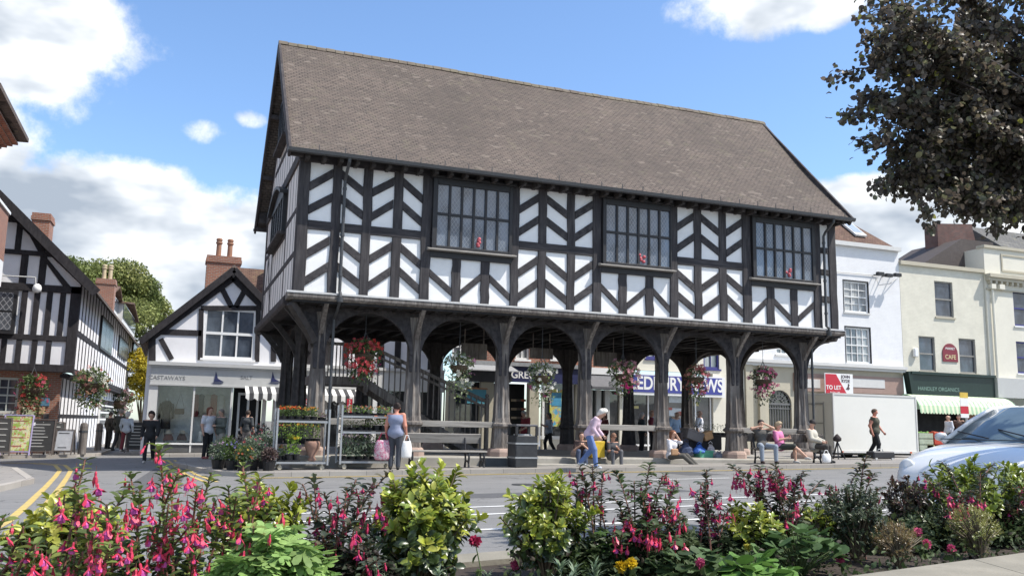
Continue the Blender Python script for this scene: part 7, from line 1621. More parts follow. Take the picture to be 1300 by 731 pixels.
fuchsia('crimson fuchsia in front of the lime-topped shrub by the car', 1218, 5.8, sh((1190,612,.1,4),(1205,624,-.2,8),(1220,630,-.2,8),(1232,622,-.1,7),(1240,632,-.1,6),(1212,640,-.2,6),(1172,600,.2,2),(1196,586,.3,0),(1262,588,.4,0),(1245,598,.3,0)), fl2, True, fs=.062, leaf=.055, openness=1.0)
fuchsia('dark fuchsia at the far right edge with a crimson head', 1290, 6.1, sh((1296,610,.2,7),(1280,640,0,5),(1300,630,.1,6),(1268,650,0,3)), fl2, True, fs=.062, leaf=.055, openness=1.0)
# single rose, yellow flowers, bedding
def flower(label, px, py, d, c, r, name='rose', cat='flower', n=26, grp=None):
    p = DP(px, py, d); t = thing(name, (p.x, p.y, ZS), label, cat, grp); stems_mesh([[(p.x+.02,p.y,ZS-.02),(p.x+.03,p.y,(ZS+p.z)/2),(p.x,p.y,p.z)]], .0035, .0025, GST, t)
    P = np.array(p)+rdir(n, .2)*r*.35; dd = P-np.array(p); leaf_mesh('petals', P, dd+rdir(n)*.02, rdir(n)+nrm(dd+1e-4), np.full(n, r*.9), np.full(n, r*.9), pick(n, [c], .18), 'petal5', FLW, t)
    k = 6; P = np.stack([np.full(k,p.x)+RG.uniform(-.01,.04,k), np.full(k,p.y), RG.uniform(ZS+.04, p.z-.02, k)], 1); leaf_mesh('leaves', P, rdir(k,.2), rdir(k,1), np.full(k,.05), np.full(k,.03), pick(k, [(.10,.15,.05)]), 'big', ML, t)
# leafy filler between the named plants
for k, (px, d, w, py, lc, kd, lf) in enumerate(((60,2.75,170,690,[(.07,.11,.035),(.10,.15,.045)],'small',.05),(190,2.9,150,672,[(.06,.09,.035),(.09,.13,.045)],'small',.05),(270,3.0,120,690,[(.10,.15,.04),(.15,.20,.05)],'small',.05),(430,3.6,130,650,fl2,'small',.05),(470,3.5,90,680,[(.04,.055,.03),(.06,.05,.04)],'small',.05),(800,4.5,150,660,[(.05,.075,.035),(.075,.10,.045)],'small',.055),(845,4.6,100,640,[(.07,.10,.045),(.09,.12,.05)],'small',.055),(910,4.9,80,672,[(.045,.07,.035),(.06,.09,.04)],'small',.055),(990,5.1,110,650,[(.05,.07,.035),(.07,.09,.04)],'small',.055),(1130,5.7,90,655,[(.05,.075,.035),(.08,.11,.045)],'small',.06),(1180,6.0,120,640,[(.06,.09,.04),(.09,.12,.05)],'small',.06),(1260,6.2,110,640,[(.05,.08,.035),(.08,.11,.045)],'small',.06),(745,4.4,70,690,[(.06,.10,.04),(.10,.15,.05)],'small',.05),(20,2.6,120,705,[(.05,.07,.03),(.09,.06,.045)],'small',.045))):
    bx = bed_pt(px, d); top = DP(px, py, d).z; rx = w/2/FPX*d; t = thing('leafy_plant', bx, 'dense leafy filler plant %s' % ('behind the leftmost fuchsias','under the tall fuchsia','between the tall fuchsia and the geranium mound','inside the dark-leaved fuchsia left of the largest shrub','close against the left side of the largest shrub','under the widest fuchsia','behind the widest fuchsia','below the upright crimson fuchsia','below the densest red flower head','left of the dark purple-tinged shrub','right of the dark purple-tinged shrub','below the lime-topped shrub near the car','right beside the see-through shrub','in the bottom left corner of the bed')[k], 'plant')
    n = int(900+w*6); th = RG.uniform(0,2*PI,n); r = RG.uniform(0,1,n)**.5; hz_ = (top-ZS)*(1-r**2*.6)*RG.uniform(.15,1,n)**.6*(.75+.25*np.sin(th*3+k)); P = np.stack([bx[0]+np.cos(th)*r*rx, bx[1]+np.sin(th)*r*rx*.8, ZS+hz_], 1)
    out_ = np.stack([np.cos(th),np.sin(th),np.full(n,.3)],1); L = lf*RG.uniform(.5,1.1,n); leaf_mesh('foliage', P, out_+rdir(n)*.7, np.array([0,0,1.])+rdir(n)*.6, L, L*.6, pick(n, lc, .25), kd, ML, t)
    stems_mesh([[bx, tuple(P[j])] for j in range(0, n, max(1, n//40))], .003, .002, GST, t, 'stem', 4)
flower('single deep pink rose in the gap over the road', 603, 687, 3.7, (.48,.03,.10), .035)
for px, py, lb in ((788,719,'yellow flower cluster low in the bed, the left one of the pair'),(801,714,'yellow flower cluster low in the bed, the right one of the pair')): flower(lb, px, py, 3.9, (.70,.48,.02), .035, 'yellow_flower', n=20, grp='yellow flowers')
flower('small yellow flower head above the round-leaved clump', 949, 694, 4.5, (.55,.50,.08), .03, 'yellow_flower', n=16)
for px, py, d, lb in ((1165,674,5.2,'pink bloom over the rusty heathery plant'),(1176,690,5.0,'salmon pink bloom right of the rusty heathery plant'),(1208,697,5.0,'bright pink bloom lying near the coping'),(1066,708,4.6,'pink bloom at the foot of the dense dark shrub'),(654,716,4.2,'pale pink bloom in the gap by the see-through shrub'),(890,715,4.0,'pinkish red bloom above the coping near the round-leaved clump')): flower(lb, px, py, d, (.62,.10,.22), .035, 'pink_flower', n=14)
# ground cover under everything
n = 9000; xs = RG.uniform(-4.5, 8.5, n); v = RG.uniform(.04,1.0,n)**1.1; ys = np.array([near_y(x) for x in xs])+.03+v*1.75
px_of = lambda X, Y: 650+FPX*(X/Y)
keep = ~((px_of(xs, ys) > 585)&(px_of(xs, ys) < 648)&(ys > 3.6)); xs, ys, v = xs[keep], ys[keep], v[keep]; n = len(xs)
W_ = np.array([tuple(CB(x, y)) for x, y in zip(xs, ys)]); hh = .03+.15*np.abs(np.sin(xs*5.1+1)*np.cos(ys*4.3))*np.clip(v*6, .2, 1); W_[:,2] = ZS+RG.uniform(0,1,n)*hh
L = RG.uniform(.02,.05,n); o = leaf_mesh('ground_cover', W_, rdir(n,.4), rdir(n,1.1), L, L*.6, pick(n, [(.05,.08,.03),(.035,.055,.025),(.08,.11,.04),(.06,.05,.035),(.10,.14,.06)], .25), 'small', ML, None)
tag(o, 'low mixed leaves carpeting the soil of the flower bed', 'ground cover', kind='stuff')
# ---------------------------------------------------------------- street furniture, stall, vehicles
def XY(px, Y): return FY(px, 560, Y).x
# flower trolleys: steel frames with shelves and trays
def plants_on(parent, x0, x1, y0, y1, z, n, leafc, h, name='plants', leaf=.06, kind='small'):
    P = np.stack([RG.uniform(x0,x1,n), RG.uniform(y0,y1,n), z+RG.uniform(0,1,n)*h], 1); L = leaf*RG.uniform(.6,1.2,n)
    leaf_mesh(name, P, rdir(n,.7), rdir(n,.6), L, L*(.5 if kind != 'blade' else .16), pick(n, leafc, .2), kind, ML, parent)
def blooms_on(parent, x0, x1, y0, y1, z, n, cols, r=.04, zs=.04):
    P = np.stack([RG.uniform(x0,x1,n), RG.uniform(y0,y1,n), z+RG.uniform(-zs,zs,n)], 1); leaf_mesh('blossom', P, rdir(n), rdir(n,1.0)-np.array([0,.7,0]), np.full(n,r)*RG.uniform(.8,1.2,n), np.full(n,r), pick(n, cols, .15), 'petal5', FLW, parent)
POT = mat('plant_tray', (.02,.02,.022), .5, .2, 10)
def tray(parent, x0, x1, y0, y1, z, h, leafc, flow, lh, nl=160, nf=40, kind='small', leaf=.06, r=.04, label=None, name='tray'):
    t = thing('plant_tray', ((x0+x1)/2, (y0+y1)/2, z), label, 'plant tray', 'trays of plants for sale')
    b = MB(); k = max(2, int((x1-x0)/.17)); rows = 2
    for i in range(k):
        for j in range(rows):
            cx = x0+(x1-x0)*(i+.5)/k; cy = y0+(y1-y0)*(j+.5)/rows; w = (x1-x0)/k*.45; b.lathe([(w*.72,0),(w,h),(w*1.04,h),(w*.9,h-.01)], (cx,cy,z), 8)
    b.box(x0,x1,y0,y1,z-.0,z+.03); build('pots', b, POT, t)
    plants_on(t, x0+.02, x1-.02, y0, y1, z+h, nl, leafc, lh, 'foliage', leaf, kind)
    if nf: blooms_on(t, x0+.02, x1-.02, y0, y1, z+h+lh*.9, nf, flow, r)
    return t
GRN = [(.09,.15,.04),(.13,.20,.06),(.07,.11,.03)]; BGR = [(.22,.36,.06),(.28,.42,.08)]; SIL = [(.17,.22,.15),(.22,.27,.20),(.11,.16,.09)]
def trolley(label, x0, x1, y0, y1, shelves, H):
    z = zf((x0+x1)/2, y0); t = thing('flower_trolley', ((x0+x1)/2, (y0+y1)/2, z), label, 'trolley', 'steel flower trolleys at the stall')
    for x in (x0, x1):
        for y in (y0, y1): b = MB(); b.bar((x,y,z+.12),(x,y,z+H),.045,.045,up=(0,1,0)); build('upright', b, M['steel'], t)
    for s in shelves:
        b = MB(); b.box(x0+.03,x1-.03,y0,y0+.03,z+s-.05,z+s); b.box(x0+.03,x1-.03,y1-.03,y1,z+s-.05,z+s); b.box(x0+.02,x1-.02,y0+.035,y1-.035,z+s-.03,z+s-.01); build('shelf', b, M['steel'], t)
    for x in (x0+.12, x1-.12):
        for y in (y0+.06, y1-.06): b = MB(); b.lathe([(.03,-.02),(.055,-.02),(.055,.02),(.03,.02)], (x,y,z+.056), 12, ax='y'); b.box(x-.02,x+.02,y-.03,y+.03,z+.09,z+.13); build('castor', b, mat('castor_cream', (.5,.45,.35), .6), t)
    return z
Yt = -.80
ax0, ax1 = XY(351,Yt), XY(417,Yt); z = trolley('left steel trolley topped with orange and red flowers beside the corner post', ax0, ax1, Yt, Yt+.62, (.20,1.22), 1.52)
tray(None, ax0+.05, ax0+.62, Yt+.05, Yt+.55, z+1.23, .10, GRN, [(.85,.16,.02),(.8,.07,.02)], .24, 420, 90, label='tray of orange-red flowers at the left end of the top shelf')
tray(None, ax0+.64, ax0+1.02, Yt+.05, Yt+.55, z+1.23, .10, GRN, [(.70,.50,.08),(.8,.25,.04)], .22, 320, 50, label='tray of yellow and orange flowers in the middle of the top shelf')
tray(None, ax0+1.04, ax1-.05, Yt+.05, Yt+.55, z+1.23, .08, [(.36,.40,.22),(.2,.15,.18)], [(.30,.12,.18)], .09, 200, 24, label='tray of pale succulents at the right end of the top shelf')
tray(None, ax0+.25, ax0+.62, Yt+.05, Yt+.45, z+.21, .16, BGR, [(.70,.50,.04)], .48, 220, 22, leaf=.08, r=.06, label='tall yellow-flowered bright green plant on the bottom shelf of the left trolley')
for px, w, lb in ((397,.20,'terracotta pot with a flared rim on the bottom shelf of the left trolley'),):
    xx = XY(px,Yt+.3); t = thing('terracotta_pot', (xx, Yt+.3, z+.21), lb, 'pot'); b = MB(); b.lathe([(w*.45,0),(w*.55,.05),(w*.35,.10),(w*.9,.32),(w,.44),(w*.85,.50),(w*.6,.50)], (xx,Yt+.3,z+.21), 16); build('pot_body', b, mat('terracotta_pot', (.27,.16,.12), .85, .15, 8), t, smooth=True)
bx0, bx1 = XY(433,Yt), XY(503,Yt); z2_ = trolley('right steel trolley with three shelves beside the woman with bags', bx0, bx1, Yt, Yt+.62, (.20,.95,1.35), 1.62)
tray(None, bx0+.02, bx0+.62, Yt+.05, Yt+.55, z2_+.96, .09, [(.20,.24,.12),(.30,.32,.16)], [(.5,.5,.3)], .16, 240, 14, leaf=.045, label='tray of grey-green herbs on the middle shelf')
tray(None, bx0+.85, bx1-.03, Yt+.05, Yt+.55, z2_+.96, .16, BGR, [(.85,.17,.02)], .22, 200, 34, leaf=.08, r=.05, label='pots of bright green plants with orange flowers on the middle shelf')
tray(None, bx0+.04, bx0+1.0, Yt+.05, Yt+.55, z2_+.21, .10, SIL, [(.55,.30,.40),(.5,.5,.5)], .38, 520, 40, 'blade', .16, label='tray of silvery lavender-like plants on the bottom shelf')
tray(None, bx0+1.02, bx1-.03, Yt+.05, Yt+.5, z2_+.21, .12, GRN, [(.80,.03,.03)], .26, 160, 34, r=.06, label='pots with a cluster of red flowers on the bottom shelf')
tray(None, bx0+.1, bx1-.2, Yt+.8, Yt+1.1, z2_+.35, .2, GRN+SIL, [(.35,.25,.5),(.6,.5,.5)], .3, 420, 50, label='row of mixed lilac and cream flowers standing behind the right trolley')
tray(None, ax0+.08, ax0+.30, Yt+.15, Yt+.55, z+.21, .12, GRN, [(.8,.25,.04)], .25, 160, 12, label='small dark green pots at the left end of the bottom shelf')
tray(None, ax0+.08, ax1-.06, Yt+.75, Yt+1.15, z+.62, .14, GRN+BGR, [(.7,.45,.05),(.7,.1,.08)], .38, 700, 40, label='dense row of leafy plants standing behind the left trolley')
tray(None, bx0+.62, bx0+.84, Yt+.05, Yt+.55, z2_+.96, .1, GRN, [(.6,.55,.5)], .20, 150, 16, label='single pot of green leaves between the herbs and the orange flowers')
tray(None, bx0+.05, bx1-.05, Yt+.2, Yt+.6, z2_+1.36, .07, BGR+SIL, [(.8,.2,.05),(.6,.3,.4)], .16, 420, 50, label='mixed bright green seedlings on the topmost shelf of the right trolley')
# pots and plants heaped left of the corner post
grp = 'potted plants heaped at the left end of the stall'
for px, Y, w, h, lc, fc, lb, nf in ((297,-.2,.50,.50,GRN,[(.30,.26,.62)],'potted plant with blue-violet flowers at the pavement edge',40),(322,-.6,.62,.62,SIL,[(.7,.08,.08),(.6,.2,.3)],'grey-leaved potted plant with red flowers near the left trolley',26),(306,.7,.60,.62,[(.10,.09,.10),(.14,.13,.12)],[(.75,.12,.08)],'dark bushy potted plant with small red flowers',22),(337,.2,.62,.75,SIL,[(.65,.3,.35)],'tall silvery potted plant behind the left trolley',12),(289,.9,.40,.62,GRN,[(.2,.1,.1)],'dark green potted plant nearest the shop door',8),(330,1.5,.62,.95,[(.13,.15,.12),(.18,.2,.16)],[(.7,.12,.1)],'tall loose plant with red flowers in front of the striped awning',26),(312,-1.0,.5,.4,GRN+SIL,[(.75,.2,.1),(.7,.5,.1)],'low mixed pot of green leaves at the kerb end of the stall',26),(279,.3,.5,.5,SIL,[(.5,.3,.5)],'silver-leaved pot at the outermost left end of the heap',16),(343,-.9,.36,.35,[(.12,.08,.08),(.2,.15,.13)],[(.3,.2,.2)],'low reddish-brown plant tight against the left trolley',6)):
    x = XY(px,Y); z = zf(x,Y); t = thing('potted_plant', (x,Y,z), lb, 'potted plant', grp); b = MB(); b.lathe([(.13,0),(.18,.24),(.19,.24),(.17,.22)], (x,Y,z), 12); build('pot', b, POT, t)
    n = 700; d = rdir(n,.3); P = np.array([x,Y,z+.2+h*.5])+d*np.array([w*.5,w*.5,h*.5])*RG.uniform(.3,1,n)[:,None]; L = .075*RG.uniform(.6,1.3,n); leaf_mesh('foliage', P, d+rdir(n)*.6, rdir(n,.9), L, L*.5, pick(n,lc,.2), 'small', ML, t)
    d = rdir(nf,.6); P = np.array([x,Y,z+.2+h*.5])+d*np.array([w*.5,w*.5,h*.5]); leaf_mesh('blossom', P, rdir(nf), d-np.array([0,.4,0]), np.full(nf,.05), np.full(nf,.05), pick(nf,fc,.12), 'petal5', FLW, t)
# park benches
def bench(label, x0, x1, Y, wood, back=True):
    z = zf((x0+x1)/2, Y); t = thing('park_bench', ((x0+x1)/2, Y, z), label, 'bench', 'benches on the hall pavement')
    b = MB(); b.bar((x0,Y-.30,z+.44),(x1+.06,Y-.30,z+.44),.10,.045); b.bar((x0,Y-.18,z+.445),(x1+.06,Y-.18,z+.445),.10,.045); b.bar((x0,Y-.06,z+.44),(x1+.06,Y-.06,z+.44),.10,.045); build('seat', b, wood, t, bevel=.006)
    b = MB(); b.bar((x0-.02,Y+.10,z+.78),(x1,Y+.10,z+.78),.04,.26,up=(0,-.25,1)); build('backrest', b, wood, t, bevel=.008)
    for x in (x0+.18, x1-.45, x1-.02):
        b = MB(); b.tube([(x,Y-.34,z+.0),(x,Y-.30,z+.12),(x,Y-.33,z+.28),(x,Y-.30,z+.42)], [.035,.025,.03,.03], 8); b.tube([(x,Y+.02,z),(x,Y-.02,z+.2),(x,Y,z+.42),(x,Y+.12,z+.92)], [.035,.025,.03,.022], 8); b.bar((x,Y-.3,z+.40),(x,Y,z+.40),.04,.03); b.tube([(x,Y-.3,z+.12),(x,Y-.16,z+.2),(x,Y-.02,z+.14)], .018, 6); build('leg', b, M['black_paint'], t)
bench('weathered wooden bench with black iron legs right of the woman with bags', XY(512,-.45), XY(611,-.45), -.45, M['oak_grey'])
bench('bench under the three seated people at the right end of the hall', XY(952,-.35), XY(1047,-.35), -.35, M['oak_post'])
# litter bin
bx, by = XY(663.5,-.75), -.75; z = zf(bx,by); w = (XY(680,-1.1)-XY(652,-1.1))*.5; t = thing('litter_bin', (bx,by,z), 'square black litter bin with silver bands on the pavement before the step', 'litter bin')
b = MB(); b.box(bx-w,bx+w,by-w,by+w,z,z+.86); build('body', b, mat('bin_black', (.04,.042,.046), .42, .3, 6, bmp=.05), t, bevel=.02)
b = MB()
for zz in (.24,.62): b.box(bx-w-.012,bx+w+.012,by-w-.012,by+w+.012,z+zz,z+zz+.045)
build_each('band', b, M['steel'], t)
b = MB()
for sx in (-1,1):
    for sy in (-1,1): b.box(bx+sx*w*.92-.035,bx+sx*w*.92+.035,by+sy*w*.92-.035,by+sy*w*.92+.035,z+.86,z+1.10)
build_each('corner_post', b, M['black_paint'], t)
b = MB(); b.box(bx-w,bx+w,by-w,by+w,z+1.10,z+1.16); build('lid', b, mat('bin_lid', (.10,.10,.11), .4), t, bevel=.015)
b = MB(); b.lathe([(w*.8,.0),(w*.8,.03),(w*.6,.035)], (bx,by,z+.862), 14); build('liner', b, M['grey_paint'], t)
# yellow box on the step
b = MB(); x = XY(757,.25); b.box(x-.22,x+.22,.10,.45,.44,.92); o = build('yellow_box', b, mat('yellow_box', (.62,.42,.03), .6), None, bevel=.02, base=(x,.3,.44)); tag(o, 'yellow box standing on the hall step between the leaning woman and the boy', 'box')
b = MB(); b.lathe([(.0,0),(.16,.02),(.2,.16),(.14,.34),(.05,.42),(0,.43)], (x-.02,.28,.925), 12); o = build('flower_bag', b, mat('bag_pale', (.5,.38,.32), .8, .3, 12), None, smooth=True, base=(x,.28,.925)); tag(o, 'pale patterned bag on top of the yellow box', 'bag')
# wooden platform edge, goods heaped behind it
GY = .9
def goods(px, py, w, h, d, col, label, nm='storage_box', cat='box', Y=1.3, rot=0, shape='box'):
    c = FY(px, py, Y); t = thing(nm, (c.x,Y,c.z-h/2), label, cat, 'goods heaped between two posts'); b = MB(); m = mat('goods_%s' % label.split()[0]+str(int(px)), col, .65, .15, 8)
    if shape == 'box':
        b.box(-w/2,w/2,-d/2,d/2,-h/2,h/2); b.xform(Matrix.Translation((c.x,Y,c.z)) @ Matrix.Rotation(rot,4,'Y')); build('shell', b, m, t, bevel=.02)
        b = MB(); b.box(-w/2-.012,w/2+.012,-d/2-.012,d/2+.012,h/2-.05,h/2+.01); b.xform(Matrix.Translation((c.x,Y,c.z)) @ Matrix.Rotation(rot,4,'Y')); build('lid', b, m, t, bevel=.008)
    else:
        prof = [(0,-.5),(.46,-.48),(.54,-.3),(.44,-.05),(.26,.12),(.14,.30),(.17,.34),(0,.30)]; b.lathe([(r*w,zz*h) for r,zz in prof], (c.x,Y,c.z), 12); b.v = [(x+rnd.uniform(-.045,.045)*w/.4, y+rnd.uniform(-.04,.04), zz+rnd.uniform(-.03,.03)) for x,y,zz in b.v]; build('sack', b, m, t)
        b = MB(); b.tube([(c.x-.08,Y,c.z+h*.45),(c.x,Y,c.z+h*.62),(c.x+.08,Y,c.z+h*.45)], .012, 5); build('handle', b, m, t)
goods(893,577,.50,.26,.4,(.10,.36,.24),'green plastic box at the front of the heap')
goods(888,569,.42,.34,.3,(.05,.15,.50),'blue plastic bag on the green box','plastic_bag','bag',shape='bag')
goods(871,568,.40,.46,.3,(.06,.08,.15),'navy rucksack left of the blue bag','rucksack','bag',shape='bag')
goods(902,570,.30,.42,.3,(.55,.50,.50),'white carrier bag with red marks in the heap','carrier_bag','bag',shape='bag')
goods(913,577,.36,.24,.3,(.34,.36,.42),'pale grey cloth bag at the right end of the heap','cloth_bag','bag',shape='bag')
goods(878,553,.62,.32,.5,(.15,.14,.14),'tilted dark grey cardboard box on top of the heap',rot=.3,Y=1.6)
goods(897,553,.32,.26,.3,(.48,.28,.14),'orange-brown carton propped at the top of the heap',rot=-.3,Y=1.5)
goods(882,561,.70,.42,.5,(.03,.03,.035),'black storage box in the middle of the heap',Y=1.8)
goods(903,561,.50,.50,.5,(.035,.03,.03),'black open case at the right of the heap',Y=1.9)
goods(868,556,.44,.34,.4,(.10,.08,.08),'small dark brown box at the left of the heap',Y=1.8)
# market stall table behind with greenery
x = XY(912,5.2); b = MB(); t = thing('market_table', (x,5.2,.43), 'dark table loaded with green plants behind the heaped goods', 'table'); b.box(x-1.4,x+1.4,4.8,5.6,1.05,1.10); build('table_top', b, M['oak_dark'], t)
for sx in (-1.3,1.3):
    for sy in (4.9,5.5): b = MB(); b.box(x+sx-.04,x+sx+.04,sy-.04,sy+.04,.43,1.05); build('leg', b, M['oak_dark'], t)
tray(None, x-1.2, x+1.2, 4.85, 5.5, 1.105, .12, [(.04,.07,.03),(.06,.10,.04)], [(.6,.5,.5)], .3, 420, 20, label='tray of dark green plants on the market table')
# A-boards and bollards by the inn
def aboard(label, px, py, w, h, Y, m, deg=0, header=None, lines=0, lm=None, grp='pavement boards by the inn', frame=None):
    x = FY(px, py, Y).x; z = gz(x,Y)+.105; t = thing('pavement_board', (x,Y,z), label, 'sign', grp, rotz=math.radians(deg), local=True)
    fr = frame or mat('board_frame', (.12,.10,.09), .7)
    for s, nm in ((-1,'front_panel'),(1,'back_panel')):
        b = MB(); b.add([(-w/2+.03,s*.22,.16),(w/2-.03,s*.22,.16),(w/2-.03,s*.035,h-.03),(-w/2+.03,s*.035,h-.03),(-w/2+.03,s*.205,.16),(w/2-.03,s*.205,.16),(w/2-.03,s*.02,h-.03),(-w/2+.03,s*.02,h-.03)], [(0,1,2,3),(7,6,5,4),(0,4,5,1),(1,5,6,2),(2,6,7,3),(3,7,4,0)]); p_ = build(nm, b, m, t)
        b = MB(); b.bar((-w/2,s*.25,0),(-w/2,s*.03,h),.04,.04,up=(0,1,0)); b.bar((w/2,s*.25,0),(w/2,s*.03,h),.04,.04,up=(0,1,0)); b.bar((-w/2+.02,s*.228,.13),(w/2-.02,s*.228,.13),.04,.04); b.bar((-w/2+.02,s*.03,h),(w/2-.02,s*.03,h),.04,.04); build('frame', b, fr, t)
        if s < 0 and lm:
            b = MB(); th = math.atan2(.185, h-.19)
            for k in range(lines):
                f = .86-.72*k/max(lines-1,1); ww = w*rnd.uniform(.25,.38); yy = -.035-(1-f)*.185-.006; zz = .16+(h-.19)*f; b.add([(-ww,yy-.002,zz-.016),(ww*rnd.uniform(.6,1),yy-.002,zz-.016),(ww*rnd.uniform(.6,1),yy,zz+.016),(-ww,yy,zz+.016)], [(0,1,2,3)])
            build('chalk_lines', b, lm, p_)
BK = mat('blackboard', (.035,.035,.035), .7, .3, 6); CH = mat('chalk', (.42,.42,.40), .9, .1, 9, bmp=0)
ya = 13.75
aboard('yellow and green poster board, leftmost by the inn wall', 22, 560, .95, 1.45, ya, mat_poster('poster_yellow', ((.62,.60,.20),(.62,.60,.42),(.30,.42,.08),(.5,.12,.1)), 2.2), -4, lines=4, lm=mat('ink_red', (.4,.12,.1), .6), frame=mat('frame_lilac', (.45,.40,.62), .5))
aboard('large blackboard beside the yellow poster board', 47, 560, 1.15, 1.30, ya, BK, -4, lines=8, lm=CH)
aboard('dark board leaning close to the inn corner', 70, 560, .55, 1.2, ya+.35, BK, 30, lines=3, lm=CH)
aboard('small pale grey board at the corner of the inn', 82.5, 560, .62, .92, ya+.2, mat('board_grey', (.42,.43,.45), .6), -10, lines=2, lm=BK)
aboard('blackboard beside the side street right of the walking couple', 174, 560, .80, 1.25, 16.5, BK, -8, lines=7, lm=CH)
aboard('blackboard cut off by the left edge of the picture', 1, 560, .6, 1.35, 11.5 if False else 13.0, BK, 10, lines=5, lm=CH)
for px, lb in ((38,'white menu sheet on top of the large blackboard, left one'),(60.5,'white menu sheet on top of the large blackboard, right one')):
    p = FY(px, 541, ya-.1); b = MB(); b.box(p.x-.17,p.x+.17,ya-.06,ya-.04,p.z-.15,p.z+.15); b.box(p.x-.02,p.x+.02,ya-.04,ya-.02,gz(p.x,ya)+.1,p.z); t = thing('menu_sheet', (p.x,ya,gz(p.x,ya)+.1), lb, 'menu'); build('sheet', b, M['white_paint'], t); b = MB(); b.lathe([(.07,0),(.07,.01)], (p.x,ya-.062,p.z-.01), 12, ax='y'); build('emblem', b, M['blue_sign'], t)
for k, (px, Y, lb) in enumerate(((104,14.2,'thick wooden bollard at the inn corner'),(125,20,'wooden post between the inn corner and the walking couple'),(151,24.5,'wooden post beside the walking couple'),(163,27,'wooden post farthest down the side street'))):
    x = FY(px,560,Y).x if k else FY(105,560,Y).x; z = gz(x,Y)+.1; t = thing('wooden_bollard', (x,Y,z), lb, 'bollard', 'wooden posts along the side street'); b = MB(); b.lathe([(.15,0),(.145,1.05),(.12,1.16),(.05,1.20)], (x,Y,z), 10); build('post', b, M['oak_post'], t, bevel=.01)
    b = MB(); b.lathe([(.155,.82),(.155,.90)], (x,Y,z), 10); build('band', b, M['iron'], t)
# bus stop flag on its pole
p = FY(1225, 503, 8.5); z = gz(p.x,8.5)+.1; t = thing('bus_stop_sign', (p.x,8.5,z), 'bus stop flag, yellow above white and red, in front of the striped green awning', 'sign')
b = MB(); b.tube([(p.x+.02,8.5,z),(p.x+.02,8.5,FY(1225,499,8.5).z)], .05, 8); build('pole', b, M['grey_paint'], t)
r = rectY(8.44, 1219, 498, 1229, 530); hh = r[3]-r[2]
for nm, a, c, m in (('yellow_panel',.78,1,mat('flag_yellow',(.65,.45,.08),.5)),('white_panel',.46,.775,M['white_paint']),('red_panel',.16,.455,M['red_sign']),('lower_panel',0,.155,M['white_paint'])): b = MB(); b.box(r[0],r[1],8.42,8.45,r[2]+hh*a,r[2]+hh*c); build(nm, b, m, t)
# white box trailer
TX0, TX1, TY0, TY1 = 20.45, 24.55, 3.2, 5.45
z = gz(22,4); zt = FY(1110,500.5,TY0).z; TX0 = FY(1058.5,540,TY0).x; TX1 = FY(1165,540,TY0).x; TY1 = FX(1024,540,TX0).y
t = thing('box_trailer', ((TX0+TX1)/2,4.3,z), 'white box trailer parked behind the hall with a panelled end', 'trailer')
TW = mat('trailer_white', (.74,.73,.68), .45, .03, 2, bmp=.03, dirt=(.42,.41,.38), dirt_amt=.2); TE = mat('trailer_cream', (.62,.60,.52), .55, .04, 3, bmp=.03)
b = MB(); b.box(TX0+.03,TX1-.03,TY0+.02,TY1-.02,z+.32,zt-.03); build('body', b, TW, t)
b = MB()
for x in (TX0, TX1-.06): 
    for y in (TY0, TY1-.06): b.box(x,x+.06,y,y+.06,z+.28,zt)
for y in (TY0, TY1-.06): b.box(TX0+.061,TX1-.061,y,y+.06,zt-.06,zt); b.box(TX0+.061,TX1-.061,y,y+.06,z+.28,z+.36)
for x in (TX0, TX1-.06): b.box(x,x+.06,TY0+.061,TY1-.061,zt-.06,zt); b.box(x,x+.06,TY0+.061,TY1-.061,z+.28,z+.36)
build('edge_trim', b, M['pale_grey'], t)
b = MB(); b.box(TX0-.0,TX0+.028,TY0+.07,TY1-.07,z+.37,zt-.07); build('end_panel', b, TE, t)
for xx in (TX0+.35, TX1-.4): b = MB(); b.box(xx-.05,xx+.05,TY0-.012,TY0-.001,z+.29,z+.345); build('marker_lamp', b, mat('lamp_orange', (.6,.12,.03), .3), t)
b = MB(); b.box(TX0-.03,TX0-.003,TY0+.5,TY0+.55,z+.5,zt-.35); b.box(TX0-.03,TX0-.003,TY0+1.55,TY0+1.6,z+.5,zt-.35); b.box(TX0-.03,TX0-.003,TY0+.551,TY0+1.549,zt-.42,zt-.37); b.box(TX0-.028,TX0-.003,TY0+.551,TY0+1.549,z+1.35,z+1.38); build('door_frame', b, mat('trailer_seam', (.28,.27,.24), .6), t)
b = MB(); b.box(TX0+.2,TX1-.2,TY0+.2,TY1-.2,z+.2,z+.318); build('chassis', b, M['black_paint'], t)
for x in (22.2, 23.05):
    for y in (TY0+.12, TY1-.12): b = MB(); b.lathe([(.10,-.09),(.27,-.09),(.30,-.05),(.30,.05),(.27,.09),(.10,.09)], (x,y,z+.30), 20, ax='y'); build('wheel', b, M['black_paint'], t, smooth=False)
# black case on the ground in front of the trailer
x = XY(1117,1.2); z = zf(x,1.2) if False else gz(x,1.2)+.10; t = thing('black_case', (x,1.2,z), 'long low black case on the ground behind the walking man', 'case'); b = MB(); b.box(x-.48,x+.48,1.0,1.4,z+.04,z+.30); build('case_body', b, M['black_paint'], t, bevel=.04)
for xx in (x-.36,x+.36): b = MB(); b.lathe([(.05,-.02),(.05,.02)], (xx,1.02,z+.05), 10, ax='y'); build('wheel', b, M['grey_paint'], t)
b = MB(); b.tube([(x-.12,1.2,z+.30),(x-.1,1.2,z+.37),(x+.1,1.2,z+.37),(x+.12,1.2,z+.30)], .015, 6); build('handle', b, M['grey_paint'], t)
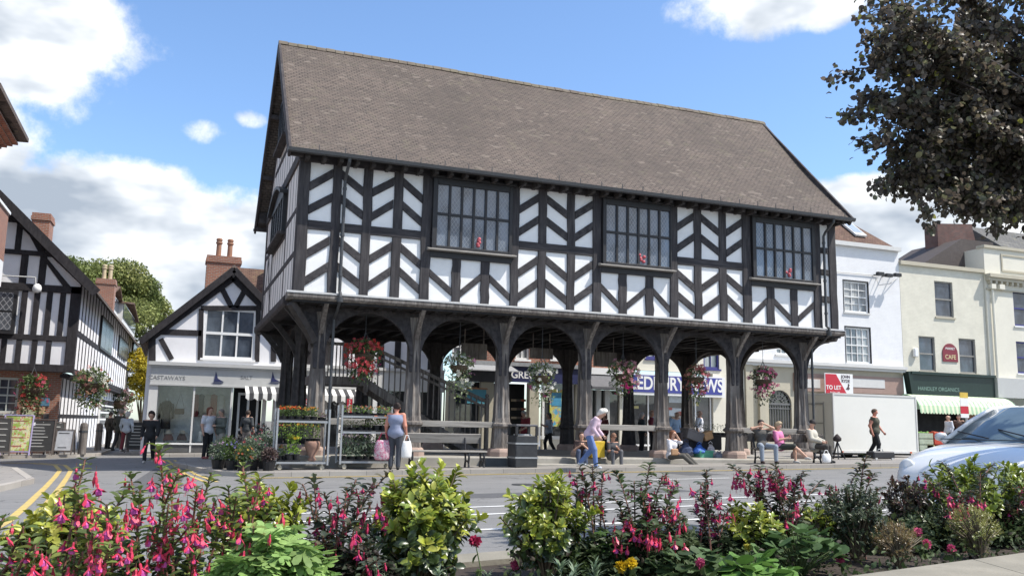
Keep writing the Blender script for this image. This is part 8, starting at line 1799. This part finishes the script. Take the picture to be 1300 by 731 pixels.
# sandwich board throwing its shadow on the trailer
x = XY(1063,2.3); t = thing('folding_stand', (x,2.3,gz(x,2.3)+.1), 'small dark folding stand beside the trailer corner', 'stand'); b = MB(); z=gz(x,2.3)+.1
b.bar((x-.15,2.1,z),(x,2.3,z+.62),.04,.04); b.bar((x+.15,2.1,z),(x,2.3,z+.62),.04,.04); b.bar((x,2.55,z),(x,2.3,z+.62),.04,.04); build('legs', b, M['black_paint'], t); b = MB(); b.lathe([(.02,0),(.14,.05),(.15,.14),(.05,.26),(.0,.30)], (x,2.3,z+.60), 12); build('head', b, mat('dark_cloth', (.05,.04,.04), .9), t, smooth=True)
# ---- cars: bodies lofted along their length, with glass, wheels, lamps
def car(label, loc, rz, paint, grp=None):
    t = thing('parked_car', loc, label, 'car', grp, rotz=rz, local=True)
    # stations along x (nose at -x): (x, half width, z low, z shoulder, z top at centre)
    S_ = [(-2.05,.42,.34,.50,.54),(-2.00,.66,.24,.60,.66),(-1.85,.78,.20,.70,.76),(-1.55,.84,.19,.82,.88),(-1.15,.86,.19,.90,.965),(-.80,.87,.19,.95,1.01),(-.45,.875,.19,.97,1.03),(.2,.88,.19,.98,1.03),(.9,.88,.19,.99,1.04),(1.5,.87,.2,1.00,1.05),(1.85,.82,.22,.98,1.03),(2.02,.72,.30,.90,.95),(2.06,.60,.36,.70,.75)]
    b = MB(); n = 14; vs = []
    def sec(hw, z0, zs, zt): return [(0,z0),(hw*.80,z0),(hw*.97,z0+.09),(hw,z0+.24),(hw*1.0,zs*.62+z0*.38),(hw*.985,zs-.06),(hw*.93,zs),(hw*.75,zs+(zt-zs)*.55),(hw*.4,zt-.008),(0,zt)]
    for x, hw, z0, zs, zt in S_:
        q = sec(hw, z0, zs, zt); vs += [(x,y,z) for y,z in q]+[(x,-y,z) for y,z in q[-2:0:-1]]
    m = 18; fs = []
    for i in range(len(S_)-1):
        for k in range(m): fs.append((i*m+k, (i+1)*m+k, (i+1)*m+(k+1)%m, i*m+(k+1)%m))
    fs.append(tuple(range(m))); fs.append(tuple(range(len(S_)*m-1, (len(S_)-1)*m-1, -1))); b.add(vs, fs)
    o = build('body', b, paint, t, smooth=True); sm_ = o.modifiers.new('s','SUBSURF'); sm_.levels = 1; sm_.render_levels = 2
    # greenhouse
    G = [(-.86,.74,.70,.985,.99),(-.40,.755,.60,.985,1.28),(.02,.76,.545,.99,1.455),(.45,.765,.53,.995,1.50),(1.0,.76,.52,1.0,1.475),(1.45,.74,.50,1.01,1.36),(1.86,.70,.52,1.01,1.06)]
    def gsec(x, wl, wt, zl, zt): return [(x,-wl,zl),(x,-(wl*.35+wt*.65),zl+(zt-zl)*.62),(x,-wt,zt-.03),(x,-wt*.5,zt+.005),(x,wt*.5,zt+.005),(x,wt,zt-.03),(x,(wl*.35+wt*.65),zl+(zt-zl)*.62),(x,wl,zl)]
    vs = []; [vs.extend(gsec(*q)) for q in G]; fs = []; mi = []
    for i in range(len(G)-1):
        for k in range(7): fs.append((i*8+k, (i+1)*8+k, (i+1)*8+k+1, i*8+k+1)); mi.append(0 if k in (0,1,5,6) or i in (0,1) or i >= 5 else 1)
    b = MB(); b.add(vs, [f for f, q in zip(fs, mi) if q == 0]); o = build('glass', b, mat('car_glass', (.10,.14,.16), .04, .3, 1.5, bmp=0, spec=1.0), t, smooth=True)
    b = MB(); b.add(vs, [f for f, q in zip(fs, mi) if q == 1]); build('roof', b, paint, t, smooth=True)
    b = MB()
    for s in (-1,1):
        pts = [Vector((q[0], s*(q[2] if 0 < i < len(G)-1 else q[1]*.98), q[4]-.02)) for i, q in enumerate(G)]; pts[0].z = .985; b.tube([tuple(p) for p in pts], [.035,.034,.032,.03,.03,.03,.03], 6)
        b.bar((.32,s*.765,.99),(.34,s*.60,1.47),.07,.02,up=(0,1,0)); b.bar((1.12,s*.76,.99),(1.08,s*.56,1.45),.09,.02,up=(0,1,0))
    build('pillar', b, paint, t, smooth=True)
    b = MB(); b.bar((-.94,-.70,1.025),(-.94,.70,1.025),.05,.012); b.bar((-.90,-.55,1.035),(-.62,.12,1.16),.018,.014); b.bar((-.90,.10,1.045),(-.64,.66,1.13),.018,.014); build('wiper', b, M['black_paint'], t)
    b = MB()
    for s in (-1,1):
        mb2 = MB(); mb2.lathe([(.0,-.08),(.05,-.07),(.062,.0),(.045,.06),(.0,.065)], (-.52,s*.97,1.05), 10, ax='y'); mb2.bar((-.52,s*.86,1.02),(-.52,s*.93,1.05),.04,.03); build('wing_mirror', mb2, paint, t, smooth=True)
        h = MB(); h.lathe([(.0,-.05),(.10,-.035),(.12,0),(.10,.02),(0,.03)], (-1.86,s*.60,.66), 12, ax='x'); build('headlight', h, mat('lamp_glass', (.6,.62,.64), .1, .05, 5, bmp=0), t, smooth=True)
        h = MB(); h.box(1.93,2.03,s*.62-.10,s*.62+.10,.72,.90); build('tail_light', h, mat('lamp_red', (.4,.02,.02), .2), t, bevel=.02)
        for x in (-1.30,1.28):
            w_ = MB(); w_.lathe([(.20,-.10),(.30,-.10),(.315,-.07),(.315,.07),(.30,.10),(.20,.10)], (x,s*.78,.315), 26, ax='y'); wo = build('tyre', w_, M['black_paint'], t)
            w_ = MB(); w_.lathe([(.03,-.06),(.195,-.03),(.20,.0),(.195,.03),(.03,.06)], (x,s*.80,.315), 20, ax='y'); build('rim', w_, M['steel'], wo)
            a_ = MB(); a_.tube([(x+.355*math.cos(PI*k/12), s*.865, .315+.355*math.sin(PI*k/12)) for k in range(13)], .018, 5); build('wheel_arch', a_, M['black_paint'], t)
    g = MB(); g.box(-2.045,-1.98,-.34,.34,.40,.50); build('grille', g, M['black_paint'], t, bevel=.01); g = MB(); g.box(-2.07,-2.05,-.25,.25,.30,.39); build('number_plate', g, M['white_paint'], t)
    # things behind the windscreen
    g = MB(); g.box(-.55,-.43,-.45,-.05,1.075,1.085); build('dashboard_paper', g, M['white_paint'], t)
    return t
def car_paint(name, c):
    m, nt, b = nodes(name); b.inputs['Base Color'].default_value = (*c,1); b.inputs['Metallic'].default_value = .15; b.inputs['Roughness'].default_value = .32; b.inputs['Coat Weight'].default_value = .7; b.inputs['Coat Roughness'].default_value = .05
    f = noise(nt, objco(nt), 400, 2, .5); c2 = mixc(nt, f, tuple(x*.92 for x in c), tuple(min(1,x*1.15) for x in c)); lk(nt, c2, b.inputs['Base Color']); return m
cp = CB(6.85, 11.7); car('silver-blue car parked at the right beyond the flower bed', (cp.x, cp.y, gz(cp.x,cp.y)+.0), math.radians(12), car_paint('paint_silver_blue', (.70,.70,.69)))
cp = CB(13.9, 23.5); car('grey car half hidden behind the silver-blue car', (cp.x, cp.y, gz(cp.x,cp.y)), math.radians(6), car_paint('paint_grey', (.30,.32,.31)))
